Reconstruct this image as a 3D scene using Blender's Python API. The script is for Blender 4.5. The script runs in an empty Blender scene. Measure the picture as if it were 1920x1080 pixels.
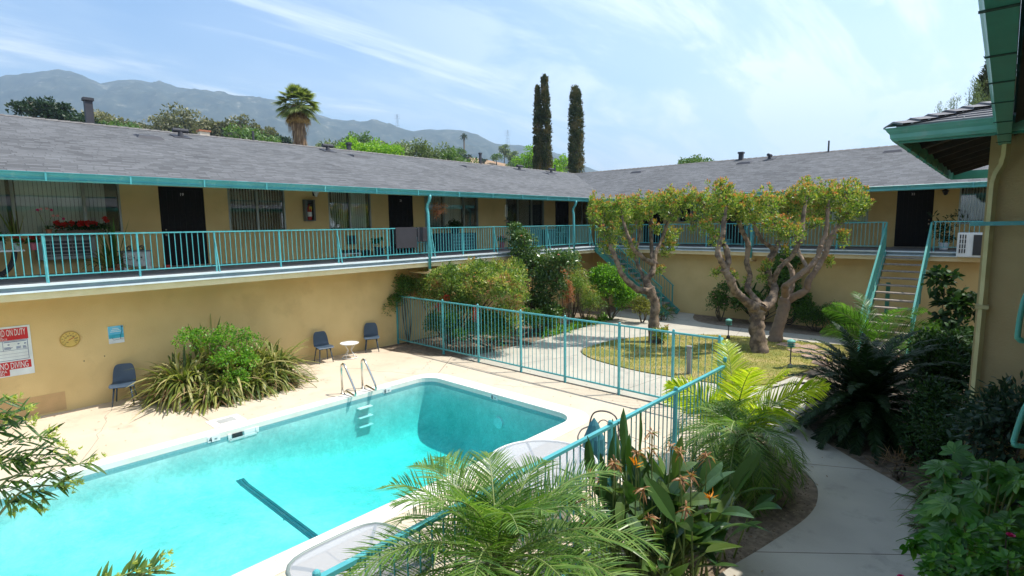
import bpy, bmesh, math, random
import numpy as np
from mathutils import Vector, Matrix
rad = math.radians
S = bpy.context.scene
COL = S.collection

# ------------------------------------------------------------ camera
cam = bpy.data.cameras.new('camera'); camo = bpy.data.objects.new('camera', cam); COL.objects.link(camo)
PI_, YA, RO = rad(6.733), rad(42.247), rad(-.711)
_F = Vector((-math.sin(YA)*math.cos(PI_), math.cos(YA)*math.cos(PI_), -math.sin(PI_)))
_R0 = Vector((math.cos(YA), math.sin(YA), 0)); _U0 = _R0.cross(_F)
_R = _R0*math.cos(RO)+_U0*math.sin(RO); _U = _R.cross(_F)
camo.matrix_world = Matrix(((_R.x, _U.x, -_F.x, 0), (_R.y, _U.y, -_F.y, 0), (_R.z, _U.z, -_F.z, 3.9), (0, 0, 0, 1)))
cam.lens = 36*1014.9/1920; cam.sensor_width = 36; cam.clip_start = .05; cam.clip_end = 20000
S.camera = camo
S.view_settings.view_transform = 'Standard'; S.view_settings.look = 'None'
S.view_settings.exposure = 0.66; S.view_settings.gamma = 1
S.cycles.max_bounces = 8; S.cycles.transparent_max_bounces = 12; S.cycles.volume_bounces = 0
S.cycles.use_denoising = True

# ------------------------------------------------------------ world + sun
SUN = Vector((.35, .41, 1.0)).normalized()
elev = math.asin(SUN.z); azim = math.atan2(SUN.x, SUN.y)
W = bpy.data.worlds.new('World'); S.world = W; W.use_nodes = True
nt = W.node_tree; nt.nodes.clear()
def wn(t, **k):
    n = nt.nodes.new(t)
    for a, b in k.items(): setattr(n, a, b)
    return n
out = wn('ShaderNodeOutputWorld'); bgd = wn('ShaderNodeBackground'); sky = wn('ShaderNodeTexSky')
sky.sky_type = 'NISHITA'; sky.sun_disc = False; sky.sun_elevation = elev; sky.sun_rotation = azim
sky.air_density = 1.0; sky.dust_density = 1.6; sky.ozone_density = 1.6; sky.altitude = 300
bgd.inputs[1].default_value = .15
tc = wn('ShaderNodeTexCoord'); sep = wn('ShaderNodeSeparateXYZ'); nt.links.new(tc.outputs['Generated'], sep.inputs[0])
def math_(op, a, b=None, c=None, clamp=False):
    n = wn('ShaderNodeMath', operation=op, use_clamp=clamp)
    for i, v in enumerate((a, b, c)):
        if v is None: continue
        if isinstance(v, (int, float)): n.inputs[i].default_value = v
        else: nt.links.new(v, n.inputs[i])
    return n.outputs[0]
zz = math_('ADD', math_('MAXIMUM', sep.outputs[2], 0.0), .14)
cx_ = math_('DIVIDE', sep.outputs[0], zz); cy_ = math_('DIVIDE', sep.outputs[1], zz)
cmb = wn('ShaderNodeCombineXYZ'); nt.links.new(cx_, cmb.inputs[0]); nt.links.new(cy_, cmb.inputs[1])
def cloud(rot, scl, nscale, det, rough, dist, lo, hi, off=(0, 0, 0)):
    mp = wn('ShaderNodeMapping'); mp.inputs['Rotation'].default_value = (0, 0, rad(rot)); mp.inputs['Scale'].default_value = scl
    mp.inputs['Location'].default_value = off
    nt.links.new(cmb.outputs[0], mp.inputs[0])
    nz = wn('ShaderNodeTexNoise'); nz.inputs['Scale'].default_value = nscale; nz.inputs['Detail'].default_value = det
    nz.inputs['Roughness'].default_value = rough; nz.inputs['Distortion'].default_value = dist
    nt.links.new(mp.outputs[0], nz.inputs[0])
    mr = wn('ShaderNodeMapRange', interpolation_type='SMOOTHSTEP'); mr.inputs[1].default_value = lo; mr.inputs[2].default_value = hi
    nt.links.new(nz.outputs[0], mr.inputs[0]); return mr.outputs[0]
# thin cirrus streaks, small puffs toward the right, and a milky veil
c1 = cloud(8, (1.9, .42, 1), 1.1, 7, .62, .7, .46, .68, (3.1, 1.7, 0))
c2 = cloud(75, (1.0, .45, 1), 1.9, 8, .6, .5, .48, .66, (7.7, 2.2, 0))
c3 = cloud(20, (1, 1, 1), .5, 3, .5, .3, .35, .75, (1.3, 5.0, 0))
# the veil thickens round toward the sun's side of the sky
dirr = math_('ADD', math_('MULTIPLY', sep.outputs[0], .80), math_('MULTIPLY', sep.outputs[1], .60))
side = wn('ShaderNodeMapRange', interpolation_type='SMOOTHSTEP'); side.inputs[1].default_value = -.55; side.inputs[2].default_value = .75
nt.links.new(dirr, side.inputs[0]); side = side.outputs[0]
m = math_('MAXIMUM', math_('MULTIPLY', c1, .8), math_('MULTIPLY', math_('MULTIPLY', c2, .95), math_('ADD', side, .12)))
m = math_('ADD', m, math_('MULTIPLY', c3, .26))
hor = wn('ShaderNodeMapRange', interpolation_type='SMOOTHSTEP'); hor.inputs[1].default_value = .42; hor.inputs[2].default_value = 0.0
nt.links.new(sep.outputs[2], hor.inputs[0])
m = math_('ADD', m, math_('MULTIPLY', math_('MULTIPLY', hor.outputs[0], math_('ADD', side, .15)), .5))
m = math_('ADD', m, math_('MULTIPLY', side, .16), clamp=True)
mix = wn('ShaderNodeMix', data_type='RGBA'); nt.links.new(m, mix.inputs[0])
boost = wn('ShaderNodeMix', data_type='RGBA', blend_type='MULTIPLY'); boost.inputs[0].default_value = 1
nt.links.new(sky.outputs[0], boost.inputs[6]); boost.inputs[7].default_value = (.74, .93, 1.04, 1)
nt.links.new(boost.outputs[2], mix.inputs[6]); mix.inputs[7].default_value = (5.6, 6.1, 6.6, 1)
nt.links.new(mix.outputs[2], bgd.inputs[0]); nt.links.new(bgd.outputs[0], out.inputs[0])
sl = bpy.data.lights.new('sun', 'SUN'); sl.energy = 4.7; sl.angle = rad(.53); sl.color = (1, .955, .88)
so = bpy.data.objects.new('sun', sl); COL.objects.link(so); so.rotation_euler = SUN.to_track_quat('Z', 'Y').to_euler(); so.location = (20, 20, 60)

# ------------------------------------------------------------ helpers
class MB:
    """collects vertices and faces; build() links them as one mesh object"""
    def __init__(s): s.v = []; s.f = []; s.n = 0; s.uv = {}
    def add(s, vs, fs, uvs=None):
        vs = np.asarray(vs, float).reshape(-1, 3); s.v.append(vs)
        b = s.n; k0 = sum(len(x) for x in s.f)
        s.f.append([tuple(i+b for i in f) for f in fs]); s.n += len(vs)
        if uvs is not None:
            for i, u in enumerate(uvs): s.uv[k0+i] = u
        return s
    def addq(s, vs, fs):
        vs = np.asarray(vs, float).reshape(-1, 3); s.v.append(vs); s.f.append(np.asarray(fs)+s.n); s.n += len(vs); return s
    def box(s, x0, x1, y0, y1, z0, z1):
        v = [(x, y, z) for z in (z0, z1) for y in (y0, y1) for x in (x0, x1)]
        return s.add(v, [(0, 2, 3, 1), (4, 5, 7, 6), (0, 1, 5, 4), (2, 6, 7, 3), (0, 4, 6, 2), (1, 3, 7, 5)])
    def obox(s, c, ax, ay, az):
        c, ax, ay, az = (np.array(q, float) for q in (c, ax, ay, az))
        v = [c+i*ax+j*ay+k*az for k in (-1, 1) for j in (-1, 1) for i in (-1, 1)]
        return s.add(v, [(0, 2, 3, 1), (4, 5, 7, 6), (0, 1, 5, 4), (2, 6, 7, 3), (0, 4, 6, 2), (1, 3, 7, 5)])
    def bar(s, p0, p1, w, h, up=(0, 0, 1)):
        p0, p1, up = np.array(p0, float), np.array(p1, float), np.array(up, float)
        d = p1-p0; L = np.linalg.norm(d); d /= L
        r = np.cross(d, up); r = r/np.linalg.norm(r) if np.linalg.norm(r) > 1e-6 else np.array((1., 0, 0))
        u = np.cross(r, d)
        return s.obox((p0+p1)/2, d*L/2, r*w/2, u*h/2)
    def tube(s, pts, rs, n=8, cap=True):
        pts = np.array(pts, float)
        if np.isscalar(rs): rs = [rs]*len(pts)
        t = np.gradient(pts, axis=0) if len(pts) > 2 else np.repeat([pts[1]-pts[0]], 2, 0)
        t /= np.linalg.norm(t, axis=1)[:, None]+1e-9
        up = np.array((0, 0, 1.)) if abs(t[0][2]) < .9 else np.array((1., 0, 0))
        r = np.cross(t[0], up); r /= np.linalg.norm(r); vs = []
        an = np.arange(n)*2*np.pi/n
        for i, p in enumerate(pts):
            r = r-t[i]*np.dot(r, t[i]); r /= np.linalg.norm(r); b = np.cross(t[i], r)
            vs.append(p+rs[i]*(np.cos(an)[:, None]*r+np.sin(an)[:, None]*b))
        vs = np.concatenate(vs); fs = []
        for i in range(len(pts)-1):
            for j in range(n):
                k = (j+1) % n; fs.append((i*n+j, i*n+k, (i+1)*n+k, (i+1)*n+j))
        if cap: fs.append(tuple(range(n))[::-1]); fs.append(tuple((len(pts)-1)*n+j for j in range(n)))
        return s.add(vs, fs)
    def lathe(s, c, prof, n=16, cap=True):
        c = np.array(c, float); an = np.arange(n)*2*np.pi/n
        vs = np.concatenate([c+np.c_[r*np.cos(an), r*np.sin(an), np.full(n, z)] for r, z in prof]); fs = []
        for i in range(len(prof)-1):
            for j in range(n):
                k = (j+1) % n; fs.append((i*n+j, i*n+k, (i+1)*n+k, (i+1)*n+j))
        if cap: fs.append(tuple(range(n))[::-1]); fs.append(tuple((len(prof)-1)*n+j for j in range(n)))
        return s.add(vs, fs)
    def prism(s, poly, z0, z1):
        n = len(poly); v = [(x, y, z0) for x, y in poly]+[(x, y, z1) for x, y in poly]
        return s.add(v, [tuple(range(n))[::-1], tuple(range(n, 2*n))]+[(i, (i+1) % n, n+(i+1) % n, n+i) for i in range(n)])
    def quad(s, a, b, c, d, uv=None): return s.add([a, b, c, d], [(0, 1, 2, 3)], [uv] if uv else None)
    def ball(s, c, r, n=8, sq=1.0):
        return s.lathe(c, [(max(r*math.sin(math.pi*i/n), 1e-4), -r*sq*math.cos(math.pi*i/n)) for i in range(n+1)], max(8, n+2), False)
    def build(s, name, m, parent=None, smooth=False, bevel=0, loc=None, label=None):
        me = bpy.data.meshes.new(name)
        V = np.concatenate(s.v)
        if parent is not None:
            q = parent; off = Vector((0, 0, 0))
            while q is not None: off += q.location; q = q.parent
            off = np.array(off)
        elif loc is not None: off = np.array(loc, float)
        else: off = np.array([(V[:, 0].min()+V[:, 0].max())/2, (V[:, 1].min()+V[:, 1].max())/2, V[:, 2].min()])
        V = V-off
        idx = []; tot = []
        for F in s.f:
            if isinstance(F, np.ndarray): idx.append(F.ravel()); tot.append(np.full(len(F), F.shape[1]))
            else:
                idx.append(np.array([i for f in F for i in f], int)); tot.append(np.array([len(f) for f in F], int))
        idx = np.concatenate(idx); tot = np.concatenate(tot)
        me.vertices.add(len(V)); me.vertices.foreach_set('co', V.astype(np.float32).ravel())
        me.loops.add(len(idx)); me.loops.foreach_set('vertex_index', idx.astype(np.int32))
        me.polygons.add(len(tot)); me.polygons.foreach_set('loop_start', np.concatenate([[0], np.cumsum(tot)[:-1]]).astype(np.int32))
        me.polygons.foreach_set('loop_total', tot.astype(np.int32))
        me.polygons.foreach_set('use_smooth', np.full(len(tot), bool(smooth)))
        if s.uv:
            uvl = me.uv_layers.new(name='UVMap'); st = np.concatenate([[0], np.cumsum(tot)[:-1]])
            for k, u in s.uv.items():
                for j, q in enumerate(u): uvl.data[int(st[k])+j].uv = q
        me.update(calc_edges=True); me.validate(clean_customdata=False)
        me.materials.append(m)
        o = bpy.data.objects.new(name, me); COL.objects.link(o)
        if parent is not None: o.parent = parent
        else: o.location = off
        if bevel:
            b = o.modifiers.new('bevel', 'BEVEL'); b.width = bevel; b.segments = 2; b.limit_method = 'ANGLE'
        if label: o['label'] = label
        return o

def tag(o, label=None, cat=None, group=None, kind=None):
    for k, v in (('label', label), ('category', cat), ('group', group), ('kind', kind)):
        if v: o[k] = v
    return o
def thing(name, loc, label, cat, group=None, rz=0):
    o = bpy.data.objects.new(name, None); COL.objects.link(o); o.location = loc; o.rotation_euler = (0, 0, rz)
    o.empty_display_size = .2; return tag(o, label, cat, group)
def copy_tree(o, parent=None):
    c = o.copy(); COL.objects.link(c); c.parent = parent
    for ch in list(o.children): copy_tree(ch, c)
    return c
def struct(o): return tag(o, kind='structure')
def rmat(o, loc, rz): o.location = loc; o.rotation_euler = (0, 0, rz); return o

# ------------------------------------------------------------ materials
def newmat(name):
    m = bpy.data.materials.new(name); m.use_nodes = True; m.node_tree.nodes.clear(); return m, m.node_tree
def N(t, ty, **k):
    n = t.nodes.new(ty)
    for a, b in k.items(): setattr(n, a, b)
    return n
def c4(c): return (c[0], c[1], c[2], 1)
def mat(name, c1, c2=None, rough=.7, scale=4, detail=6, spec=.5, metal=0, bump=0, bscale=60, c3=None, scale3=.6, lo=.35, hi=.65, coat=0, stretch=None):
    m, t = newmat(name); o = N(t, 'ShaderNodeOutputMaterial'); p = N(t, 'ShaderNodeBsdfPrincipled'); t.links.new(p.outputs[0], o.inputs[0])
    p.inputs['Roughness'].default_value = rough; p.inputs['Metallic'].default_value = metal
    p.inputs['Specular IOR Level'].default_value = spec; p.inputs['Coat Weight'].default_value = coat
    if c2 is None: c2 = tuple(x*.86 for x in c1)
    tcn = N(t, 'ShaderNodeTexCoord'); src = tcn.outputs['Object']
    if stretch:
        mp = N(t, 'ShaderNodeMapping'); mp.inputs['Scale'].default_value = stretch; t.links.new(src, mp.inputs[0]); src = mp.outputs[0]
    nz = N(t, 'ShaderNodeTexNoise'); nz.inputs['Scale'].default_value = scale; nz.inputs['Detail'].default_value = detail; t.links.new(src, nz.inputs[0])
    r = N(t, 'ShaderNodeMapRange'); r.inputs[1].default_value = lo; r.inputs[2].default_value = hi; t.links.new(nz.outputs[0], r.inputs[0])
    mx = N(t, 'ShaderNodeMix', data_type='RGBA'); mx.inputs[6].default_value = c4(c1); mx.inputs[7].default_value = c4(c2)
    t.links.new(r.outputs[0], mx.inputs[0]); col = mx.outputs[2]
    if c3:
        nz3 = N(t, 'ShaderNodeTexNoise'); nz3.inputs['Scale'].default_value = scale3; nz3.inputs['Detail'].default_value = 8; nz3.inputs['Roughness'].default_value = .65; t.links.new(src, nz3.inputs[0])
        r3 = N(t, 'ShaderNodeMapRange'); r3.inputs[1].default_value = .55; r3.inputs[2].default_value = .75; t.links.new(nz3.outputs[0], r3.inputs[0])
        m3 = N(t, 'ShaderNodeMix', data_type='RGBA'); m3.inputs[7].default_value = c4(c3); t.links.new(col, m3.inputs[6]); t.links.new(r3.outputs[0], m3.inputs[0]); col = m3.outputs[2]
    t.links.new(col, p.inputs['Base Color'])
    if bump:
        nb = N(t, 'ShaderNodeTexNoise'); nb.inputs['Scale'].default_value = bscale; nb.inputs['Detail'].default_value = 5; t.links.new(src, nb.inputs[0])
        b = N(t, 'ShaderNodeBump'); b.inputs['Strength'].default_value = bump; b.inputs['Distance'].default_value = .01
        t.links.new(nb.outputs[0], b.inputs['Height']); t.links.new(b.outputs[0], p.inputs['Normal'])
    return m
def leafmat(name, cols, trans=.35, rough=.45, spec=.4, tr_gain=1.6, nscale=None):
    """leaf colours picked per leaf; light also passes through the blade"""
    m, t = newmat(name); o = N(t, 'ShaderNodeOutputMaterial'); p = N(t, 'ShaderNodeBsdfPrincipled'); tr = N(t, 'ShaderNodeBsdfTranslucent'); mx = N(t, 'ShaderNodeMixShader')
    g = N(t, 'ShaderNodeNewGeometry'); cr = N(t, 'ShaderNodeValToRGB'); cr.color_ramp.interpolation = 'LINEAR'
    e = cr.color_ramp.elements; e[0].position = 0; e[0].color = c4(cols[0][1]); e[1].position = 1; e[1].color = c4(cols[-1][1])
    for pos, c in cols[1:-1]: q = e.new(pos); q.color = c4(c)
    fac = g.outputs['Random Per Island']
    if nscale:
        tcn = N(t, 'ShaderNodeTexCoord'); nz = N(t, 'ShaderNodeTexNoise'); nz.inputs['Scale'].default_value = nscale; t.links.new(tcn.outputs['Object'], nz.inputs[0])
        a = N(t, 'ShaderNodeMath', operation='MULTIPLY_ADD'); t.links.new(nz.outputs[0], a.inputs[0]); a.inputs[1].default_value = 2.4; a.inputs[2].default_value = -.95
        b = N(t, 'ShaderNodeMath', operation='MULTIPLY_ADD', use_clamp=True); t.links.new(fac, b.inputs[0]); b.inputs[1].default_value = .55; t.links.new(a.outputs[0], b.inputs[2]); fac = b.outputs[0]
    t.links.new(fac, cr.inputs[0]); t.links.new(cr.outputs[0], p.inputs['Base Color'])
    gn = N(t, 'ShaderNodeMix', data_type='RGBA', blend_type='MULTIPLY'); gn.inputs[0].default_value = 1; t.links.new(cr.outputs[0], gn.inputs[6]); gn.inputs[7].default_value = (tr_gain*1.1, tr_gain*1.15, tr_gain*.5, 1)
    t.links.new(gn.outputs[2], tr.inputs[0])
    p.inputs['Roughness'].default_value = rough; p.inputs['Specular IOR Level'].default_value = spec
    mx.inputs[0].default_value = trans; t.links.new(p.outputs[0], mx.inputs[1]); t.links.new(tr.outputs[0], mx.inputs[2]); t.links.new(mx.outputs[0], o.inputs[0])
    return m
def shinglemat(name):
    """laminated shingles: staggered courses, tabs of random tone, a shadow line along each butt edge"""
    m, t = newmat(name); o = N(t, 'ShaderNodeOutputMaterial'); p = N(t, 'ShaderNodeBsdfPrincipled'); t.links.new(p.outputs[0], o.inputs[0])
    uv = N(t, 'ShaderNodeUVMap'); uv.uv_map = 'UVMap'; sp = N(t, 'ShaderNodeSeparateXYZ'); t.links.new(uv.outputs[0], sp.inputs[0])
    def M(op, a, b=None, c=None):
        n = N(t, 'ShaderNodeMath', operation=op)
        for i, v in enumerate((a, b, c)):
            if v is None: continue
            if isinstance(v, (int, float)): n.inputs[i].default_value = v
            else: t.links.new(v, n.inputs[i])
        return n.outputs[0]
    v = M('DIVIDE', sp.outputs[1], .142); row = M('FLOOR', v); fv = M('FRACT', v)
    wr = N(t, 'ShaderNodeTexWhiteNoise', noise_dimensions='1D'); t.links.new(row, wr.inputs['W'])
    u = M('ADD', M('DIVIDE', sp.outputs[0], .27), M('MULTIPLY', wr.outputs[0], 9.0)); cell = M('FLOOR', u); fu = M('FRACT', u)
    cb = N(t, 'ShaderNodeCombineXYZ'); t.links.new(cell, cb.inputs[0]); t.links.new(row, cb.inputs[1]); wc = N(t, 'ShaderNodeTexWhiteNoise', noise_dimensions='2D'); t.links.new(cb.outputs[0], wc.inputs[0])
    butt = M('LESS_THAN', fv, M('MULTIPLY_ADD', wc.outputs[0], .16, .04)); cut = M('MULTIPLY', M('LESS_THAN', fu, .035), M('GREATER_THAN', wc.outputs[0], .45))
    dark = M('MAXIMUM', butt, cut)
    nz = N(t, 'ShaderNodeTexNoise'); nz.inputs['Scale'].default_value = .5; nz.inputs['Detail'].default_value = 6; t.links.new(uv.outputs[0], nz.inputs[0])
    ns = N(t, 'ShaderNodeTexNoise'); ns.inputs['Scale'].default_value = 70; ns.inputs['Detail'].default_value = 2; t.links.new(uv.outputs[0], ns.inputs[0])
    val = M('ADD', M('MULTIPLY_ADD', wc.outputs[0], .065, .088), M('ADD', M('MULTIPLY_ADD', nz.outputs[0], .09, -.045), M('MULTIPLY_ADD', ns.outputs[0], .06, -.03)))
    val = M('MULTIPLY', val, M('MULTIPLY_ADD', dark, -.62, 1.0))
    mu = N(t, 'ShaderNodeVectorMath', operation='SCALE'); mu.inputs[0].default_value = (.98, .99, 1.03); t.links.new(val, mu.inputs['Scale'])
    t.links.new(mu.outputs[0], p.inputs['Base Color']); p.inputs['Roughness'].default_value = .9; p.inputs['Specular IOR Level'].default_value = .2
    b = N(t, 'ShaderNodeBump'); b.inputs['Strength'].default_value = .6; b.inputs['Distance'].default_value = .01; b.invert = True
    t.links.new(dark, b.inputs['Height']); t.links.new(b.outputs[0], p.inputs['Normal'])
    return m
def glassmat(name, tint=(.75, .85, .82), gloss=.16):
    m, t = newmat(name); o = N(t, 'ShaderNodeOutputMaterial'); a = N(t, 'ShaderNodeBsdfTransparent'); g = N(t, 'ShaderNodeBsdfGlossy'); mx = N(t, 'ShaderNodeMixShader')
    a.inputs[0].default_value = c4(tint); g.inputs['Roughness'].default_value = .03; lw = N(t, 'ShaderNodeLayerWeight'); lw.inputs[0].default_value = gloss*2
    mr = N(t, 'ShaderNodeMath', operation='MULTIPLY_ADD', use_clamp=True); t.links.new(lw.outputs['Fresnel'], mr.inputs[0]); mr.inputs[1].default_value = .8; mr.inputs[2].default_value = gloss*.4
    t.links.new(mr.outputs[0], mx.inputs[0]); t.links.new(a.outputs[0], mx.inputs[1]); t.links.new(g.outputs[0], mx.inputs[2]); t.links.new(mx.outputs[0], o.inputs[0]); return m

STUCCO = mat('tan_stucco', (.71, .525, .245), (.64, .465, .21), rough=.9, spec=.15, scale=1.2, bump=.5, bscale=45, c3=(.57, .41, .19), scale3=.9)
CREAM = mat('cream_paint', (.78, .62, .36), (.72, .56, .3), rough=.6, bump=.1)
TEAL = mat('teal_paint', (.09, .39, .41), (.07, .33, .35), rough=.38, spec=.5, scale=3, c3=(.22, .45, .42), scale3=9)
GTEAL = mat('green_teal_paint', (.05, .27, .21), (.045, .23, .18), rough=.4, scale=5)
STEAL = mat('stair_green_teal', (.07, .31, .27), (.055, .26, .23), rough=.4, c3=(.16, .36, .30), scale3=7)
WHITEP = mat('white_deck_coating', (.70, .76, .78), (.6, .67, .7), rough=.5, scale=2)
DECKG = mat('grey_deck', (.23, .245, .27), (.17, .18, .2), rough=.75, scale=3, bump=.2)
DARKD = mat('dark_door', (.008, .007, .008), (.013, .011, .01), rough=.6, scale=14, spec=.15)
BRONZE = mat('bronze_frame', (.10, .11, .10), rough=.4, metal=.4)
ALU = mat('aluminium_frame', (.30, .33, .31), rough=.35, metal=.6)
BLIND = mat('grey_blind', (.5, .54, .54), (.42, .46, .46), rough=.6)
PALEB = mat('pale_blind', (.82, .87, .86), (.76, .81, .8), rough=.6)
ROOM = mat('dark_room', (.03, .03, .03), rough=.9)
GLASS = glassmat('window_glass', (.92, .95, .93))
SHING = shinglemat('asphalt_shingles')
SHCAP = mat('ridge_shingle', (.17, .16, .15), (.11, .1, .1), rough=.9, scale=9, bump=.3)
BLACK = mat('black_metal', (.025, .025, .03), rough=.45)
DKGREY = mat('vent_metal', (.055, .055, .065), rough=.6, spec=.25)
WOODT = mat('weathered_tread', (.33, .28, .23), (.22, .18, .15), rough=.85, scale=12, bump=.3, bscale=40)
CHROME = mat('stainless_steel', (.62, .6, .55), rough=.18, metal=1)
CONC = mat('beige_concrete', (.60, .50, .38), (.54, .45, .335), rough=.85, spec=.2, scale=.9, bump=.15, bscale=70, c3=(.43, .35, .26), scale3=1.3)
PATHC = mat('grey_concrete', (.47, .435, .36), (.40, .37, .31), rough=.85, spec=.2, scale=1.1, bump=.2, bscale=80, c3=(.29, .27, .235), scale3=1.9)
COPE = mat('white_coping', (.76, .72, .65), (.70, .65, .58), rough=.7, scale=3, bump=.1, c3=(.7, .64, .55), scale3=1.5)
SOIL = mat('dark_soil', (.24, .18, .125), (.13, .095, .065), rough=.95, scale=9, bump=1, bscale=30, c3=(.34, .27, .19), scale3=14)
GROUND = mat('dry_ground', (.16, .15, .09), (.10, .11, .06), rough=.95, scale=.05)
WHITE = mat('white_plastic', (.75, .76, .75), rough=.45)
SLATE = mat('slate_blue_plastic', (.055, .085, .125), rough=.42, spec=.4)
CREAMD = mat('tan_downpipe', (.50, .44, .22), (.42, .36, .17), rough=.5)

def text_obj(s, size, origin, xdir, zdir, m, name='lettering', parent=None, align='LEFT', extr=.002, sx=1.0):
    cu = bpy.data.curves.new('t', 'FONT'); cu.body = s; cu.size = size; cu.align_x = align; cu.extrude = extr; cu.resolution_u = 3
    o = bpy.data.objects.new('t', cu); COL.objects.link(o); bpy.context.view_layer.update()
    me = bpy.data.meshes.new_from_object(o.evaluated_get(bpy.context.evaluated_depsgraph_get()))
    bpy.data.objects.remove(o); bpy.data.curves.remove(cu)
    x = Vector(xdir).normalized(); z = Vector(zdir).normalized(); y = x.cross(z)
    M = Matrix(((x.x*sx, z.x, y.x, origin[0]), (x.y*sx, z.y, y.y, origin[1]), (x.z*sx, z.z, y.z, origin[2]), (0, 0, 0, 1)))
    off = Vector((0, 0, 0)); q = parent
    while q is not None: off += q.location; q = q.parent
    me.transform(Matrix.Translation(-off) @ M)
    me.materials.clear(); me.materials.append(m)
    n = bpy.data.objects.new(name, me); COL.objects.link(n); n.parent = parent; return n
# ------------------------------------------------------------ ground, pool, paths
def fill(outer, holes, z, name, m, thick=.06, jitter=0):
    bm = bmesh.new(); es = []
    for lp in [outer]+holes:
        vs = [bm.verts.new((x, y, z)) for x, y in lp]
        es += [bm.edges.new((vs[i], vs[(i+1) % len(vs)])) for i in range(len(vs))]
    bmesh.ops.triangle_fill(bm, edges=es, use_beauty=True, use_dissolve=False)
    bmesh.ops.recalc_face_normals(bm, faces=bm.faces)
    for f in bm.faces:
        if f.normal.z < 0: f.normal_flip()
    if thick:
        r = bmesh.ops.extrude_face_region(bm, geom=list(bm.faces)); 
        for v in [g for g in r['geom'] if isinstance(g, bmesh.types.BMVert)]: v.co.z = z
        # the first copy becomes the underside
        top = set(g for g in r['geom'] if isinstance(g, bmesh.types.BMVert))
        for v in bm.verts:
            if v not in top: v.co.z = z-thick
        bmesh.ops.recalc_face_normals(bm, faces=bm.faces)
    me = bpy.data.meshes.new(name); bm.to_mesh(me); bm.free(); me.materials.append(m)
    o = bpy.data.objects.new(name, me); COL.objects.link(o); return o
def smooth_poly(pts, n=5, closed=True):
    out = []; L = len(pts)
    for i in range(L if closed else L-1):
        p = [np.array(pts[(i+k-1) % L] if closed else pts[min(max(i+k-1, 0), L-1)], float) for k in range(4)]
        for j in range(n):
            t = j/n
            q = .5*((2*p[1])+(-p[0]+p[2])*t+(2*p[0]-5*p[1]+4*p[2]-p[3])*t*t+(-p[0]+3*p[1]-3*p[2]+p[3])*t**3)
            out.append((float(q[0]), float(q[1])))
    if not closed: out.append(tuple(pts[-1]))
    return out
def rrect(x0, x1, y0, y1, r, n=8, seg=.5):
    pts = []
    for cx0, cy0, a0 in ((x1-r, y1-r, 0), (x0+r, y1-r, 90), (x0+r, y0+r, 180), (x1-r, y0+r, 270)):
        arc = [(cx0+r*math.cos(rad(a0+90*i/n)), cy0+r*math.sin(rad(a0+90*i/n))) for i in range(n+1)]
        pts.append(arc)
    out = []
    for k in range(4):
        out += pts[k]; a = pts[k][-1]; b = pts[(k+1) % 4][0]
        m_ = 14 if k % 2 else 8
        out += [(a[0]+(b[0]-a[0])*i/m_, a[1]+(b[1]-a[1])*i/m_) for i in range(1, m_)]
    return out

PX0, PX1, PY0, PY1 = -10.82, -6.17, -3.2, 8.66
hole = rrect(PX0-.12, PX1+.12, PY0-.12, PY1+.12, .5)
R_ = 7000
gr = fill([(-5150, -2150), (1450, -2150), (1450, 4950), (-5150, 4950)], [hole], -.06, 'ground', GROUND, 0); struct(gr)
court = [(-14.8, -8), (6, -8), (6, 22.2), (-14.8, 22.2)]
soil_hole = [(PX0-.3, PY0-.3), (PX1+.3, PY0-.3), (PX1+.3, PY1+.3), (PX0-.3, PY1+.3)]
struct(fill(court, [soil_hole], -.03, 'garden_soil', SOIL, 0))
# small stones and clods on the bare bed
rng = np.random.default_rng(5)
bedpoly = [(-2.5, 9.3), (-3.0, 10.2), (-3.05, 6), (-3.0, 3.5), (-2.3, 3.5), (-2.15, 5.6), (-1.9, 6.6), (-1.72, 8.0), (-1.95, 8.8)]
def inpoly(P_, poly):
    x, y = P_[:, 0], P_[:, 1]; c = np.zeros(len(x), bool); j = len(poly)-1
    for i in range(len(poly)):
        xi, yi = poly[i]; xj, yj = poly[j]
        k = ((yi > y) != (yj > y)) & (x < (xj-xi)*(y-yi)/(yj-yi+1e-12)+xi); c ^= k; j = i
    return c
mb = MB()
P_ = rng.uniform((-3.2, 3.5), (-1.5, 10.4), (2600, 2)); P_ = P_[inpoly(P_, bedpoly)]
for x, y in P_:
    r = rng.uniform(.006, .02); mb.add([(x-r, y, -.03), (x, y-r, -.03), (x+r, y, -.03), (x, y+r, -.03), (x+r*.2, y, -.03+r*.9)], [(0, 1, 4), (1, 2, 4), (2, 3, 4), (3, 0, 4)])
tag(mb.build('soil_clods', mat('clod', (.24, .18, .12), (.12, .09, .06), scale=30)), kind='stuff', label='loose clods and small stones on the bare soil bed')

DX = -3.05
deck = [(-14.8, -8), (DX, -8), (DX, 8.8), (-3.95, 10.45), (-12.0, 10.45), (-12.7, 10.0), (-14.0, 9.7), (-14.8, 9.75)]
cop_out = rrect(PX0-.30, PX1+.36, PY0-.4, PY1+.38, .62)
cop_in = rrect(PX0, PX1, PY0, PY1, .42)
struct(fill(deck, [cop_out], 0.0, 'pool_deck', CONC, .05))
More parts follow.
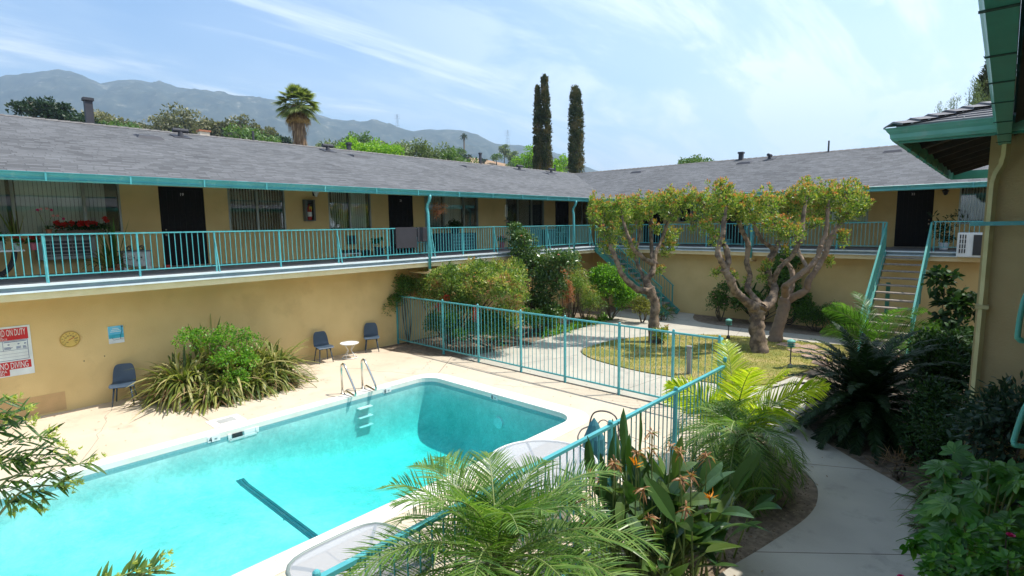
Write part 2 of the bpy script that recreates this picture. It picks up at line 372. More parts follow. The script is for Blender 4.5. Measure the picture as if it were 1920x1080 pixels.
# expansion joints of the deck: thin dark caulk strips let in 3 mm proud
JOINT = mat('joint_dirt', (.16, .13, .1), rough=.95)
mb = MB()
for a, b in (((-10.85, 9.0), (-11.9, 10.4)), ((-11.9, 10.0), (-3.4, 9.85)), ((-5.4, 8.6), (-3.1, 8.2)), ((-11.1, 3.7), (-14.7, 3.7)), ((-5.8, 3.0), (-3.1, 3.0)), ((-5.8, 5.9), (-3.1, 5.9))):
    mb.bar((a[0], a[1], .0), (b[0], b[1], .0), .012, .006)
rc = random.Random(12)                         # hairline cracks wandering between the joints
for p0, p1 in (((-14.3, 2.6), (-11.3, 1.6)), ((-13.6, 7.6), (-11.2, 8.6)), ((-12.2, 9.9), (-11.4, 8.9)), ((-5.7, 4.4), (-3.3, 4.9)), ((-9.0, 9.2), (-7.2, 10.2))):
    q0 = np.array(p0); 
    for i_ in range(1, 13):
        q1 = np.array(p0)+(np.array(p1)-np.array(p0))*i_/12+np.array((rc.uniform(-.07, .07), rc.uniform(-.07, .07))); mb.bar((*q0, .0), (*q1, .0), .005, .004); q0 = q1
struct(mb.build('deck_joints', JOINT))

pool = thing('swimming_pool', ((PX0+PX1)/2, 2.7, -1.5), 'long turquoise swimming pool with white coping and rounded corners', 'pool')
co = fill(cop_out, [cop_in], .018, 'coping', COPE, .1); co.location = -pool.location; co.parent = pool
CJ = mat('coping_joint', (.45, .42, .36))           # joints between coping stones
for i in range(11):
    y = -1.5+i*1.0
    for a, b in ((PX1+.02, PX1+.34), (PX0-.02, PX0-.28)): MB().bar((a, y, .018), (b, y, .018), .008, .004).build('coping_joint', CJ, pool)
def depth_at(y):
    return .80 if y < 3.2 else (.80+(y-3.2)/3.4*.72 if y < 6.6 else 1.52)
rings = []
prof = [(0, 0, -.084), (0, 0, -.1), (.0, 0, -.185), (.01, .30, 0), (.03, .55, 0), (.08, .75, 0), (.17, .88, 0), (.32, .96, 0), (.55, 1.0, 0), (1.2, 1.0, 0), (1.8, 1.0, 0), (2.3, 1.0, 0)]
for ins, fr, zf in prof:
    pl = rrect(PX0+ins, PX1-ins, PY0+ins, PY1-ins, max(.42-ins*.2, .012) if ins < 1.9 else .012)
    rings.append([(x, y, zf if fr == 0 else -depth_at(y)*fr) for x, y in pl])
n = len(rings[0])
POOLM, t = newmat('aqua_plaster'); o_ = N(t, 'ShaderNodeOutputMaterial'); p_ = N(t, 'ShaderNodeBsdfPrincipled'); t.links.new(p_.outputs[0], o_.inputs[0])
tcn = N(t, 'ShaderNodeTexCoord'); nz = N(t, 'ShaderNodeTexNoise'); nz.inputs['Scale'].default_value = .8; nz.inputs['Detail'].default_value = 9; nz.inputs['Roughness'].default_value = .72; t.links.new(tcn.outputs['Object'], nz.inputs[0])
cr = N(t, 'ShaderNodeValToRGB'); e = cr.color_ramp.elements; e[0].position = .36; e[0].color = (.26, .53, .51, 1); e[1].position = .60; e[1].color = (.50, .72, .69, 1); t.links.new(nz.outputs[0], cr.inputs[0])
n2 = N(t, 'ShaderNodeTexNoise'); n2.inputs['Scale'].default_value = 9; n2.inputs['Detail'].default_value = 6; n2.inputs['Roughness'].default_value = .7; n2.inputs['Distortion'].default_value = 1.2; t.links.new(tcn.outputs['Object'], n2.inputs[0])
r2 = N(t, 'ShaderNodeMapRange'); r2.inputs[1].default_value = .35; r2.inputs[2].default_value = .62; r2.inputs[3].default_value = .84; r2.inputs[4].default_value = 1.04; t.links.new(n2.outputs[0], r2.inputs[0]); ms = N(t, 'ShaderNodeVectorMath', operation='SCALE'); t.links.new(cr.outputs[0], ms.inputs[0]); t.links.new(r2.outputs[0], ms.inputs['Scale'])  # coarse and fine noise put caustic-like light mottling into the plaster colour
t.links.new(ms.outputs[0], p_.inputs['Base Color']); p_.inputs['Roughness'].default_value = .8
mb = MB(); vs = np.concatenate([np.array(r) for r in rings[2:]]); fs = []
for k in range(len(rings)-3):
    for j in range(n):
        q = (j+1) % n; fs.append((k*n+j, k*n+q, (k+1)*n+q, (k+1)*n+j))
fs.append(tuple((len(rings)-3)*n+j for j in range(n)))
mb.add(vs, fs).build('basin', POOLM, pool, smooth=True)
TILEB = mat('blue_waterline_tile', (.16, .34, .36), (.22, .42, .44), rough=.25, scale=40, bump=.1)
mb = MB(); vs = np.concatenate([np.array(r) for r in rings[:3]]); fs = [(k*n+j, k*n+(j+1) % n, (k+1)*n+(j+1) % n, (k+1)*n+j) for k in range(2) for j in range(n)]
mb.add(vs, fs).build('waterline_tiles', TILEB, pool)
NAVY = mat('dark_teal_tile', (.01, .10, .14), (.02, .15, .19), rough=.3, scale=30)
mb = MB(); dd_ = depth_at(3.75); lp = [(PX0+.33, -.96*dd_), (PX0+.56, -dd_), (PX1-.56, -dd_), (PX1-.33, -.96*dd_)]
for k in range(3):
    for (xa, za), (xb, zb) in zip(lp[:-1], lp[1:]): mb.bar((xa, 3.70+k*.055, za+.004), (xb, 3.70+k*.055, zb+.004), .045, .02)
mb.build('lane_line', NAVY, pool)
mb = MB(); yc, xc = 7.05, -7.55
mb.lathe((xc, yc, -depth_at(yc)+.002), [(.2, 0), (.2, .02), (.13, .035), (.02, .04)], 20).build('drain_cover', WHITE, pool, smooth=False)
mb = MB()
mb.tube([(-8.3, 8.60, -.62), (-8.3, 8.64, -.62)], [.13, .14], 18); mb.build('underwater_light', mat('lens', (.75, .85, .85), rough=.3), pool)
for z0 in (-.28, -.5, -.72): MB().box(PX0+.005, PX0+.13, 6.52, 6.88, z0-.025, z0).build('ladder_tread', WHITE, pool, bevel=.008)
for y in (6.43, 6.97):      # one grab rail each side of the treads
    P0 = [(-11.25, y, .0), (-11.25, y, .6), (-11.23, y, .69), (-11.17, y, .73), (-11.11, y, .72), (-11.05, y, .65), (-10.72, y, .22), (-10.68, y, .12), (-10.70, y, .07), (-10.76, y, .06), (-11.08, y, .1), (-11.13, y, .08), (-11.14, y, .0)]
    g = MB().tube(P0, .024, 10); g.lathe((-11.25, y, .0), [(.05, 0), (.05, .012), (.03, .02)], 12); g.lathe((-11.14, y, .0), [(.05, 0), (.05, .012), (.03, .02)], 12)
    g.build('grab_rail', CHROME, pool, smooth=True)
INK = mat('black_ink', (.02, .02, .03), rough=.5)
for tx, y in (('4', 3.45), ('8', 7.35)):
    MB().box(PX0+.002, PX0+.010, y-.09, y+.13, -.115, -.01).build('depth_tile', WHITE, pool)
    text_obj(tx, .13, (PX0+.014, y-.075, -.108), (0, 1, 0), (0, 0, 1), INK, 'depth_number', pool)
    text_obj('FT', .05, (PX0+.014, y+.03, -.09), (0, 1, 0), (0, 0, 1), INK, 'depth_unit', pool)
MB().box(-8.57, -8.35, PY1-.01, PY1-.002, -.115, -.01).build('depth_tile', WHITE, pool)
text_obj('8', .13, (-8.55, PY1-.014, -.108), (1, 0, 0), (0, 0, 1), INK, 'depth_number', pool)
text_obj('FT', .05, (-8.45, PY1-.014, -.09), (1, 0, 0), (0, 0, 1), INK, 'depth_unit', pool)
sk = MB(); sk.box(PX0+.001, PX0+.02, 3.74, 4.26, -.2, -.16); sk.box(PX0+.001, PX0+.02, 3.72, 3.78, -.17, -.06); sk.box(PX0+.001, PX0+.02, 4.24, 4.3, -.17, -.06); sk.box(PX0+.001, PX0+.01, 4.02, 4.24, -.17, -.06)
sk.build('skimmer_mouth', WHITE, pool); MB().box(PX0+.002, PX0+.012, 3.80, 3.99, -.15, -.07).build('skimmer_opening', BLACK, pool)
sl_ = thing('skimmer_lid', (-11.45, 3.95, .0), 'square white skimmer lid with grey centre let into the deck beside the pool', 'lid')
MB().box(-11.72, -11.2, 3.62, 4.24, -.01, .008).build('surround', COPE, sl_); MB().box(-11.6, -11.35, 3.78, 4.1, .0, .014).build('cover', mat('grey_grate', (.4, .4, .38)), sl_)

# water body: clear, slightly blue-green with depth
WAT, t = newmat('pool_water'); o_ = N(t, 'ShaderNodeOutputMaterial'); a_ = N(t, 'ShaderNodeBsdfTransparent'); g_ = N(t, 'ShaderNodeBsdfGlossy'); mx = N(t, 'ShaderNodeMixShader')
fr = N(t, 'ShaderNodeFresnel'); fr.inputs[0].default_value = 1.33; g_.inputs['Roughness'].default_value = .02; a_.inputs[0].default_value = (.93, .99, .99, 1)
tcn = N(t, 'ShaderNodeTexCoord'); w1 = N(t, 'ShaderNodeTexNoise'); w1.inputs['Scale'].default_value = 8; w1.inputs['Detail'].default_value = 6; w1.inputs['Roughness'].default_value = .6; w1.inputs['Distortion'].default_value = 1.5
t.links.new(tcn.outputs['Object'], w1.inputs[0]); bp = N(t, 'ShaderNodeBump'); bp.inputs['Strength'].default_value = .7; bp.inputs['Distance'].default_value = .018; t.links.new(w1.outputs[0], bp.inputs['Height'])
t.links.new(bp.outputs[0], fr.inputs['Normal']); t.links.new(bp.outputs[0], g_.inputs['Normal'])
gw = N(t, 'ShaderNodeNewGeometry'); iv = N(t, 'ShaderNodeMath', operation='SUBTRACT'); iv.inputs[0].default_value = 1; t.links.new(gw.outputs['Backfacing'], iv.inputs[1]); ml = N(t, 'ShaderNodeMath', operation='MULTIPLY'); t.links.new(fr.outputs[0], ml.inputs[0]); t.links.new(iv.outputs[0], ml.inputs[1]); t.links.new(ml.outputs[0], mx.inputs[0]); t.links.new(a_.outputs[0], mx.inputs[1]); t.links.new(g_.outputs[0], mx.inputs[2]); t.links.new(mx.outputs[0], o_.inputs[0])
va = N(t, 'ShaderNodeVolumeAbsorption'); va.inputs[0].default_value = (.0, .91, .90, 1); va.inputs[1].default_value = .52; t.links.new(va.outputs[0], o_.inputs[1])
wr = [[(x, y, zq) for x, y in rrect(PX0-.03, PX1+.03, PY0-.03, PY1+.03, .45)] for zq in (-.12, -2.0)]
mb = MB(); mb.add(np.concatenate([np.array(q) for q in wr]), [tuple(range(n)), tuple(range(n, 2*n))[::-1]]+[(j, n+j, n+(j+1) % n, (j+1) % n) for j in range(n)])
struct(mb.build('water', WAT))

# paths
far_path = smooth_poly([(-11.6, 10.55), (-11.4, 13), (-11.5, 15.5), (-11.6, 17.5), (-12.2, 19.2), (-12.6, 20.8), (-12.4, 22.1)], closed=False) + \
    [(-9.6, 22.15), (-9.3, 21.3)] + smooth_poly([(-9.0, 20.75), (-8.5, 20.35), (-7.4, 20.15), (-5, 20.3), (-2.5, 20.5), (3, 20.5)], closed=False) + [(3, 19.0)] + \
    smooth_poly([(-2, 19.15), (-4.69, 19.08), (-7.06, 18.46), (-8.41, 17.38), (-9.35, 15.7), (-9.55, 14.6), (-9.5, 13.6), (-8.9, 13.0), (-8.12, 12.7), (-6.86, 12.52), (-5.59, 12.62), (-4.4, 12.9), (-3.9, 13.6), (-3.7, 14.6)], closed=False) + \
    smooth_poly([(-2.9, 14.2), (-2.9, 12.6), (-2.62, 11.4), (-2.2, 10.64), (-1.59, 10.04), (-.87, 9.45), (-.42, 8.81), (-.12, 7.34), (0.05, 5), (.1, 2), (.1, -6)], closed=False) + \
    smooth_poly([(-2.3, -6), (-2.3, 2), (-2.25, 4.5), (-2.1, 5.63), (-1.87, 6.63), (-1.68, 7.6), (-1.7, 8.25), (-1.89, 8.8), (-2.38, 9.37), (-2.85, 9.89), (-3.2, 10.4), (-3.6, 10.55)], closed=False)
struct(fill(far_path, [], .0, 'path', PATHC, .06))
mb = MB()
for a, b in (((-2.2, 9.3), (-1.3, 9.75)), ((-1.95, 6.35), (-.05, 7.9)), ((-9.2, 12.95), (-10.0, 10.6)), ((-6.2, 12.5), (-6.4, 10.6)), ((-6.6, 18.7), (-6.9, 20.1)), ((-9.5, 15.7), (-11.4, 15.2)), ((-2.25, 3.2), (.05, 4.2))):
    mb.bar((a[0], a[1], 0), (b[0], b[1], 0), .009, .004)
struct(mb.build('path_joints', JOINT))

GRASS, t = newmat('lawn'); o_ = N(t, 'ShaderNodeOutputMaterial'); p_ = N(t, 'ShaderNodeBsdfPrincipled'); t.links.new(p_.outputs[0], o_.inputs[0]); tcn = N(t, 'ShaderNodeTexCoord')
nz = N(t, 'ShaderNodeTexNoise'); nz.inputs['Scale'].default_value = 1.1; nz.inputs['Detail'].default_value = 9; nz.inputs['Roughness'].default_value = .68; t.links.new(tcn.outputs['Object'], nz.inputs[0])
cr = N(t, 'ShaderNodeValToRGB'); e = cr.color_ramp.elements; e[0].position = .36; e[0].color = (.17, .19, .035, 1); e[1].position = .66; e[1].color = (.42, .32, .13, 1); q = e.new(.5); q.color = (.30, .27, .06, 1)
t.links.new(nz.outputs[0], cr.inputs[0]); t.links.new(cr.outputs[0], p_.inputs['Base Color']); p_.inputs['Roughness'].default_value = .9
nb = N(t, 'ShaderNodeTexNoise'); nb.inputs['Scale'].default_value = 60; t.links.new(tcn.outputs['Object'], nb.inputs[0]); bp = N(t, 'ShaderNodeBump'); bp.inputs['Strength'].default_value = 1; bp.inputs['Distance'].default_value = .03
t.links.new(nb.outputs[0], bp.inputs['Height']); t.links.new(bp.outputs[0], p_.inputs['Normal'])
lawn_poly = smooth_poly([(-9.35, 15.7), (-9.52, 14.6), (-9.45, 13.6), (-8.9, 13.06), (-8.12, 12.76), (-6.86, 12.58), (-5.59, 12.68), (-4.45, 12.95), (-3.95, 13.6), (-3.75, 14.6), (-3.4, 16.5), (-3.0, 19.1), (-4.69, 19.02), (-7.06, 18.4), (-8.36, 17.33)])
struct(fill(lawn_poly, [], .012, 'lawn', GRASS, .05))
P_ = rng.uniform((-9.6, 12.5), (-2.9, 19.2), (26000, 2)); P_ = P_[inpoly(P_, lawn_poly)]
pv = []
nn = len(P_); a = rng.uniform(0, 6.28, nn); h = rng.uniform(.02, .055, nn); w = .006
b0 = np.c_[P_, np.full(nn, .012)]; dx = np.c_[np.cos(a), np.sin(a), np.zeros(nn)]*w; tip = b0+np.c_[rng.normal(0, .018, nn), rng.normal(0, .018, nn), h]
V = np.stack([b0-dx, b0+dx, tip], 1).reshape(-1, 3)
GB = leafmat('grass_blade', [(0, (.10, .15, .02)), (.5, (.24, .26, .05)), (1, (.45, .36, .14))], trans=.3)
tag(MB().addq(V, np.arange(nn*3).reshape(-1, 3)).build('grass', GB), kind='stuff', label='short patchy yellow green lawn grass')
FLAG = mat('flagstone', (.40, .27, .20), (.30, .2, .15), rough=.9, scale=5, bump=.3)
random.seed(3)
for i, (x, y, r) in enumerate(((-4.75, 18.2, .42), (-4.2, 18.3, .36), (-4.3, 17.55, .36), (-3.75, 17.7, .33), (-3.8, 17.0, .34), (-3.5, 16.4, .3))):
    k = random.randint(5, 6); pl = [(x+r*random.uniform(.75, 1.1)*math.cos(6.283*j/k+i), y+r*random.uniform(.75, 1.1)*math.sin(6.283*j/k+i)) for j in range(k)]
    tag(MB().prism(pl, -.02, .03+.001*i).build('flagstone', FLAG, bevel=.01), 'reddish flagstone in the lawn, '+['farthest left of six', 'second, beside the far path', 'third, in the middle of the row', 'fourth, right of the middle', 'fifth, toward the palm', 'nearest to the camera'][i], 'stepping stone', 'flagstones in the lawn')

# ------------------------------------------------------------ L-shaped apartment building
XE, YE = -13.7, 21.7           # balcony edges
XW, YW = -16.8, 24.9           # upper walls
XL, YL = -14.8, 22.2           # lower walls
ZD, ZE = 2.86, 4.95            # balcony deck, gutter top
bld = thing('apartment_building', (XL, YL, 0), 'two storey tan apartment building in an L shape with grey shingle roof', 'building')
def wbox(mb, side, u0, u1, d0, d1, z0, z1):
    """box on a wall: u along it, d outwards from it"""
    if side == 'L': mb.box(XW+d0, XW+d1, u0, u1, z0, z1)
    else: mb.box(u0, u1, YW-d1, YW-d0, z0, z1)
ends = {'L': (-12, YW), 'B': (XW, 9)}
ops_ = {'L': [(-1.2, 3.66, 3.79, 5.3), (4.52, 5.63, ZD, 5.02), (6.26, 7.95, 3.77, 5.3), (9.43, 11.07, 3.77, 5.3), (11.82, 12.94, ZD, 5.02), (13.5, 16.4, 3.77, 5.3), (18.15, 20.9, 3.77, 5.3), (21.8, 22.95, ZD, 5.02), (23.5, 24.7, 3.77, 5.3)],
        'B': [(-15.9, -14.2, 3.77, 5.3), (-13.6, -12.5, ZD, 5.02), (-11.7, -10.5, 3.9, 5.3), (-9.7, -8.55, ZD, 5.02), (-7.9, -6.5, 3.77, 5.3), (-5.3, -3.96, 3.74, 4.72), (-3.08, -1.98, ZD, 5.02), (-1.27, .9, 3.7, 5.3)]}
for side in 'LB':
    mb = MB(); u = ends[side][0]
    for a, b, z0, z1 in ops_[side]:
        wbox(mb, side, u, a, -.2, 0, ZD-.1, 5.75)
        if z0 > ZD+.01: wbox(mb, side, a, b, -.2, 0, ZD-.1, z0)
        wbox(mb, side, a, b, -.2, 0, z1, 5.75); u = b
    wbox(mb, side, u, ends[side][1], -.2, 0, ZD-.1, 5.75)
    mb.build('upper_wall', STUCCO, bld)
    for a, b, z0, z1 in ops_[side]:
        if z0 > ZD+.01: mb = MB(); wbox(mb, side, a-.05, b+.05, -1.0, -.22, z0-.1, z1+.1); mb.build('room', ROOM, bld)
mb = MB(); mb.box(XL-.3, XL, -12, YL+.3, -.05, 2.6); mb.build('lower_wall', STUCCO, bld)
mb = MB(); mb.box(XL, 9, YL, YL+.3, -.05, 2.6); mb.build('lower_wall', STUCCO, bld)
mb = MB(); mb.prism([(XL-.004, .65), (XL+.004, .65), (XL+.004, 1.9), (XL-.004, 1.9)], .04, .44)
mb.build('repainted_patch', mat('patch_paint', (.56, .36, .17), (.5, .33, .15), rough=.9, bump=.4), bld)
# windows and doors
def window(side, a, b, z0, z1, splits, blinds, slat='pale', seed=0):
    fr = MB(); w = .045
    wbox(fr, side, a, a+w, -.1, .01, z0, z1); wbox(fr, side, b-w, b, -.1, .01, z0, z1); wbox(fr, side, a+w, b-w, -.1, .01, z0, z0+w); wbox(fr, side, a+w, b-w, -.1, .01, z1-w, z1)
    for s_ in splits: wbox(fr, side, s_-.03, s_+.03, -.08, -.005, z0+w, z1-w)
    f = fr.build('window', ALU, bld); gl = MB(); wbox(gl, side, a+w, b-w, -.055, -.048, z0+w, z1-w); gl.build('pane', GLASS, f)
    r = random.Random(seed); pt = r
    for (c, d, kind, opn) in blinds:
        bl = MB(); u = c
        while u < d-.05:
            ang = rad(opn+r.uniform(-9, 9)); hx, hy = .045*math.cos(ang), .045*math.sin(ang); um = u+.045
            if side == 'L': bl.bar((XW-.15, um, z0+.03), (XW-.15, um, z1-.03), .076, .004, (math.cos(ang), math.sin(ang), 0))
            else: bl.bar((um, YW+.15, z0+.03), (um, YW+.15, z1-.03), .076, .004, (math.sin(ang), math.cos(ang), 0))
            u += .082
        bl.build('vertical_blinds', PALEB if kind == 'p' else BLIND, f)
window('L', -1.2, 3.66, 3.79, 5.3, (.35, 1.62, 2.92), [(-1.1, 1.5, 'g', 8), (1.68, 2.88, 'p', 5), (2.96, 3.4, 'g', 8)], seed=1)
window('L', 6.26, 7.95, 3.77, 5.3, (7.1,), [(6.34, 7.06, 'g', 40), (7.14, 7.9, 'p', 55)], seed=2)
window('L', 9.43, 11.07, 3.77, 5.3, (10.25,), [(9.62, 10.2, 'g', 25), (10.3, 11.0, 'p', 4)], seed=3)
window('L', 13.5, 16.4, 3.77, 5.3, (14.5, 15.6), [(13.55, 14.45, 'g', 12), (14.55, 15.55, 'p', 4), (15.65, 16.3, 'g', 10)], seed=4)
window('L', 18.15, 20.9, 3.77, 5.3, (19.0, 20.0), [(18.2, 18.9, 'g', 15), (19.05, 20.0, 'p', 4), (20.05, 20.8, 'g', 14)], seed=5)
window('L', 23.5, 24.7, 3.77, 5.3, (24.2,), [(23.6, 24.1, 'g', 40)], seed=6)
window('B', -15.9, -14.2, 3.77, 5.3, (-15,), [(-15.8, -14.3, 'g', 12)], seed=7)
window('B', -11.7, -10.5, 3.9, 5.3, (-11.1,), [(-11.05, -10.6, 'g', 45)], seed=8)
window('B', -7.9, -6.5, 3.77, 5.3, (-7.2,), [(-7.8, -6.6, 'g', 35)], seed=9)
window('B', -5.3, -3.96, 3.74, 4.72, (-4.6,), [(-5.25, -4.02, 'p', 3)], seed=10)
window('B', -1.27, .9, 3.7, 5.3, (-.3,), [(-1.2, -.35, 'g', 55), (-.25, .8, 'g', 30)], seed=11)
BRASS = mat('knob_metal', (.55, .5, .42), rough=.25, metal=1)
def door(side, a, b, num=None, knob='r'):
    d = MB(); wbox(d, side, a, b, -.12, -.02, ZD+.02, 5.02)
    n_ = 7
    for i in range(n_+1):
        u = a+.06+(b-a-.12)*i/n_; wbox(d, side, u-.012, u+.012, -.02, -.002, ZD+.1, 4.95)
    for z in (ZD+.06, 3.7, 4.3, 4.96): wbox(d, side, a+.02, b-.02, -.02, .002, z-.03, z+.03)
    D_ = d.build('door', DARKD, bld)
    ku = b-.1 if knob == 'r' else a+.1
    for z, r in ((3.72, .035), (3.86, .026)):
        k = MB(); c = (XW+.03, ku, z) if side == 'L' else (ku, YW-.03, z); k.ball(c, r, 8); k.build('door_knob' if z < 3.8 else 'deadbolt', BRASS, D_, smooth=True)
    th = MB(); wbox(th, side, a-.02, b+.02, -.05, .12, ZD-.01, ZD+.025); th.build('threshold', WOODT, D_)
    if num:
        if side == 'L': text_obj(num, .11, (XW+.012, (a+b)/2-.06, 4.78), (0, 1, 0), (0, 0, 1), WHITE, 'door_number', D_, sx=1)
        else: text_obj(num, .11, ((a+b)/2-.12, YW-.012, 4.78), (1, 0, 0), (0, 0, 1), WHITE, 'door_number', D_)
door('L', 4.52, 5.63, '19', 'l'); door('L', 11.82, 12.94, '21'); door('L', 21.8, 22.95)
door('B', -13.6, -12.5); door('B', -9.7, -8.55); door('B', -3.08, -1.98, '22')
# balcony slab: deck, white edge gutter, cream beam
mb = MB(); mb.prism([(XW, -12), (XE, -12), (XE, YE), (9, YE), (9, YW), (XW, YW)], ZD-.15, ZD); mb.build('balcony_deck', DECKG, bld)
mb = MB(); mb.prism([(XL-.1, -12), (XE-.06, -12), (XE-.06, YE+.06), (9, YE+.06), (9, YL+.1), (XL-.1, YL+.1)], ZD-.16, ZD-.152); mb.build('balcony_soffit', STUCCO, bld)
def Lrun(mb, d0, d1, z0, z1): mb.prism([(XE-d1, -12), (XE-d0, -12), (XE-d0, YE+d0), (9, YE+d0), (9, YE+d1), (XE-d1, YE+d1)], z0, z1)
mb = MB(); Lrun(mb, .0, .12, ZD-.29, ZD-.15); mb.build('edge_beam', CREAM, bld)
mb = MB(); Lrun(mb, -.07, .0, ZD-.03, ZD+.012); Lrun(mb, .0, .07, ZD+.001, ZD+.012); Lrun(mb, -.05, -.002, ZD-.15, ZD-.115); ed = mb.build('balcony_edging', WHITEP, bld)
mb = MB(); Lrun(mb, -.004, .0, ZD-.115, ZD-.03); mb.build('drip_groove', mat('groove_shadow_tint', (.30, .37, .41), (.24, .3, .34)), ed)  # shadow under the upper lip is painted as the groove's blue-grey colour
# roof
sl_r = .302; XR, YR = -20.2, 28.15; ZR = ZE+.03+sl_r*(-13.62-XR)
def roofz(d): return ZE+.04+sl_r*d
E0, F0 = -13.62, 21.62
mb = MB()
def rq(pts, uvf): mb.add(pts, [tuple(range(len(pts)))], [[uvf(p) for p in pts]])
k = math.hypot(1, sl_r); zR = roofz(E0-XR)
rq([(E0, -14, roofz(0)), (E0, F0, roofz(0)), (XR, YR+.05, zR), (XR, -14, zR)], lambda p: (p[1], (E0-p[0])*k))
rq([(E0, F0, roofz(0)), (9, F0, roofz(0)), (9, YR+.05, zR), (XR, YR+.05, zR)], lambda p: (p[0]+50, (p[1]-F0)*k))
rq([(XR, -14, zR), (XR, YR+.05, zR), (2*XR-E0, 2*YR-F0, roofz(0)), (2*XR-E0, -14, roofz(0))], lambda p: (p[1], (p[0]-XR)*k))
rq([(XR, YR+.05, zR), (9, YR+.05, zR), (9, 2*YR-F0, roofz(0)), (2*XR-E0, 2*YR-F0, roofz(0))], lambda p: (p[0], (p[1]-YR)*k))
rf = mb.build('roof', SHING, bld)
mb = MB()
zs = .03
mb.add([(E0-.02, -14, roofz(0)-zs-.1), (E0-.02, F0, roofz(0)-zs-.1), (9, F0, roofz(0)-zs-.1), (9, YW+.3, roofz(3.5)-.12), (XW-.3, YW+.3, roofz(3.5)-.12), (XW-.3, -14, roofz(3.5)-.12)], [(0, 5, 4, 1), (1, 4, 3, 2)])
mb.build('soffit', mat('cream_soffit', (.62, .50, .30), rough=.8), bld)
mb = MB()                                              # ridge caps, one overlapping tile after another
y = -14.0
while y < YR-.1: mb.add([(XR-.14, y, zR-.035), (XR, y, zR+.022), (XR+.14, y, zR-.035), (XR-.14, y+.3, zR-.03), (XR, y+.3, zR+.038), (XR+.14, y+.3, zR-.03)], [(0, 1, 4, 3), (1, 2, 5, 4), (3, 4, 5)]); y += .28
x = XR
while x < 9: mb.add([(x, YR-.09, zR-.035), (x, YR+.05, zR+.022), (x, YR+.19, zR-.035), (x+.3, YR-.09, zR-.03), (x+.3, YR+.05, zR+.038), (x+.3, YR+.19, zR-.03)], [(0, 1, 4, 3), (1, 2, 5, 4), (0, 2, 1)]); x += .28
mb.build('ridge_cap', SHCAP, rf)
mb = MB(); Z1 = ZE+.02                                  # gutter: ogee trough
gp = [(0, -.13), (-.05, -.13), (-.07, -.10), (-.075, -.06), (-.1, -.03), (-.115, 0), (-.125, 0), (-.125, .006), (-.105, .006), (-.09, -.03), (-.062, -.06), (-.055, -.1), (-.045, -.118), (0, -.118)]
pa, pb, pc = [], [], []
for d, z in gp: pa.append((E0-d*1.15, -14, Z1+z*1.15)); pb.append((E0-d*1.15, F0+d*1.15, Z1+z*1.15)); pc.append((9, F0+d*1.15, Z1+z*1.15))
ng = len(gp); mb.add(pa+pb+pc, [(i, (i+1) % ng, ng+(i+1) % ng, ng+i) for i in range(ng)]+[(ng+i, ng+(i+1) % ng, 2*ng+(i+1) % ng, 2*ng+i) for i in range(ng)]); gt_ = mb.build('gutter', TEAL, bld)
for dq, zq in ((.142, .004), (.088, -.122)):
    MB().tube([(E0+dq, -14, Z1+zq), (E0+dq, F0-dq, Z1+zq), (9, F0-dq, Z1+zq)], .011, 6).build('gutter_bead', TEAL, gt_, smooth=True)
for y in (1.8, 3.15, 4.55, 5.95, 7.5, 9.1, 10.6, 12.3, 13.9, 15.5, 17.0, 18.4, 19.9):
    MB().box(E0+.135, E0+.15, y-.014, y+.014, Z1-.15, Z1+.01).build('gutter_bracket', TEAL, bld)
for x in (-10.5, -8.9, -5.6, -4.0, -2.4, -.8): MB().box(x-.014, x+.014, F0-.15, F0-.135, Z1-.15, Z1+.01).build('gutter_bracket', TEAL, bld)
def downspout(side, u):
    g = MB(); X = lambda d, z: (XE+d, u, z) if side == 'L' else (u, YE-d, z)
    g.tube([X(.16, 4.85), X(.16, 4.76), X(.13, 4.66), X(.03, 4.55), X(.0, 4.42), X(.04, 4.3), X(.06, 3.5), X(.06, 2.5)], .048, 10)
    d = g.build('downspout', TEAL, bld, smooth=True)
    g = MB(); g.tube([X(.06, 2.52), X(.06, 2.44), X(-.0, 2.38), X(-.3, 2.36), X(-1.0, 2.36)] if side == 'L' else [X(.06, 2.52), X(.06, 2.44), X(-.0, 2.38), X(-.3, 2.36), X(-.48, 2.36)], .04, 8); g.build('outlet_pipe', CREAM, d, smooth=True)
downspout('L', 11.1); downspout('L', 19.0); downspout('B', -7.2)
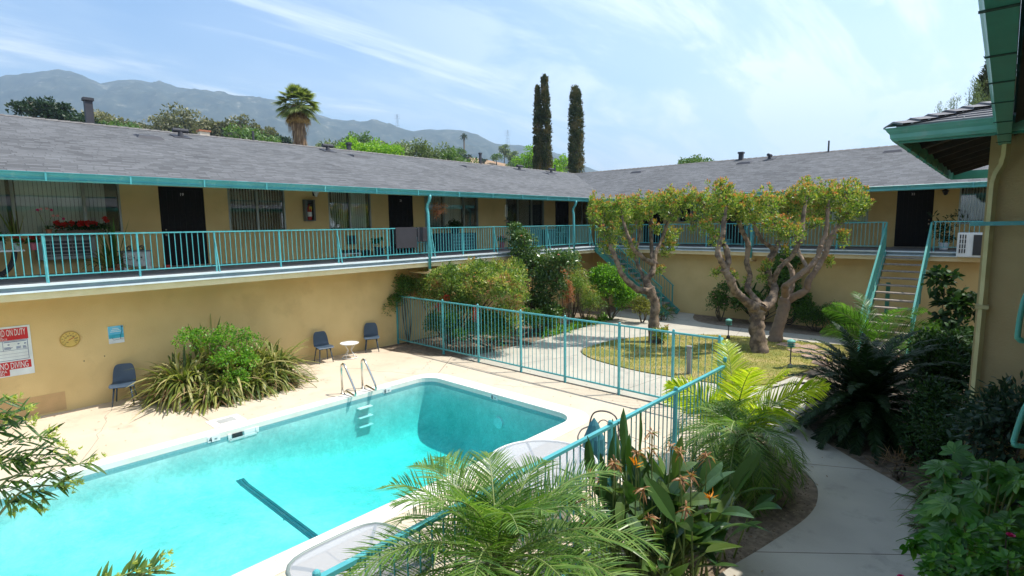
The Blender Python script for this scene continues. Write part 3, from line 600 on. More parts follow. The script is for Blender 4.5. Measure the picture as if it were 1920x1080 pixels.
# roof fittings as parts of the roof
def flue(x, y, z0, z1, w, cap='box', lean=0, name='chimney_flue'):
    g = MB(); g.obox((x, y, (z0+z1)/2), (w/2, 0, 0), (0, w/2, 0), (0, lean, (z1-z0)/2)); g.box(x-w*.68, x+w*.68, y-w*.68+lean, y+w*.68+lean, z1-.16 if w > .2 else z1-.08, z1) if cap == 'box' else None
    g.build(name, DKGREY, rf)
flue(-20.3, 3.86, 6.85, 7.74, .19); flue(-20.3, 12.45, 6.8, 7.32, .14); flue(-20.2, 19.95, 6.8, 7.55, .10); flue(-20.2, 8.55, 6.8, 7.32, .06, None, name='vent_pipe')
flue(-20.2, 26.2, 6.85, 7.4, .07, None, name='vent_pipe'); flue(-10.0, 28.1, 6.85, 7.32, .19); flue(-6.15, 28.1, 6.85, 7.45, .06, None, name='vent_pipe')
def dormer(x, y, side):      # low eyebrow vent lying on the slope
    d = (E0-x) if side == 'L' else (y-F0); z = roofz(d); g = MB()
    if side == 'L': a, b = (-1, 0, sl_r), (0, 1, 0)
    else: a, b = (0, 1, sl_r), (1, 0, 0)
    a = np.array(a); b = np.array(b); p = np.array((x, y, z)); q = .34
    g.add([p+b*q-a*.12+(0, 0, .0), p-b*q-a*.12, p-b*q*.8-a*.02+(0, 0, .075), p+b*q*.8-a*.02+(0, 0, .075), p+b*q*.8+a*.42+(0, 0, .02), p-b*q*.8+a*.42+(0, 0, .02), p+b*q+a*.42, p-b*q+a*.42], [(0, 1, 2, 3), (3, 2, 5, 4), (0, 3, 4, 6), (1, 7, 5, 2)])
    g.build('eyebrow_vent', DKGREY, rf)
for x, y in ((-18.7, 4.95), (-18.8, 12.0), (-18.8, 17.9), (-19.0, 24.3)): dormer(x, y, 'L')
for x, y in ((-15.2, 27.0), (-9.5, 27.1), (-3.6, 27.0)): dormer(x, y, 'B')
def tvent(x, y):
    g = MB(); z = roofz(min(E0-x, 99) if x < -16 else y-F0); g.obox((x, y, z+.01), (.24, 0, -.072 if x < -16 else 0), (0, .24, 0 if x < -16 else .072), (0, 0, .01)); g.lathe((x, y, z), [(.09, 0), (.06, .16)], 10); g.tube([(x, y-.22, z+.19), (x, y+.22, z+.19)], .07, 10); g.build('turbine_vent', DKGREY, rf)
for x, y in ((-19.5, 6.0), (-19.6, 11.1), (-19.7, 25.2), (-19.6, 22.3), (-8.5, 27.6)): tvent(x, y)

# railings
def railing(name, pts, gaps=(), z0=ZD, top=3.81, bot=3.01, step=.118, posts=(), brace=(), out=None, label=None, n0=0):
    a, b = np.array(pts[0], float), np.array(pts[1], float); L = np.linalg.norm(b-a); d = (b-a)/L
    R = MB(); R.bar((*a, top), (*b, top), .045, .03); R.bar((*a, bot), (*b, bot), .03, .025); r = R.build('railing', TEAL, bld)
    m_ = MB(); u = step/2
    while u < L: p = a+d*u; m_.box(p[0]-.0075, p[0]+.0075, p[1]-.0075, p[1]+.0075, bot, top-.01); u += step
    m_.build('balusters', TEAL, r)
    for i, u in enumerate(posts):
        p = a+d*u; g = MB(); g.box(p[0]-.018, p[0]+.018, p[1]-.018, p[1]+.018, z0, top-.012)
        if i % 2 == n0:
            o_ = np.array(out); g.bar((*(p+o_*.02), top-.18), (*(p+o_*.2), ZD-.02), .02, .03)
        g.build('rail_post', TEAL, r)
    return r
railing('a', ((XE-.15, -6), (XE-.15, 20.65)), posts=[6+y for y in (-4.6, -3.0, -1.4, .15, 1.7, 3.25, 4.8, 6.35, 8.0, 9.65, 11.35, 12.75, 14.3, 15.85, 17.4, 18.95, 20.5)], out=(1, 0), n0=0)
railing('b', ((XE-.15, YE+.15), (-2.95, YE+.15)), posts=[.04, 1.6, 3.2, 4.8, 6.4, 8.0, 9.5, 10.82], out=(0, -1), n0=0)
railing('c', ((-1.7, YE+.15), (6, YE+.15)), posts=[.05, 1.6, 3.2, 4.8, 6.4], out=(0, -1), n0=1)
# ------------------------------------------------------------ staircases
def stair(loc, dirv, n, run, rise, width, label, treads_z0):
    """flight from the balcony edge down along dirv; loc = top centre"""
    base = (loc[0]+dirv[0]*n*run, loc[1]+dirv[1]*n*run, 0)
    t = thing('staircase', base, label, 'staircase', 'outdoor staircases')
    d = np.array((dirv[0], dirv[1], 0.)); s = np.array((-dirv[1], dirv[0], 0.)); top = np.array((loc[0], loc[1], ZD))
    for i in range(1, n):
        c = top+d*(i*run-.02)-np.array((0, 0, i*rise)); MB().obox(c, d*.15, s*(width/2-.02), (0, 0, .022)).build('tread', WOODT, t, bevel=.008)
    for k in (-1, 1):
        e0 = top+s*k*(width/2)-np.array((0, 0, .1)); e1 = e0+d*(n*run)-np.array((0, 0, n*rise-.12))
        MB().bar(e0, e1, .03, .24).build('stringer', STEAL, t)
        h0 = top+s*k*(width/2+.03)+np.array((0, 0, .93)); h1 = h0+d*((n-1)*run)-np.array((0, 0, (n-1)*rise))
        g = MB(); g.bar(h0, h1, .05, .04); g.bar(h0-np.array((0, 0, .78)), h1-np.array((0, 0, .78)), .03, .025); g.build('handrail', STEAL, t)
        g = MB(); u = .12; Lr = (n-1)*run
        while u < Lr: q = h0+d*u-np.array((0, 0, u*rise/run)); g.box(q[0]-.008, q[0]+.008, q[1]-.008, q[1]+.008, q[2]-.78, q[2]); u += .12
        g.build('balusters', STEAL, t)
        for u in (0.02, Lr*.5, Lr-.05):
            q = h0+d*u-np.array((0, 0, u*rise/run)); MB().box(q[0]-.02, q[0]+.02, q[1]-.02, q[1]+.02, max(q[2]-1.1, 0), q[2]).build('rail_post', STEAL, t)
    m_ = top+d*(n*run*.28)-np.array((0, 0, n*rise*.28+.16)); MB().tube([(m_[0]-s[0]*.3, m_[1]-s[1]*.3, 0), (m_[0]-s[0]*.3, m_[1]-s[1]*.3, m_[2])], .06, 10).build('support_post', GTEAL, t)
    return t
stair((XE+.05, 21.15), (1, 0), 14, .255, .2, .98, 'teal metal staircase with open treads behind the left pollarded tree, running down beside the corner', 0)
stair((-2.32, YE-.02), (0, -1), 14, .27, .2, 1.12, 'teal metal staircase facing the camera under the dark door, right of the trees', 0)

# ------------------------------------------------------------ pool fence
fence = thing('pool_fence', (-3.25, 8.7, 0), 'teal painted metal picket fence enclosing the pool', 'fence')
def fence_run(a, b, posts, top=1.6, bot=.14, step=.125, big=None):
    a, b = np.array(a, float), np.array(b, float); L = np.linalg.norm(b-a); d = (b-a)/L; u0 = 0
    cuts = [0]+list(posts)+[L] if posts else [0, L]
    for c0, c1 in zip(cuts[:-1], cuts[1:]):
        if c1-c0 < .1: continue
        g = MB(); p, q = a+d*c0, a+d*c1; g.bar((*p, top), (*q, top), .05, .035); g.bar((*p, bot), (*q, bot), .035, .035)
        k = max(1, int((c1-c0)/step)); 
        for i in range(1, k): r = p+(q-p)*i/k; g.tube([(r[0], r[1], bot), (r[0], r[1], top)], .008, 6)
        g.build('picket_panel', TEAL, fence)
    for u in posts:
        p = a+d*u; g = MB(); g.box(p[0]-.024, p[0]+.024, p[1]-.024, p[1]+.024, -.02, top+.03); g.ball((p[0], p[1], top+.045), .03, 6); g.build('fence_post', TEAL, fence)
fence_run((-14.78, 10.56), (-4.0, 10.52), [.03, 2.35, 3.88, 5.5, 6.95, 8.48, 9.78, 10.75])
fence_run((-3.98, 10.5), (-3.25, 8.75), [1.88], top=1.62)
fence_run((-3.25, 8.7), (-3.25, -3), [1.75, 3.45, 5.38, 7.1, 8.9], top=1.55, step=.12)

# ------------------------------------------------------------ near wing and projecting roofed block on the right
near = thing('neighbouring_wing', (1.9, 9.2, 0), 'tan stucco wing close by on the right with hipped shingle roof and green gutters', 'building')
XC = -.21
mb = MB(); mb.box(XC, 8, 9.2, 15.6, -.05, 5.6); mb.build('end_wall', mat('shade_tinted_stucco', (.50, .38, .20), (.44, .33, .17), rough=.9, spec=.15, scale=1.5, bump=.6, bscale=40, c3=(.38, .29, .15), scale3=1.1), near)  # darker copy of the tan stucco, with the wall's shade put into its colour
mb = MB(); mb.box(2.0, 8, -8, 9.2, -.05, 5.9); mb.build('side_wall', STUCCO, near)
mb = MB(); mb.box(.75, 2.0, -8, 9.19, ZD-.2, ZD); mb.build('walkway_slab', DECKG, near)
# big roof over the walkway; its eave passes over the camera
mb = MB(); mb.add([(-.02, -8, 5.02), (5, -8, 6.5), (5, 9.3, 6.5), (-.02, 9.3, 5.02)], [(0, 1, 2, 3)], [[(-8, 0), (-8, 5.2), (9.3, 5.2), (9.3, 0)]])
mb.add([(5, -8, 6.5), (10, -8, 5.02), (10, 9.3, 5.02), (5, 9.3, 6.5)], [(0, 1, 2, 3)], [[(-8, 0), (-8, 5.2), (9.3, 5.2), (9.3, 0)]]); mb.build('roof', SHING, near)
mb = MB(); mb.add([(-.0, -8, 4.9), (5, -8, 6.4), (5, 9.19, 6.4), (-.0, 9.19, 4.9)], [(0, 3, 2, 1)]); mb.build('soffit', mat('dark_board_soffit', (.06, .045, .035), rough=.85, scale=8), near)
mb = MB(); gx = [(-.02, 4.98), (-.02, 4.79), (-.13, 4.79), (-.145, 4.84), (-.15, 4.90), (-.175, 4.95), (-.175, 4.98)]
gg = [(x, z) for x, z in gx]+[(x+.006 if i else x, z+.006) for i, (x, z) in reversed(list(enumerate(gx[1:])))]
gg = gx+[(-.165, 4.98), (-.165, 4.952), (-.14, 4.9), (-.135, 4.845), (-.122, 4.8), (-.03, 4.8), (-.03, 4.98)]
ng = len(gg); mb.add([(x, -3, z) for x, z in gg]+[(x, 9.1, z) for x, z in gg], [(i, (i+1) % ng, ng+(i+1) % ng, ng+i) for i in range(ng)]+[tuple(range(ng, 2*ng))]); G1 = mb.build('gutter', GTEAL, near)
SEAM = mat('seam', (.02, .06, .05))
for y in (3.2, 4.1, 4.9, 5.75, 6.9, 7.9, 8.7): MB().box(-.152, -.018, y-.012, y+.012, 4.783, 4.79).build('gutter_seam', SEAM, G1)
# downpipe down the end wall
mb = MB(); yy = 9.12
mb.tube([(-.06, 9.0, 4.80), (-.06, 9.02, 4.66), (-.075, 9.06, 4.56), (-.125, 9.1, 4.44), (-.145, yy, 4.32), (-.145, yy, 3.0), (-.15, yy, 1.0), (-.15, yy, .1)], .042, 4); D1 = mb.build('downpipe', CREAMD, near)
for z in (4.62, 4.6, 4.58, 4.50, 4.47, 4.44, 4.41, 4.37, 4.34): MB().lathe((-.075-(4.62-z)*.28, 9.06+(4.62-z)*.2, z), [(.047, 0), (.047, .006)], 4).build('elbow_rib', CREAMD, D1)
for z in (1.35, 2.75): MB().box(-.215, -.085, yy-.055, yy+.075, z, z+.05).build('pipe_strap', CREAMD, D1)
MB().bar((-.33, 8.98, 3.83), (1.6, 8.98, 3.86), .035, .05).build('rail_top', TEAL, near)
# hipped roof of the projecting block, laid in real courses
blk = near
ex0, ex1, ey0, ey1, ez = -1.02, 6, 8.05, 16.4, 4.97
rise = .30
def course(mb, i, w=.15, th=.022, rnd=random.Random(2)):
    d0, d1 = i*w-.03, (i+1)*w+.05; z0, z1 = ez+.03+d0*rise+th, ez+.03+d1*rise
    a = [(ex0+d0, ey0+d0, z0), (ex1, ey0+d0, z0), (ex1, ey0+d1, z1), (ex0+d1, ey0+d1, z1)]
    b = [(p[0], p[1], p[2]-th) for p in a[:2]]
    mb.add(a+b, [(0, 1, 2, 3), (4, 5, 1, 0)])
    a = [(ex0+d0, ey1-d0, z0), (ex0+d0, ey0+d0, z0), (ex0+d1, ey0+d1, z1), (ex0+d1, ey1-d1, z1)]; b = [(p[0], p[1], p[2]-th) for p in a[:2]]
    mb.add(a+b, [(0, 1, 2, 3), (4, 5, 1, 0)])
TAB = mat('shingle_tab', (.20, .195, .205), (.13, .125, .13), rough=.9, scale=3.3, bump=.3, stretch=(1, 1, 3))
mb = MB()
for i in range(22): course(mb, i)
R2 = mb.build('hip_roof', TAB, blk)
mb = MB(); rr = random.Random(6)
for i in range(22):                                     # vertical cuts between tabs on the front slope
    d0 = i*.15-.03; x = ex0+d0+rr.random()*.3
    while x < ex1-2: mb.add([(x, ey0+d0-.002, ez+.03+d0*rise+.004), (x+.012, ey0+d0-.002, ez+.03+d0*rise+.004), (x+.012, ey0+d0+.15, ez+.03+(d0+.15)*rise+.022), (x, ey0+d0+.15, ez+.03+(d0+.15)*rise+.022), (x, ey0+d0-.002, ez+.03+d0*rise+.025), (x+.012, ey0+d0-.002, ez+.03+d0*rise+.025)], [(4, 5, 2, 3)]); x += rr.uniform(.26, .4)
mb.build('tab_gap', BLACK, R2)
mb = MB()
for i in range(24):                                     # hip cap tiles, each lapping the one below
    d0, d1 = i*.15-.06, i*.15+.15; z0, z1 = ez+.05+d0*rise+.055, ez+.05+d1*rise+.02
    p0 = np.array((ex0+d0, ey0+d0, z0)); p1 = np.array((ex0+d1, ey0+d1, z1)); w = np.array((.11, -.11, 0)); dn = np.array((0, 0, .045))
    mb.add([p0-w-dn, p0, p0+w-dn, p1-w-dn, p1, p1+w-dn, p0-w-dn-(0, 0, .022), p0-(0, 0, .022), p0+w-dn-(0, 0, .022)], [(0, 1, 4, 3), (1, 2, 5, 4), (6, 7, 1, 0), (7, 8, 2, 1)])
mb.build('hip_cap', TAB, R2)
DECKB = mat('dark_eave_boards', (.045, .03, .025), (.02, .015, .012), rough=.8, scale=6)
mb = MB()
for i in range(16):                                     # underside boards of the sloping eave
    y0 = ey0+.04+i*.30; k0 = min(y0-ey0, 2.2)
    z = lambda y: ez-.02+min(y-ey0, 6)*rise
    mb.box(ex0+.03+min(k0, .001), ex1, y0, y0+.285, z(y0)-.03+(.006 if i % 2 else 0), z(y0)+.0) if y0 < 9.18 else None
sd = MB()
for i in range(6):
    x0 = ex0+.03+i*.14; zz_ = ez-.01+(x0-ex0)*rise; sd.box(x0, x0+.132, ey0+.05, ey1-.05, zz_-.03, zz_-.004)
sd = MB(); zs_ = lambda d: ez+.0+d*rise-.012
sd.add([(ex0, ey0, zs_(0)), (ex1, ey0, zs_(0)), (ex1, ey0+1.3, zs_(1.3)), (ex0+1.3, ey0+1.3, zs_(1.3))], [(0, 3, 2, 1)])
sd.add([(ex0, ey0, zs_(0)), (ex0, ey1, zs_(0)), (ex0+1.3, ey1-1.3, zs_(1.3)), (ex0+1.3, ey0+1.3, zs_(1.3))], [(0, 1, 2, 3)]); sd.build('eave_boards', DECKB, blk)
for a in ((ex0+.002, ex1, ey0+.002, ey0+.03), (ex0+.002, ex0+.03, ey0+.03, ey1-.03), (ex0+.002, ex1, ey1-.03, ey1-.002)): MB().box(*a, ez-.17, ez+.02).build('fascia', GTEAL, blk)
BATT = mat('eave_batten_brown', (.10, .075, .06), (.06, .045, .035), rough=.8, scale=6)
for i in range(6):
    y0 = ey0+.1+i*.19; zz_ = zs_(y0-ey0)-.004; MB().box(ex0+(y0-ey0)+.06, ex1, y0, y0+.03, zz_-.02, zz_).build('eave_batten', BATT, blk)
for i in range(9):                                      # rafter ends under the side eave
    y0 = ey0+.5+i*.9; MB().bar((ex0+.08, y0, ez-.07), (XC, y0, ez-.07+.8*rise), .05, .09).build('rafter', DECKB, blk)
def gut(mb, pts_fn, a, b):
    n_ = len(gp); mb.add([pts_fn(a, d, z) for d, z in gp]+[pts_fn(b, d, z) for d, z in gp], [(i, (i+1) % n_, n_+(i+1) % n_, n_+i) for i in range(n_)])
LGT = mat('weathered_green_paint', (.16, .42, .34), (.12, .35, .28), rough=.45, scale=4, c3=(.25, .42, .36), scale3=8)
mb = MB(); gut(mb, lambda u, d, z: (u+(d*1.1 if u < 0 else 0), ey0+d*1.1, ez+z*1.1), ex0, ex1); mb.build('gutter', LGT, blk)
mb = MB(); gut(mb, lambda u, d, z: (ex0+d*1.1, u+(d*1.1 if u < 10 else -d*1.1), ez+z*1.1), ey0, ey1); mb.build('gutter', GTEAL, blk)
mb = MB(); gut(mb, lambda u, d, z: (u+(d*1.1 if u < 0 else 0), ey1-d*1.1, ez+z*1.1), ex0, ex1); mb.build('gutter', GTEAL, blk)
for y in (8.9, 9.8, 10.7, 11.6, 12.6, 13.8, 15): MB().box(ex0-.0, ex0+.04, y-.04, y+.04, ez-.2, ez-.12).build('gutter_bracket', GTEAL, blk)

# teal looped iron bracket standing on the walkway at the right edge
hr = thing('looped_railing', (.32, 2.9, 2.86), 'teal metal rail loops at the right edge of the photo', 'railing')
FL = lambda pts: MB().tube(smooth3(pts), .010, 8)
def smooth3(pts, n=6):
    pts = [np.array(p, float) for p in pts]; out = []
    for i in range(len(pts)-1):
        p0, p1, p2, p3 = pts[max(i-1, 0)], pts[i], pts[i+1], pts[min(i+2, len(pts)-1)]
        for j in range(n):
            t = j/n; out.append(.5*((2*p1)+(-p0+p2)*t+(2*p0-5*p1+4*p2-p3)*t*t+(-p0+3*p1-3*p2+p3)*t**3))
    out.append(pts[-1]); return out

FL([(.13, 3.05, 3.7), (.08, 3.01, 3.58), (.068, 2.98, 3.43), (.078, 2.98, 3.41), (.1, 3.0, 3.4), (.32, 3.15, 3.385)]).build('upper_loop', GTEAL, hr, smooth=True)
FL([(.15, 3.0, 3.24), (.11, 2.97, 3.13), (.088, 2.94, 3.01), (.09, 2.93, 2.99), (.11, 2.94, 2.98), (.32, 3.08, 2.96)]).build('lower_loop', GTEAL, hr, smooth=True)
MB().tube([(.32, 3.0, 2.86), (.32, 3.0, 3.9)], .02, 8).build('rail_post', GTEAL, hr)
# ------------------------------------------------------------ poolside furniture
def shell_chair(name, label):
    t = thing(name, (0, 0, 0), label, 'chair', 'slate blue poolside chairs')   # faces +X
    rows = [(-.02, -.0, .215, .0), (.0, .03, .235, -.005), (.10, .03, .245, -.018), (.25, .025, .24, -.02), (.36, .03, .225, .0), (.43, .10, .22, .03), (.45, .2, .215, .03), (.47, .32, .2, .025), (.485, .41, .165, .02), (.49, .43, .12, .01)]
    V = []; m_ = 9
    for x, z, w, dish in rows:                      # x runs back from the front lip
        for j in range(m_):
            s_ = -1+2*j/(m_-1); V.append((.24-x-(dish*(s_*s_))*0-(-abs(dish)*s_*s_*1.2 if z > .08 else 0), w*s_, .43+z+(0 if z > .08 else abs(dish)*s_*s_*1.2)))
    F = [(i*m_+j, i*m_+j+1, (i+1)*m_+j+1, (i+1)*m_+j) for i in range(len(rows)-1) for j in range(m_-1)]
    s_ = MB().add(V, F).build('shell', SLATE, t, smooth=True)
    so_ = s_.modifiers.new('solid', 'SOLIDIFY'); so_.thickness = .014; s_.modifiers.new('sub', 'SUBSURF').levels = 1; s_.modifiers['sub'].render_levels = 2
    MB().box(-.16, .16, -.16, .16, .395, .415).build('seat_frame', BLACK, t)
    for sx in (-1, 1):
        for sy in (-1, 1): MB().tube([(.14*sx, .15*sy, .41), (.2*sx+(.0 if sx > 0 else -.02), .2*sy, 0)], [.02, .013], 8).build('leg', SLATE, t, smooth=True)
    return t
ch = shell_chair('pool_chair', 'slate blue plastic chair alone between the blue wall picture and the strap-leaved plant')
rmat(ch, (-14.42, 2.87, 0), rad(-22))
c2_ = copy_tree(ch); rmat(c2_, (-14.38, 7.68, 0), rad(-8)); c2_['label'] = 'slate blue plastic chair left of the small round white table'
c3_ = copy_tree(ch); rmat(c3_, (-14.46, 9.35, 0), rad(-30)); c3_['label'] = 'slate blue plastic chair right of the small white table, next to the fence'
st_ = thing('side_table', (-14.2, 8.42, 0), 'small round white side table with crossed wire legs between two blue chairs', 'side table')
MB().lathe((-14.2, 8.42, .43), [(.25, 0), (.27, .012), (.27, .03), (.25, .035), (.24, .024), (.02, .024)], 28).build('table_top', WHITE, st_, smooth=False)
MB().tube([(-14.2+.22*math.cos(a*.2618), 8.42+.22*math.sin(a*.2618), .02) for a in range(25)], .012, 6).build('base_ring', WHITE, st_, smooth=True)
for k in range(4):
    a = k*math.pi/2+.4; c_, s__ = math.cos(a), math.sin(a)
    MB().tube([(-14.2+.2*c_, 8.42+.2*s__, .43), (-14.2+.06*c_, 8.42+.06*s__, .24), (-14.2+.2*c_, 8.42+.2*s__, .02)], .009, 6).build('leg', WHITE, st_)
TGL = glassmat('frosted_table_glass', (.80, .82, .83), .35)
FROST, t = newmat('frosted_glass'); o_ = N(t, 'ShaderNodeOutputMaterial'); a_ = N(t, 'ShaderNodeBsdfTransparent'); d_ = N(t, 'ShaderNodeBsdfPrincipled'); mx = N(t, 'ShaderNodeMixShader')
d_.inputs['Base Color'].default_value = (.40, .42, .44, 1); d_.inputs['Roughness'].default_value = .25; mx.inputs[0].default_value = .55
t.links.new(a_.outputs[0], mx.inputs[1]); t.links.new(d_.outputs[0], mx.inputs[2]); t.links.new(mx.outputs[0], o_.inputs[0])
GREYF = mat('grey_green_frame', (.20, .24, .22), rough=.4)
PALEF = mat('pale_frame', (.62, .62, .60), rough=.4)
def round_table(x, y, r, m, label, rot=0, square=False):
    t = thing('patio_table', (x, y, 0), label, 'patio table', 'glass patio tables'); n_ = 40; z = .71
    def P(a, rr):
        if square:
            c_, s__ = math.cos(a), math.sin(a); q = (abs(c_)**4+abs(s__)**4)**(-.25)*rr; c_, s__ = c_*q, s__*q
        else: c_, s__ = rr*math.cos(a), rr*math.sin(a)
        return (x+c_*math.cos(rot)-s__*math.sin(rot), y+c_*math.sin(rot)+s__*math.cos(rot))
    MB().prism([P(6.2832*i/n_, r-.01) for i in range(n_)], z, z+.008).build('glass_top', FROST, t)
    MB().tube([(*P(6.2832*i/n_, r), z) for i in range(n_+1)], .02, 8, False).build('rim', m, t, smooth=True)
    for k in range(4):
        a = math.pi/4+k*math.pi/2
        MB().tube(smooth3([(*P(a, r-.02), z-.02), (*P(a, r*.72), z-.05), (*P(a, r*.42), z-.12), (*P(a, r*.3), z-.3), (*P(a, r*.42), .3), (*P(a, r*.75), .02)]), .018, 8).build('leg', m, t, smooth=True)
    MB().tube([(x, y, z+.01), (x, y, z+.014)], .03, 12).build('umbrella_hole', WHITE, t)
    return t
round_table(-4.40, 5.40, .74, PALEF, 'round frosted glass patio table with a pale rim behind the near fence', .2)
round_table(-4.33, 2.58, .57, GREYF, 'rounded square glass patio table with grey green frame at the bottom of the photo', 0, True)
def patio_chair(x, y, rz, label):
    t = thing('patio_chair', (x, y, 0), label, 'patio chair', 'wire patio chairs')
    c, s = math.cos(rz), math.sin(rz); P = lambda a, b, z: (x+a*c-b*s, y+a*s+b*c, z)
    BR = mat('dark_wire', (.09, .08, .075), rough=.4)
    MB().tube(smooth3([P(-.24, -.25, .42), P(-.27, -.24, .66), P(-.3, -.18, .86), P(-.31, 0, .92), P(-.3, .18, .86), P(-.27, .24, .66), P(-.24, .25, .42)]), .013, 8).build('back_frame', BR, t, smooth=True)
    MB().tube(smooth3([P(-.25, -.12, .45), P(-.28, -.1, .7), P(-.29, 0, .78), P(-.28, .1, .7), P(-.25, .12, .45)]), .009, 6).build('back_loop', BR, t, smooth=True)
    for k in (-1, 1):
        MB().tube(smooth3([P(-.27, .25*k, .64), P(-.05, .29*k, .66), P(.14, .28*k, .63), P(.2, .26*k, .58), P(.2, .25*k, .42)]), .012, 8).build('armrest', BR, t, smooth=True)
        for q in (-1, 1): MB().tube([P(.22*q, .24*k, .42), P(.26*q, .26*k, 0)], .012, 6).build('leg', BR, t)
    MB().tube([P(.25*math.cos(a*.35)+0, .26*math.sin(a*.35), .43) for a in range(19)], .012, 6).build('seat_frame', BR, t, smooth=True)
    g = MB()
    for k in range(9): b_ = -.22+k*.055; g.bar(P(-.22, b_, .43), P(.22, b_, .43), .035, .006)
    g.build('seat_mesh', mat('mesh_fabric', (.3, .3, .28)), t); return t
patio_chair(-4.45, 6.85, rad(-75), 'dark wire patio chair with a folded teal umbrella against its back')
patio_chair(-4.05, 4.2, rad(70), 'dark wire patio chair half hidden between the round glass table and the fence')
um = thing('furled_umbrella', (-4.3, 6.5, .45), 'folded teal fabric umbrella top leaning on the wire chair', 'umbrella')
MB().lathe((-4.3, 6.5, .45), [(.14, 0), (.17, .1), (.15, .3), (.07, .5), (.004, .6)], 9, False).build('canopy', mat('teal_canvas', (.03, .16, .2), rough=.8), um)
MB().tube([(-4.3, 6.5, .0), (-4.3, 6.5, .5)], .018, 8).build('pole', DKGREY, um)

# ------------------------------------------------------------ signs on the poolside wall
SR, SW, SB = mat('sign_red', (.55, .015, .02), rough=.35), mat('sign_white', (.72, .78, .78), rough=.35), mat('sign_blue', (.04, .08, .25), rough=.4)
sg = thing('pool_rules_sign', (XL+.01, .8, .94), 'red and white pool rules sign reading ON DUTY and NO DIVING at the left edge', 'sign')
x = XL; y0, y1 = .10, 1.455; Z = lambda v: .945+v
MB().box(x, x+.012, y0, y1, Z(0), Z(1.02)).build('board', SW, sg)
MB().box(x+.012, x+.014, y0+.03, y1-.04, Z(.81), Z(.98)).build('red_banner', SR, sg)
MB().box(x+.012, x+.014, y0+.03, y1-.04, Z(.74), Z(.81)).build('red_banner', SR, sg)
MB().box(x+.012, x+.014, y0+.03, y1-.04, Z(.14), Z(.30)).build('red_banner', SR, sg)
MB().box(x+.012, x+.014, y0+.03, y1-.38, Z(.02), Z(.14)).build('red_banner', SR, sg)
yd, zu = (0, 1, 0), (0, 0, 1)
text_obj('NO LIFEGUARD ON DUTY', .19, (x+.015, y1-.075, Z(.83)), yd, zu, SW, 'lettering', sg, 'RIGHT', .001, .34)
text_obj('CHILDREN SHALL NOT USE POOL', .05, (x+.015, y1-.42, Z(.785)), yd, zu, SW, 'lettering', sg, 'RIGHT', .001)
text_obj('WITHOUT ADULT IN ATTENDANCE', .05, (x+.015, y1-.36, Z(.75)), yd, zu, SW, 'lettering', sg, 'RIGHT', .001)
text_obj('NO DIVING', .185, (x+.015, y1-.08, Z(.155)), yd, zu, SW, 'lettering', sg, 'RIGHT', .001, .45)
text_obj('POOL/SPA', .085, (x+.015, y1-.42, Z(.082)), yd, zu, SW, 'lettering', sg, 'RIGHT', .001, .8)
text_obj('HOURS', .07, (x+.015, y1-.46, Z(.028)), yd, zu, SW, 'lettering', sg, 'RIGHT', .001, .8)
text_obj('911', .2, (x+.015, y1-.46, Z(.55)), yd, zu, INK, 'lettering', sg, 'RIGHT', .001, .7)
g = MB()
for a, b, c_, d_ in ((y0+.05, y1-.06, .325, .333), (y0+.05, y1-.06, .725, .733), (y1-.066, y1-.058, .325, .733), (y0+.05, y1-.06, .53, .536), (y1-.44, y1-.434, .53, .733)): g.box(x+.012, x+.0145, a, b, Z(c_), Z(d_))
for z in (.46, .395): g.box(x+.012, x+.0142, y0+.05, y1-.07, Z(z), Z(z+.003))
g.build('ruled_lines', SB, sg)
g = MB(); rr = random.Random(1)
for i in range(7):
    for (a, b) in ((y1-.42, y1-.27), (y1-.24, y1-.16), (y1-.14, y1-.07)):
        if i < 4: g.box(x+.012, x+.0142, a, a+(b-a)*rr.uniform(.6, 1), Z(.555+i*.014), Z(.562+i*.014))
for a in (y1-.35, y1-.2, y1-.1): g.box(x+.012, x+.0142, a-.015, a+.015, Z(.64), Z(.66))
g.box(x+.012, x+.0142, y1-.42, y1-.08, Z(.70), Z(.712)); g.build('small_print', SB, sg)
th = thing('wall_thermometer', (XL+.01, 2.08, 1.38), 'round yellow dial thermometer on the tan wall', 'thermometer')
YL_ = mat('yellow_dial', (.66, .47, .12), (.6, .42, .1), rough=.5); RIMY = mat('dial_rim', (.5, .34, .08), rough=.5)
MB().tube([(XL, 2.08, 1.55), (XL+.02, 2.08, 1.55)], .165, 28).build('dial', YL_, th)
MB().tube([(XL+.02, 2.08+.165*math.cos(a*.2244), 1.55+.165*math.sin(a*.2244)) for a in range(29)], .01, 6).build('rim', RIMY, th)
g = MB()
for k in range(11): a = rad(225-27*k); g.bar((XL+.022, 2.08+.115*math.cos(a), 1.55+.115*math.sin(a)), (XL+.022, 2.08+.145*math.cos(a), 1.55+.145*math.sin(a)), .008, .008)
g.build('scale_marks', mat('brown_mark', (.2, .13, .04)), th)
for k, s_ in enumerate(('-20', '0', '20', '40', '60', '80', '100', '120')): a = rad(222-36*k); text_obj(s_, .04, (XL+.022, 2.08+.085*math.cos(a)-.02, 1.535+.085*math.sin(a)), yd, zu, INK, 'numeral', th, 'LEFT', .001)
MB().bar((XL+.026, 2.05, 1.53), (XL+.026, 2.15, 1.585), .007, .01).build('needle', mat('needle_red', (.5, .08, .04)), th)
pc_ = thing('beach_picture', (XL+.01, 2.9, 1.33), 'small square blue and white beach notice on the tan wall above the lone chair', 'picture')
y0, y1 = 2.755, 3.045
MB().box(XL, XL+.012, y0, y1, 1.325, 1.72).build('board', mat('picture_sand', (.72, .76, .78), rough=.4), pc_)
MB().box(XL+.012, XL+.0145, y0+.002, y1-.002, 1.53, 1.718).build('sky_band', mat('picture_sky', (.10, .48, .72), (.25, .62, .8), scale=6), pc_)
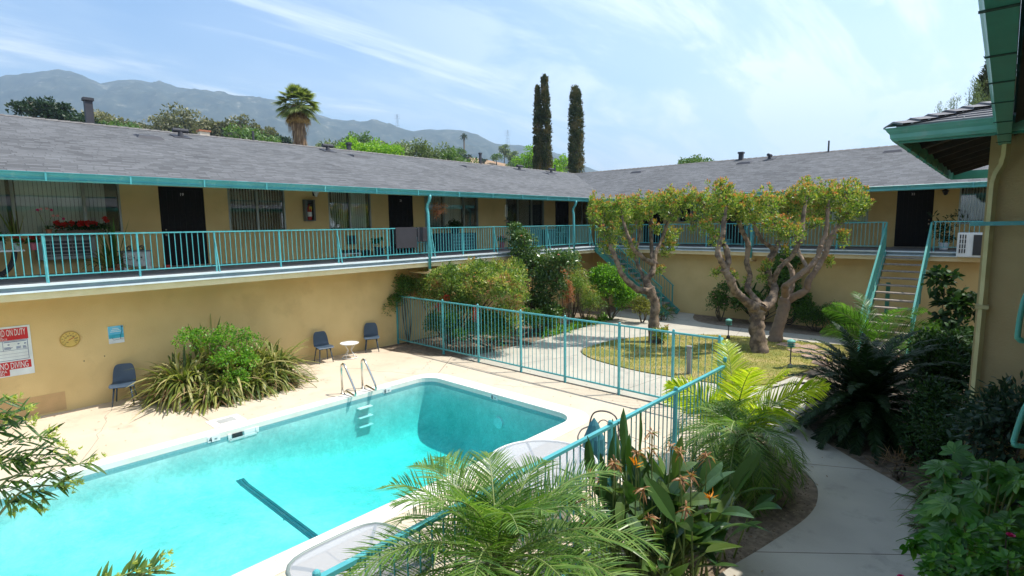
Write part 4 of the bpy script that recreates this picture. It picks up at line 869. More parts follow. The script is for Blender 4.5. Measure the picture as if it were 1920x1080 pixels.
MB().box(XL+.012, XL+.0145, y0+.002, y1-.002, 1.44, 1.53).build('sea_band', mat('picture_sea', (.03, .36, .5), (.1, .5, .6), scale=8), pc_)
g = MB()
for i in range(3): g.box(XL+.0145, XL+.016, y0+.08-.02*i, y1-.09+.02*i, 1.655-i*.035, 1.667-i*.035)
g.build('lettering_lines', SW, pc_)
g = MB(); g.tube([(XL+.018, y1-.03, 1.70), (XL+.018, y1-.03, 1.6), (XL+.018, y1-.06, 1.50), (XL+.018, y1-.07, 1.41), (XL+.018, y1-.02, 1.40)], .004, 5); g.tube([(XL+.018, y1-.07, 1.41), (XL+.018, y0+.09, 1.40), (XL+.018, y0+.06, 1.47)], .003, 5)
for a in (-40, 0, 40, 100, 200): g.bar((XL+.018, y1-.03, 1.7), (XL+.018, y1-.03+.03*math.sin(rad(a)), 1.7-.03*math.cos(rad(a))), .006, .006)
g.build('palm_drawing', INK, pc_)
for i, (y, z) in enumerate(((2.28, 1.02), (2.65, 1.06))): 
    tag(MB().lathe((XL+.004, y, z), [(.012, 0), (.008, .02)], 6).build('pipe_stub', BLACK), ('left' if i == 0 else 'right')+' one of two tiny dark stubs in the wall below the thermometer', 'stub')

# ------------------------------------------------------------ things on the upper walls and balconies
fe = thing('fire_extinguisher_cabinet', (XW+.1, 8.7, 4.08), 'grey cabinet with red fire extinguisher on the upper wall between two windows', 'fire extinguisher')
g = MB(); a, b = 8.53, 8.87; g.box(XW, XW+.02, a, b, 4.08, 4.76); g.box(XW+.02, XW+.18, a, a+.02, 4.08, 4.76); g.box(XW+.02, XW+.18, b-.02, b, 4.08, 4.76); g.box(XW+.02, XW+.18, a+.02, b-.02, 4.08, 4.1); g.box(XW+.02, XW+.18, a+.02, b-.02, 4.74, 4.76)
for q in (a+.02, b-.06): g.box(XW+.16, XW+.185, q, q+.04, 4.1, 4.74)
g.build('case', mat('case_grey', (.12, .13, .12), rough=.4), fe)
RED = mat('red_enamel', (.5, .02, .015), rough=.3)
MB().lathe((XW+.09, 8.7, 4.11), [(.07, 0), (.075, .02), (.075, .36), (.05, .42), (.02, .45), (.02, .5)], 16).build('cylinder', RED, fe, smooth=True)
MB().lathe((XW+.09, 8.7, 4.22), [(.077, 0), (.077, .15)], 16, False).build('paper_label', WHITE, fe)
MB().box(XW+.15, XW+.16, 8.66, 8.76, 4.42, 4.54).build('yellow_tag', mat('tag_yellow', (.6, .42, .04)), fe)
g = MB(); g.bar((XW+.09, 8.62, 4.6), (XW+.09, 8.8, 4.66), .03, .03); g.tube([(XW+.09, 8.76, 4.58), (XW+.12, 8.8, 4.45), (XW+.12, 8.79, 4.3)], .012, 6); g.build('valve', BLACK, fe)
def lantern(side, u, z, label, bright=False):
    p = np.array((XW, u, z)) if side == 'L' else np.array((u, YW, z)); n_ = np.array((1, 0, 0)) if side == 'L' else np.array((0, -1, 0))
    t = thing('wall_lantern', tuple(p), label, 'wall light', 'wall lanterns')
    q = p+n_*.12; MB().obox(p+n_*.02, n_*.02, np.cross(n_, (0, 0, 1))*.06, (0, 0, .09)).build('backplate', BLACK, t)
    MB().tube([p+n_*.03, q+np.array((0, 0, .06))], .012, 6).build('arm', BLACK, t)
    MB().lathe(q-np.array((0, 0, .12)), [(.03, 0), (.09, .14), (.11, .16), (.03, .22)], 8).build('lamp_shade', BLACK if not bright else WHITE, t)
lantern('L', 8.95, 4.98, 'small white spotlight high on the wall above the extinguisher cabinet', True)
lantern('B', -1.66, 4.85, 'black wall lantern right of the far right dark door')
# wind chime
wc = thing('wind_chime', (XW+.9, 17.2, 4.0), 'silver wind chime with a round clapper hanging from the eave', 'wind chime')
MB().tube([(XW+.9, 17.2, 4.05), (XW+.9, 17.2, 5.6)], .004, 4).build('cord', BLACK, wc)
for k in range(5): a = k*1.2566; MB().tube([(XW+.9+.05*math.cos(a), 17.2+.05*math.sin(a), 4.2), (XW+.9+.05*math.cos(a), 17.2+.05*math.sin(a), 4.72)], .012, 6).build('chime_tube', CHROME, wc)
MB().lathe((XW+.9, 17.2, 4.0), [(.02, 0), (.13, .02), (.12, .05), (.02, .09)], 14).build('clapper', mat('pinkish_metal', (.6, .5, .55), rough=.2, metal=.8), wc)
# rugs hung over the rail
RUG = mat('dark_rug', (.035, .032, .04), (.028, .026, .03), rough=.95, bump=.5, bscale=80)
for nm, ya, yb, zb, lab in (('a', 9.95, 10.75, 3.2, 'larger dark grey mat hung over the balcony rail, left of the pair'), ('b', 10.78, 11.3, 3.38, 'smaller dark grey mat hung over the rail beside the downpipe, right of the pair')):
    tag(MB().box(XE-.13, XE-.105, ya, yb, zb, 3.83).box(XE-.2, XE-.13, ya, yb, 3.826, 3.84).box(XE-.21, XE-.185, ya, yb, zb+.15, 3.83).build('door_mat', RUG, bevel=.006), lab, 'mat', 'mats on the balcony rail')
# window air conditioner under the left window
def ac(side, u0, u1, z0, z1, dep, label, mcol, facing=1):
    cy = (u0+u1)/2; p = (XW+dep/2, cy, z0) if side == 'L' else (cy, YE-.1, z0)
    t = thing('air_conditioner', p, label, 'air conditioner'); return t
t = ac('L', 1.62, 2.9, 3.18, 3.8, .3, 'old grey window air conditioner with slatted grille below the leftmost window', None)
G_ = mat('old_grey_plastic', (.27, .29, .28), rough=.5)
g = MB(); g.box(XW, XW+.35, 1.9, 3.0, 3.2, 3.76); g.build('casing', G_, t, bevel=.01)
g = MB(); g.box(XW+.351, XW+.356, 2.02, 2.88, 3.28, 3.66); g.build('grille_recess', BLACK, t)
g = MB()
for i in range(5): g.box(XW+.356, XW+.372, 2.0, 2.9, 3.3+i*.085, 3.325+i*.085)
for i in range(4): g.box(XW+.355, XW+.37, 2.14+i*.2, 2.15+i*.2, 3.28, 3.66)
g.build('grille', G_, t)
t = thing('air_conditioner', (-.7, 21.7, 2.72), 'white air conditioner box with four vent slots jutting from the far balcony at right', 'air conditioner')
MB().box(-1.06, -.02, 21.35, 22.1, 2.74, 3.47).build('casing', WHITE, t, bevel=.012)
MB().box(-.68, -.05, 21.335, 21.35, 2.8, 3.41).build('coil_opening', BLACK, t)
g = MB()
for i in range(4):
    for j in range(3): g.box(-1.0+j*.06, -.97+j*.06, 21.34, 21.351, 2.86+i*.145, 2.98+i*.145)
g.build('vent_slots', BLACK, t)
# ornamental table with pots
def pot(name, x, y, z, r, h, m, label, cat='flower pot', soil=True, grp=None):
    t = thing(name, (x, y, z), label, cat, grp)
    MB().lathe((x, y, z), [(r*.72, 0), (r*.95, h*.85), (r*1.05, h*.86), (r*1.05, h), (r*.9, h), (r*.88, h*.9), (.01, h*.9)], 16).build('pot', m, t, smooth=False)
    return t
TERRA = mat('terracotta', (.42, .16, .08), (.35, .13, .07), rough=.8)
tb = thing('pedestal_table', (XW+.75, 1.0, ZD), 'low white-topped table on curved black legs carrying flower pots at the left edge', 'table')
MB().box(XW+.45, XW+1.1, .1, 1.62, 3.44, 3.48).build('table_top', WHITE, tb, bevel=.01)
for x in (XW+.55, XW+1.0):
    g = MB(); g.tube(smooth3([(x, .3, 3.44), (x, .33, 3.2), (x, .55, 2.98), (x, .9, 2.94), (x, 1.25, 2.98), (x, 1.42, 3.2), (x, 1.48, 3.44)]), .028, 8); g.tube([(x, .6, 2.97), (x, .52, ZD)], .03, 6); g.tube([(x, 1.2, 2.97), (x, 1.3, ZD)], .03, 6); g.build('leg_frame', BLACK, tb, smooth=True)
# white wooden chest with a dog's face
bx = thing('planter_box', (XW+.6, 3.75, ZD), 'white box with a dog face of black dots and arched feet on the balcony', 'box')
x0, x1, ya, yb = XW+.45, XW+.85, 3.42, 4.0
MB().box(x0, x1, ya, yb, ZD+.1, ZD+.47).build('body', mat('worn_white', (.62, .62, .6), (.5, .48, .46), scale=8), bx, bevel=.01)
g = MB(); g.box(x0, x1, ya, ya+.1, ZD, ZD+.1); g.box(x0, x1, yb-.1, yb, ZD, ZD+.1); g.build('feet', WHITE, bx)
g = MB(); g.box(x0-.02, x1+.02, ya-.03, yb+.03, ZD+.47, ZD+.5); g.build('lid', mat('grey_lid', (.2, .2, .2)), bx)
for y, z, r in ((3.64, .33, .022), (3.8, .33, .022), (3.72, .26, .03)): MB().tube([(x1, y, ZD+z), (x1+.006, y, ZD+z)], r, 10).build('face_dot', BLACK, bx)
for k, y in enumerate((3.6, 3.85)):
    s_ = thing('sandal', (XW+.7, y, ZD+.5), ('left' if k == 0 else 'right')+' black strappy sandal of the pair on the white dog-faced box', 'sandal', 'sandals on the box')
    MB().box(XW+.55, XW+.8, y-.05, y+.05, ZD+.5, ZD+.525).build('sole', BLACK, s_, bevel=.01)
    MB().tube([(XW+.74, y+.06*math.cos(a*.524), ZD+.52+.1*math.sin(a*.524)) for a in range(7)], .014, 6).build('strap', BLACK, s_)
    MB().tube([(XW+.62, y+.055*math.cos(a*.524), ZD+.52+.07*math.sin(a*.524)) for a in range(7)], .012, 6).build('strap', BLACK, s_)
sn = thing('toy_truck', (XW+1.2, 4.35, ZD), 'small red and black toy lying on the balcony floor by the white box', 'toy')
MB().box(XW+1.1, XW+1.2, 4.2, 4.34, ZD+.02, ZD+.12).build('cab', RED, sn, bevel=.01); MB().box(XW+1.1, XW+1.2, 4.34, 4.6, ZD+.03, ZD+.07).build('bed', BLACK, sn)
for y in (4.25, 4.52): MB().tube([(XW+1.09, y, ZD+.03), (XW+1.21, y, ZD+.03)], .03, 10).build('wheel', BLACK, sn)
# bench-like toys and pots right of it
lw = thing('low_stand', (XW+.8, 9.7, ZD), 'small white and black low stand on the balcony floor behind the rail', 'stand')
MB().box(XW+.6, XW+.95, 9.35, 10.0, ZD+.12, ZD+.16).build('top', WHITE, lw); MB().box(XW+.62, XW+.93, 9.4, 9.95, ZD+.17, ZD+.26).build('basket', BLACK, lw)
for y in (9.4, 9.92): MB().box(XW+.6, XW+.95, y, y+.05, ZD, ZD+.12).build('foot', WHITE, lw)
DBL = mat('dark_blue_glaze', (.03, .06, .09), rough=.25)
for i, (y, x, r, h, m, lab) in enumerate(((10.55, .35, .16, .2, BLACK, 'black pot on the floor left of the second dark door'), (11.15, .4, .14, .26, DBL, 'dark blue pot on the floor beside the second dark door'), (11.45, .5, .15, .3, DBL, 'taller dark blue pot nearest the second dark door'))): pot('plant_pot', XW+x, y, ZD, r, h, m, lab, 'plant pot', grp='pots by the second door')
MB_ = MB(); tag(MB_.box(XW+.01, XW+.06, 10.05, 10.4, 3.28, 3.58).build('utility_box', BLACK), 'small dark utility box fixed low on the upper wall behind the rail', 'utility box')
# teal balcony chairs, lattice crate further along
LB = mat('light_teal_plastic', (.16, .38, .42), rough=.5)
def balcony_chair(x, y, rz, label):
    t = thing('balcony_chair', (0, 0, 0), label, 'chair', 'light blue balcony chairs')
    g = MB()
    for i in range(5): g.box(-.22+i*.09, -.15+i*.09, -.24, .24, .4, .42)
    g.build('seat', LB, t); g = MB()
    for i in range(5): g.box(-.25, -.23, -.22+i*.095, -.16+i*.095, .45, .85)
    g.box(-.255, -.225, -.25, .25, .82, .88); g.build('backrest', LB, t)
    for a in (-.22, .2):
        for b in (-.23, .23): MB().box(a-.02, a+.02, b-.02, b+.02, 0, .42 if a > 0 else .88).build('leg', LB, t)
    for b in (-.26, .26): MB().box(-.24, .24, b-.03, b+.03, .6, .63).build('armrest', LB, t); MB().box(.18, .22, b-.02, b+.02, .4, .6).build('arm_post', LB, t)
    return rmat(t, (x, y, ZD), rz)
balcony_chair(XW+.7, 12.55, rad(10), 'light blue slatted chair behind the rail just right of the first downpipe')
balcony_chair(XW+.8, 19.2, rad(-60), 'light blue slatted chair left of the blue storage crate on the balcony')
balcony_chair(XW+.8, 21.2, rad(-110), 'light blue slatted chair right of the blue storage crate on the balcony')
balcony_chair(-8.1, 24.1, rad(-90), 'blue slatted chair on the far balcony, seen between limbs of the big pollarded tree')
cr_ = thing('storage_crate', (XW+.7, 20.2, ZD), 'blue grey slatted storage crate on the balcony below a window', 'crate')
MB().box(XW+.45, XW+.95, 19.8, 20.6, ZD+.02, ZD+.74).build('box', BLACK, cr_)
g = MB()
for i in range(9): g.box(XW+.951, XW+.965, 19.84+i*.09, 19.88+i*.09, ZD+.05, ZD+.7)
g.box(XW+.43, XW+.97, 19.76, 20.64, ZD+.74, ZD+.78); g.box(XW+.95, XW+.972, 19.78, 19.84, ZD, ZD+.74); g.box(XW+.95, XW+.972, 20.56, 20.62, ZD, ZD+.74); g.build('slats', LB, cr_)
lt = thing('storage_bench', (XW+.6, 14.2, ZD), 'dark cabinet with a teal grid front and a planter on top on the balcony', 'cabinet')
MB().box(XW+.35, XW+.9, 13.4, 15.4, ZD+.02, ZD+.72).build('carcass', DBL, lt)
g = MB()
for i in range(9): g.box(XW+.9, XW+.915, 14.1+i*.14, 14.13+i*.14, ZD+.1, ZD+.7)
for i in range(5): g.box(XW+.9, XW+.916, 14.1, 15.25, ZD+.12+i*.13, ZD+.145+i*.13)
g.build('grid', LB, lt)
for i, (y, r) in enumerate(((12.0, 0), (16.3, 0))): pass
for i, (x, y, m, lab) in enumerate(((-9.75, 24.2, DBL, 'round grey blue pot on the far balcony, left of two'), (-9.05, 24.2, LB, 'light blue pot on the far balcony, right of two'))): pot('plant_pot', x, y, ZD, .17, .26, m, lab, 'plant pot', grp='pots on the far balcony')
# hose coiled on the lower back wall
hs = thing('garden_hose', (-5.9, YL-.15, .3), 'black garden hose hanging in loops on the far lower wall beside the hedge', 'hose')
g = MB()
for k in range(4): r = .38+.05*k; g.tube([(-5.85+r*.55*math.cos(a*.3307), YL-.1-.015*k, .62+r*math.sin(a*.3307)*1.2) for a in range(20)], .018, 6)
g.tube(smooth3([(-6.3, YL-.1, .9), (-6.55, YL-.12, 1.0), (-6.7, YL-.12, .7), (-6.6, YL-.12, .3), (-6.75, YL-.1, .1)]), .018, 6); g.build('loops', BLACK, hs, smooth=True); MB().box(-6.0, -5.7, YL-.1, YL, 1.0, 1.06).build('bracket', BLACK, hs)
# path lamps
def path_lamp(x, y, h, label, tiers=3):
    t = thing('path_lamp', (x, y, 0), label, 'garden lamp', 'teal capped garden lamps')
    MB().tube([(x, y, 0), (x, y, h-.1)], .017, 8).build('stake', DKGREY, t); MB().lathe((x, y, 0), [(.06, 0), (.06, .1), (.02, .12)], 10).build('base', DKGREY, t)
    for k in range(tiers): MB().lathe((x, y, h-.14+k*.055), [(.03, -.01), (.1, 0), (.1, .012), (.03, .035)], 14).build('louvre', GTEAL if k < tiers-1 else LGT, t)
    MB().lathe((x, y, h-.14), [(.05, 0), (.05, .12)], 10).build('lens', mat('lamp_lens', (.4, .42, .38)), t)
    MB().lathe((x, y, h-.14+tiers*.055-.02), [(.11, 0), (.09, .03), (.01, .06)], 14).build('cap', LGT, t)
path_lamp(-6.61, 18.0, .62, 'teal capped garden lamp left of the big pollarded tree near the far path')
path_lamp(-3.99, 15.37, .72, 'teal capped garden lamp on the lawn in front of the palm fronds', 3)
tag(MB().box(-5.83, -5.73, 13.05, 13.15, 0, .72).box(-5.85, -5.71, 13.03, 13.17, .72, .75).build('bollard_post', mat('grey_post', (.25, .24, .22), rough=.7), bevel=.008), 'short grey square post in the lawn behind the pool fence', 'post')
# potted plant on far balcony: pot only here, leaves with the planting below
# ------------------------------------------------------------ planting
from mathutils import noise as mnoise
def unit(v): return v/(np.linalg.norm(v, axis=-1, keepdims=True)+1e-9)
def blades(mb, base, dirv, nrm, L, W, droop=0, prof=(.5, 1, .8, .05), fold=0):
    """leaf strips: base (n,3), direction, surface normal, length, width"""
    base = np.asarray(base, float); n = len(base); dirv = unit(np.asarray(dirv, float)); nrm = np.asarray(nrm, float)
    L = np.broadcast_to(np.asarray(L, float), (n,)); W = np.broadcast_to(np.asarray(W, float), (n,)); droop = np.broadcast_to(np.asarray(droop, float), (n,))
    side = unit(np.cross(dirv, nrm)); up = unit(np.cross(side, dirv)); K = len(prof); cols = 3 if fold else 2; V = np.zeros((n, K, cols, 3))
    for k in range(K):
        t = k/(K-1); p = base+dirv*(L*t)[:, None]; p = p-np.array((0, 0, 1.))*(droop*L*t*t)[:, None]; w = (W*prof[k]/2)[:, None]*side
        if fold: f = (W*prof[k]*fold)[:, None]*up; V[:, k, 0] = p-w+f; V[:, k, 1] = p; V[:, k, 2] = p+w+f
        else: V[:, k, 0] = p-w; V[:, k, 1] = p+w
    q = []
    for k in range(K-1):
        for c in range(cols-1): a = k*cols+c; q.append((a, a+1, a+cols+1, a+cols))
    q = np.array(q); F = (np.arange(n)*K*cols)[:, None, None]+q[None]
    return mb.addq(V.reshape(-1, 3), F.reshape(-1, 4))
def rdir(rng, n): v = rng.normal(size=(n, 3)); return unit(v)
def clump(mb, rng, c, r, n, L, W, prof=(.15, 1, .1), flat=1.0, shell=.45, up=.25, fold=0, droop=.1):
    """leaves through the outer part of a rounded tuft"""
    d = rdir(rng, n); d[:, 2] = np.abs(d[:, 2])*np.where(rng.random(n) < .28, -1, 1)
    rr = r*(shell+(1-shell)*rng.random(n)**.6)*(1+rng.normal(0, .1, n)); p = np.asarray(c, float)+d*rr[:, None]*np.array((1, 1, flat))
    dv = unit(d+rdir(rng, n)*.9+np.array((0, 0, up))); nv = unit(d*.5+rdir(rng, n)*.7+np.array((0, 0, .7)))
    blades(mb, p, dv, nv, L*rng.uniform(.7, 1.25, n), W*rng.uniform(.75, 1.2, n), droop, prof, fold)
def blobs(mb, rng, c, R, nc, per, cr, L, W, **k):
    if L < .12: per = int(per*1.35); L *= 1.15; W *= 1.2; cr *= 1.12
    """a crown or bush: many tufts spread over and inside an ellipsoid"""
    d = rdir(rng, nc); d[:, 2] = np.where(d[:, 2] < -.35, -d[:, 2], d[:, 2]); rr = (.35+.65*rng.random(nc)**.5)*rng.uniform(.8, 1.1, nc)
    P_ = np.asarray(c)+d*rr[:, None]*np.asarray(R)*.85
    for p in P_: s_ = rng.uniform(.65, 1.3); clump(mb, rng, p, cr*s_, max(4, int(per*s_*s_)), L, W, **k)
    return P_
def woody(mb, rng, base, tips, r0, n=6, sway=.1):
    base = np.asarray(base, float)
    for tp in tips:
        tp = np.asarray(tp, float); m1 = base+(tp-base)*.4+rng.normal(0, sway, 3)*np.array((1, 1, .3)); mb.tube(smooth3([base, m1, tp], 3), list(np.linspace(r0, r0*.25, 7)), n, False)
BARK = mat('pollard_bark', (.25, .18, .12), (.10, .07, .05), rough=.9, scale=6, bump=1, bscale=18, c3=(.045, .035, .03), scale3=5, lo=.42, hi=.58)
BARK2 = mat('smooth_bark', (.27, .19, .13), (.2, .14, .1), rough=.85, scale=5, bump=.5, bscale=20, c3=(.14, .1, .08), scale3=3)
TWIG = mat('twig', (.12, .09, .06), (.08, .06, .04), rough=.9)
L_POL = leafmat('loquat_red_leaf', [(0, (.06, .13, .02)), (.34, (.14, .24, .035)), (.7, (.25, .32, .05)), (.9, (.38, .38, .09)), (1, (.46, .40, .14))], trans=.35)
L_NEW = leafmat('new_leaf_growth', [(0, (.42, .36, .08)), (.45, (.52, .25, .08)), (1, (.50, .13, .07))], trans=.35)
L_GRN = leafmat('mid_green_leaf', [(0, (.025, .07, .012)), (.5, (.06, .14, .02)), (1, (.12, .22, .035))])
L_BRT = leafmat('bright_green_leaf', [(0, (.05, .14, .012)), (.5, (.11, .26, .02)), (1, (.2, .36, .04))], trans=.4)
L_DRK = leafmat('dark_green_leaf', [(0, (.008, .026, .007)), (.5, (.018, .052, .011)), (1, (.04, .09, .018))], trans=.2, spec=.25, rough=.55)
L_NAN = leafmat('nandina_leaf', [(0, (.05, .10, .02)), (.45, (.12, .20, .035)), (.7, (.28, .34, .07)), (.9, (.40, .34, .13)), (1, (.42, .18, .09))], trans=.35, nscale=1.6)
L_CAM = leafmat('camellia_leaf', [(0, (.03, .08, .018)), (.6, (.075, .15, .03)), (1, (.16, .23, .07))], trans=.2, rough=.3, spec=.5)
L_FLAX = leafmat('strap_leaf', [(0, (.05, .08, .015)), (.45, (.13, .17, .03)), (.75, (.27, .28, .07)), (1, (.42, .36, .17))], trans=.3)
L_DEAD = leafmat('dead_leaf', [(0, (.10, .05, .025)), (.6, (.2, .12, .06)), (1, (.34, .24, .13))], trans=.2)
L_PALM = leafmat('palm_leaflet', [(0, (.045, .12, .018)), (.5, (.11, .21, .035)), (1, (.22, .32, .08))], trans=.4, rough=.35, spec=.4)
L_YPLM = leafmat('yellow_palm_leaflet', [(0, (.20, .30, .02)), (.6, (.38, .46, .03)), (1, (.54, .54, .07))], trans=.5, rough=.35)
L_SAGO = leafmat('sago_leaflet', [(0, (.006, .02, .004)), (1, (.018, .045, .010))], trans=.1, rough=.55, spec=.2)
L_BOP = leafmat('paddle_leaf', [(0, (.025, .07, .02)), (.6, (.05, .11, .028)), (1, (.11, .17, .05))], trans=.25, rough=.3, spec=.6)
L_OLE = leafmat('oleander_leaf', [(0, (.05, .10, .02)), (.6, (.10, .18, .04)), (1, (.18, .26, .08))], trans=.3, rough=.35, spec=.5)
F_RED = leafmat('red_petal', [(0, (.45, .01, .01)), (1, (.6, .04, .02))], trans=.3); F_PINK = leafmat('pink_petal', [(0, (.6, .2, .25)), (1, (.75, .4, .42))], trans=.3)
F_MAG = leafmat('magenta_petal', [(0, (.45, .01, .12)), (1, (.6, .05, .2))], trans=.3)
F_ORG = leafmat('orange_petal', [(0, (.75, .22, .01)), (1, (.85, .35, .03))], trans=.35); F_DRY = leafmat('dry_flower', [(0, (.30, .14, .07)), (1, (.5, .27, .14))], trans=.3)
F_YEL = leafmat('yellow_green_buds', [(0, (.35, .42, .08)), (1, (.55, .55, .15))], trans=.3)
RIB = mat('palm_rib', (.20, .26, .07), (.14, .18, .05), rough=.5)
TRK = mat('fibrous_trunk', (.13, .095, .06), (.06, .045, .03), rough=.95, scale=20, bump=1, bscale=25)

# pollarded trees: limbs as (x, y, z, radius)
T1 = [[(-8.26, 15.96, -.05, .24), (-8.3, 16.02, .61, .19), (-8.32, 16.1, 1.25, .17), (-8.5, 16.02, 1.75, .2)], [(-8.5, 16.02, 1.7, .15), (-8.63, 15.63, 1.73, .12), (-8.81, 15.36, 1.95, .11), (-8.97, 15.13, 2.25, .1), (-9.08, 14.96, 2.7, .09), (-9.22, 14.89, 3.09, .08), (-9.34, 14.97, 3.37, .07), (-9.56, 14.97, 3.76, .06), (-9.75, 15.01, 4.21, .04)], [(-8.5, 16.02, 1.7, .17), (-8.57, 16.0, 2.01, .13), (-8.47, 16.13, 2.25, .12), (-8.48, 16.3, 2.54, .1), (-8.51, 16.47, 2.93, .08), (-8.43, 16.75, 3.38, .07), (-8.33, 16.94, 3.98, .06), (-8.29, 17.04, 4.45, .03)], [(-8.48, 16.3, 2.5, .1), (-8.57, 15.71, 2.78, .09), (-8.71, 15.36, 3.08, .08), (-8.79, 15.2, 3.42, .06), (-8.94, 15.14, 3.86, .05), (-9.03, 15.12, 4.28, .03)], [(-8.52, 16.28, 2.6, .09), (-8.78, 16.68, 3.22, .07), (-8.9, 16.81, 3.85, .08), (-8.91, 16.89, 4.45, .05)], [(-8.56, 16.1, 1.74, .1), (-9.06, 16.42, 2.33, .07), (-9.3, 16.55, 2.76, .06), (-9.3, 16.82, 3.67, .05), (-9.39, 16.82, 4.21, .03)]]
T2 = [[(-5.2, 16.72, -.06, .32), (-5.3, 16.75, .64, .25), (-5.32, 16.8, 1.11, .23), (-5.29, 16.87, 1.4, .25)], [(-5.29, 16.85, 1.22, .22), (-5.48, 16.57, 1.43, .17), (-5.63, 16.34, 1.65, .14), (-5.77, 16.11, 1.87, .13), (-5.86, 15.94, 2.21, .13), (-5.97, 15.88, 2.46, .12), (-5.93, 15.96, 2.74, .1), (-6.0, 15.95, 3.1, .09), (-6.06, 15.92, 3.22, .07)], [(-5.97, 15.89, 2.51, .1), (-6.08, 15.7, 2.81, .1), (-6.15, 15.69, 3.11, .09), (-6.07, 15.82, 3.5, .08), (-6.08, 15.88, 3.89, .07), (-6.05, 15.97, 4.32, .05)], [(-5.25, 16.9, 1.32, .16), (-5.5, 16.98, 1.59, .11), (-5.7, 16.98, 1.87, .1), (-5.71, 17.17, 2.25, .09), (-5.81, 17.14, 2.64, .09), (-5.81, 17.22, 3.15, .09), (-5.98, 17.14, 3.59, .08), (-6.07, 16.99, 3.98, .07), (-6.17, 16.96, 4.38, .04)], [(-5.26, 16.89, 1.3, .2), (-5.12, 17.31, 1.48, .16), (-5.12, 17.63, 1.8, .14), (-5.22, 17.71, 2.0, .13), (-5.32, 17.66, 2.27, .12), (-5.35, 17.7, 2.63, .12), (-5.25, 17.84, 3.0, .1), (-5.37, 17.63, 3.17, .07), (-5.46, 17.43, 3.29, .07), (-5.57, 17.24, 3.55, .07), (-5.69, 17.18, 3.89, .05)], [(-5.27, 17.81, 2.85, .1), (-5.2, 18.06, 3.22, .08), (-5.15, 18.19, 3.72, .06), (-5.14, 18.28, 4.21, .04)], [(-5.22, 17.72, 2.0, .11), (-5.09, 17.6, 2.28, .09), (-4.97, 17.61, 2.5, .08), (-4.72, 17.75, 2.82, .08), (-4.57, 17.8, 3.15, .08), (-4.52, 17.9, 3.46, .07), (-4.51, 17.99, 3.95, .07), (-4.49, 18.1, 4.51, .05)]]
T3 = [[(-5.31, 18.53, -.05, .24), (-5.22, 18.73, .69, .21), (-5.16, 18.87, 1.21, .2), (-5.11, 18.96, 1.46, .19)], [(-5.1, 18.95, 1.34, .16), (-4.8, 18.98, 1.52, .13), (-4.58, 19.07, 1.72, .12), (-4.53, 19.03, 2.0, .11), (-4.37, 19.22, 2.33, .11), (-4.3, 19.46, 2.58, .1), (-4.21, 19.59, 2.88, .09), (-4.19, 19.79, 3.15, .1), (-4.09, 19.94, 3.47, .1), (-3.96, 20.25, 3.84, .09), (-3.81, 20.43, 4.15, .05)], [(-5.14, 18.93, 1.4, .15), (-5.1, 18.6, 1.75, .12), (-4.95, 18.15, 1.9, .1), (-4.65, 18.27, 2.19, .1), (-4.35, 18.45, 2.52, .09), (-4.23, 18.6, 2.73, .09), (-4.16, 18.72, 3.12, .09), (-4.09, 18.84, 3.46, .08), (-4.07, 18.92, 3.85, .07), (-4.09, 19.01, 4.52, .05)], [(-5.11, 18.96, 1.42, .13), (-5.06, 19.19, 1.74, .1), (-5.09, 19.36, 2.15, .09), (-5.24, 19.4, 2.46, .08), (-5.45, 19.24, 2.64, .05)], [(-4.49, 18.83, 2.29, .07), (-4.69, 19.1, 2.57, .07), (-4.92, 19.35, 2.84, .06), (-5.06, 19.55, 3.18, .06), (-5.15, 19.56, 3.79, .04)]]
B1 = [(-9.73, 14.83, 4.46, .38), (-9.66, 14.57, 4.04, .3), (-9.58, 15.23, 4.21, .43), (-9.09, 15.23, 4.28, .42), (-9.29, 14.76, 3.53, .37), (-9.64, 15.01, 3.09, .22), (-9.54, 16.17, 3.68, .4), (-9.18, 16.4, 4.47, .45), (-9.06, 16.38, 4.03, .36), (-8.87, 15.38, 3.18, .24), (-8.95, 15.85, 2.81, .16), (-8.31, 16.21, 4.49, .41), (-7.99, 16.3, 4.55, .41), (-7.92, 16.18, 4.18, .34), (-7.76, 16.58, 4.43, .38), (-8.75, 16.91, 3.66, .23), (-8.25, 17.15, 3.48, .3), (-8.29, 17.0, 3.04, .27), (-8.43, 16.82, 2.81, .18), (-7.6, 16.72, 4.65, .34), (-9.33, 15.1, 3.01, .22), (-8.37, 16.46, 2.27, .14), (-8.24, 16.45, .21, .23)]
B2 = [(-6.95, 16.52, 4.4, .49), (-7.19, 16.26, 3.83, .25), (-6.18, 15.8, 4.67, .43), (-6.49, 16.43, 4.15, .39), (-6.17, 16.86, 4.3, .45), (-6.51, 16.12, 3.59, .32), (-6.19, 15.74, 3.21, .17), (-5.65, 16.94, 4.16, .45), (-5.13, 16.71, 4.35, .46), (-5.14, 18.28, 4.16, .56), (-4.77, 18.55, 4.58, .46), (-5.11, 17.48, 3.65, .42), (-4.68, 17.38, 3.49, .35), (-5.54, 17.55, 2.16, .22), (-6.01, 16.49, 2.26, .14), (-6.51, 16.64, 2.32, .2), (-5.8, 17.17, 2.01, .13), (-5.2, 17.16, 2.54, .14)]
B3 = [(-4.55, 19.15, 4.75, .47), (-4.51, 19.44, 4.12, .41), (-4.11, 19.56, 4.61, .47), (-3.65, 19.45, 4.56, .46), (-3.41, 19.91, 4.35, .37), (-4.06, 20.22, 3.98, .31), (-3.71, 18.98, 3.33, .26), (-4.34, 18.47, 3.71, .23), (-4.09, 19.61, 2.54, .12), (-4.98, 18.2, 2.89, .13), (-3.65, 20.19, 4.78, .34)]
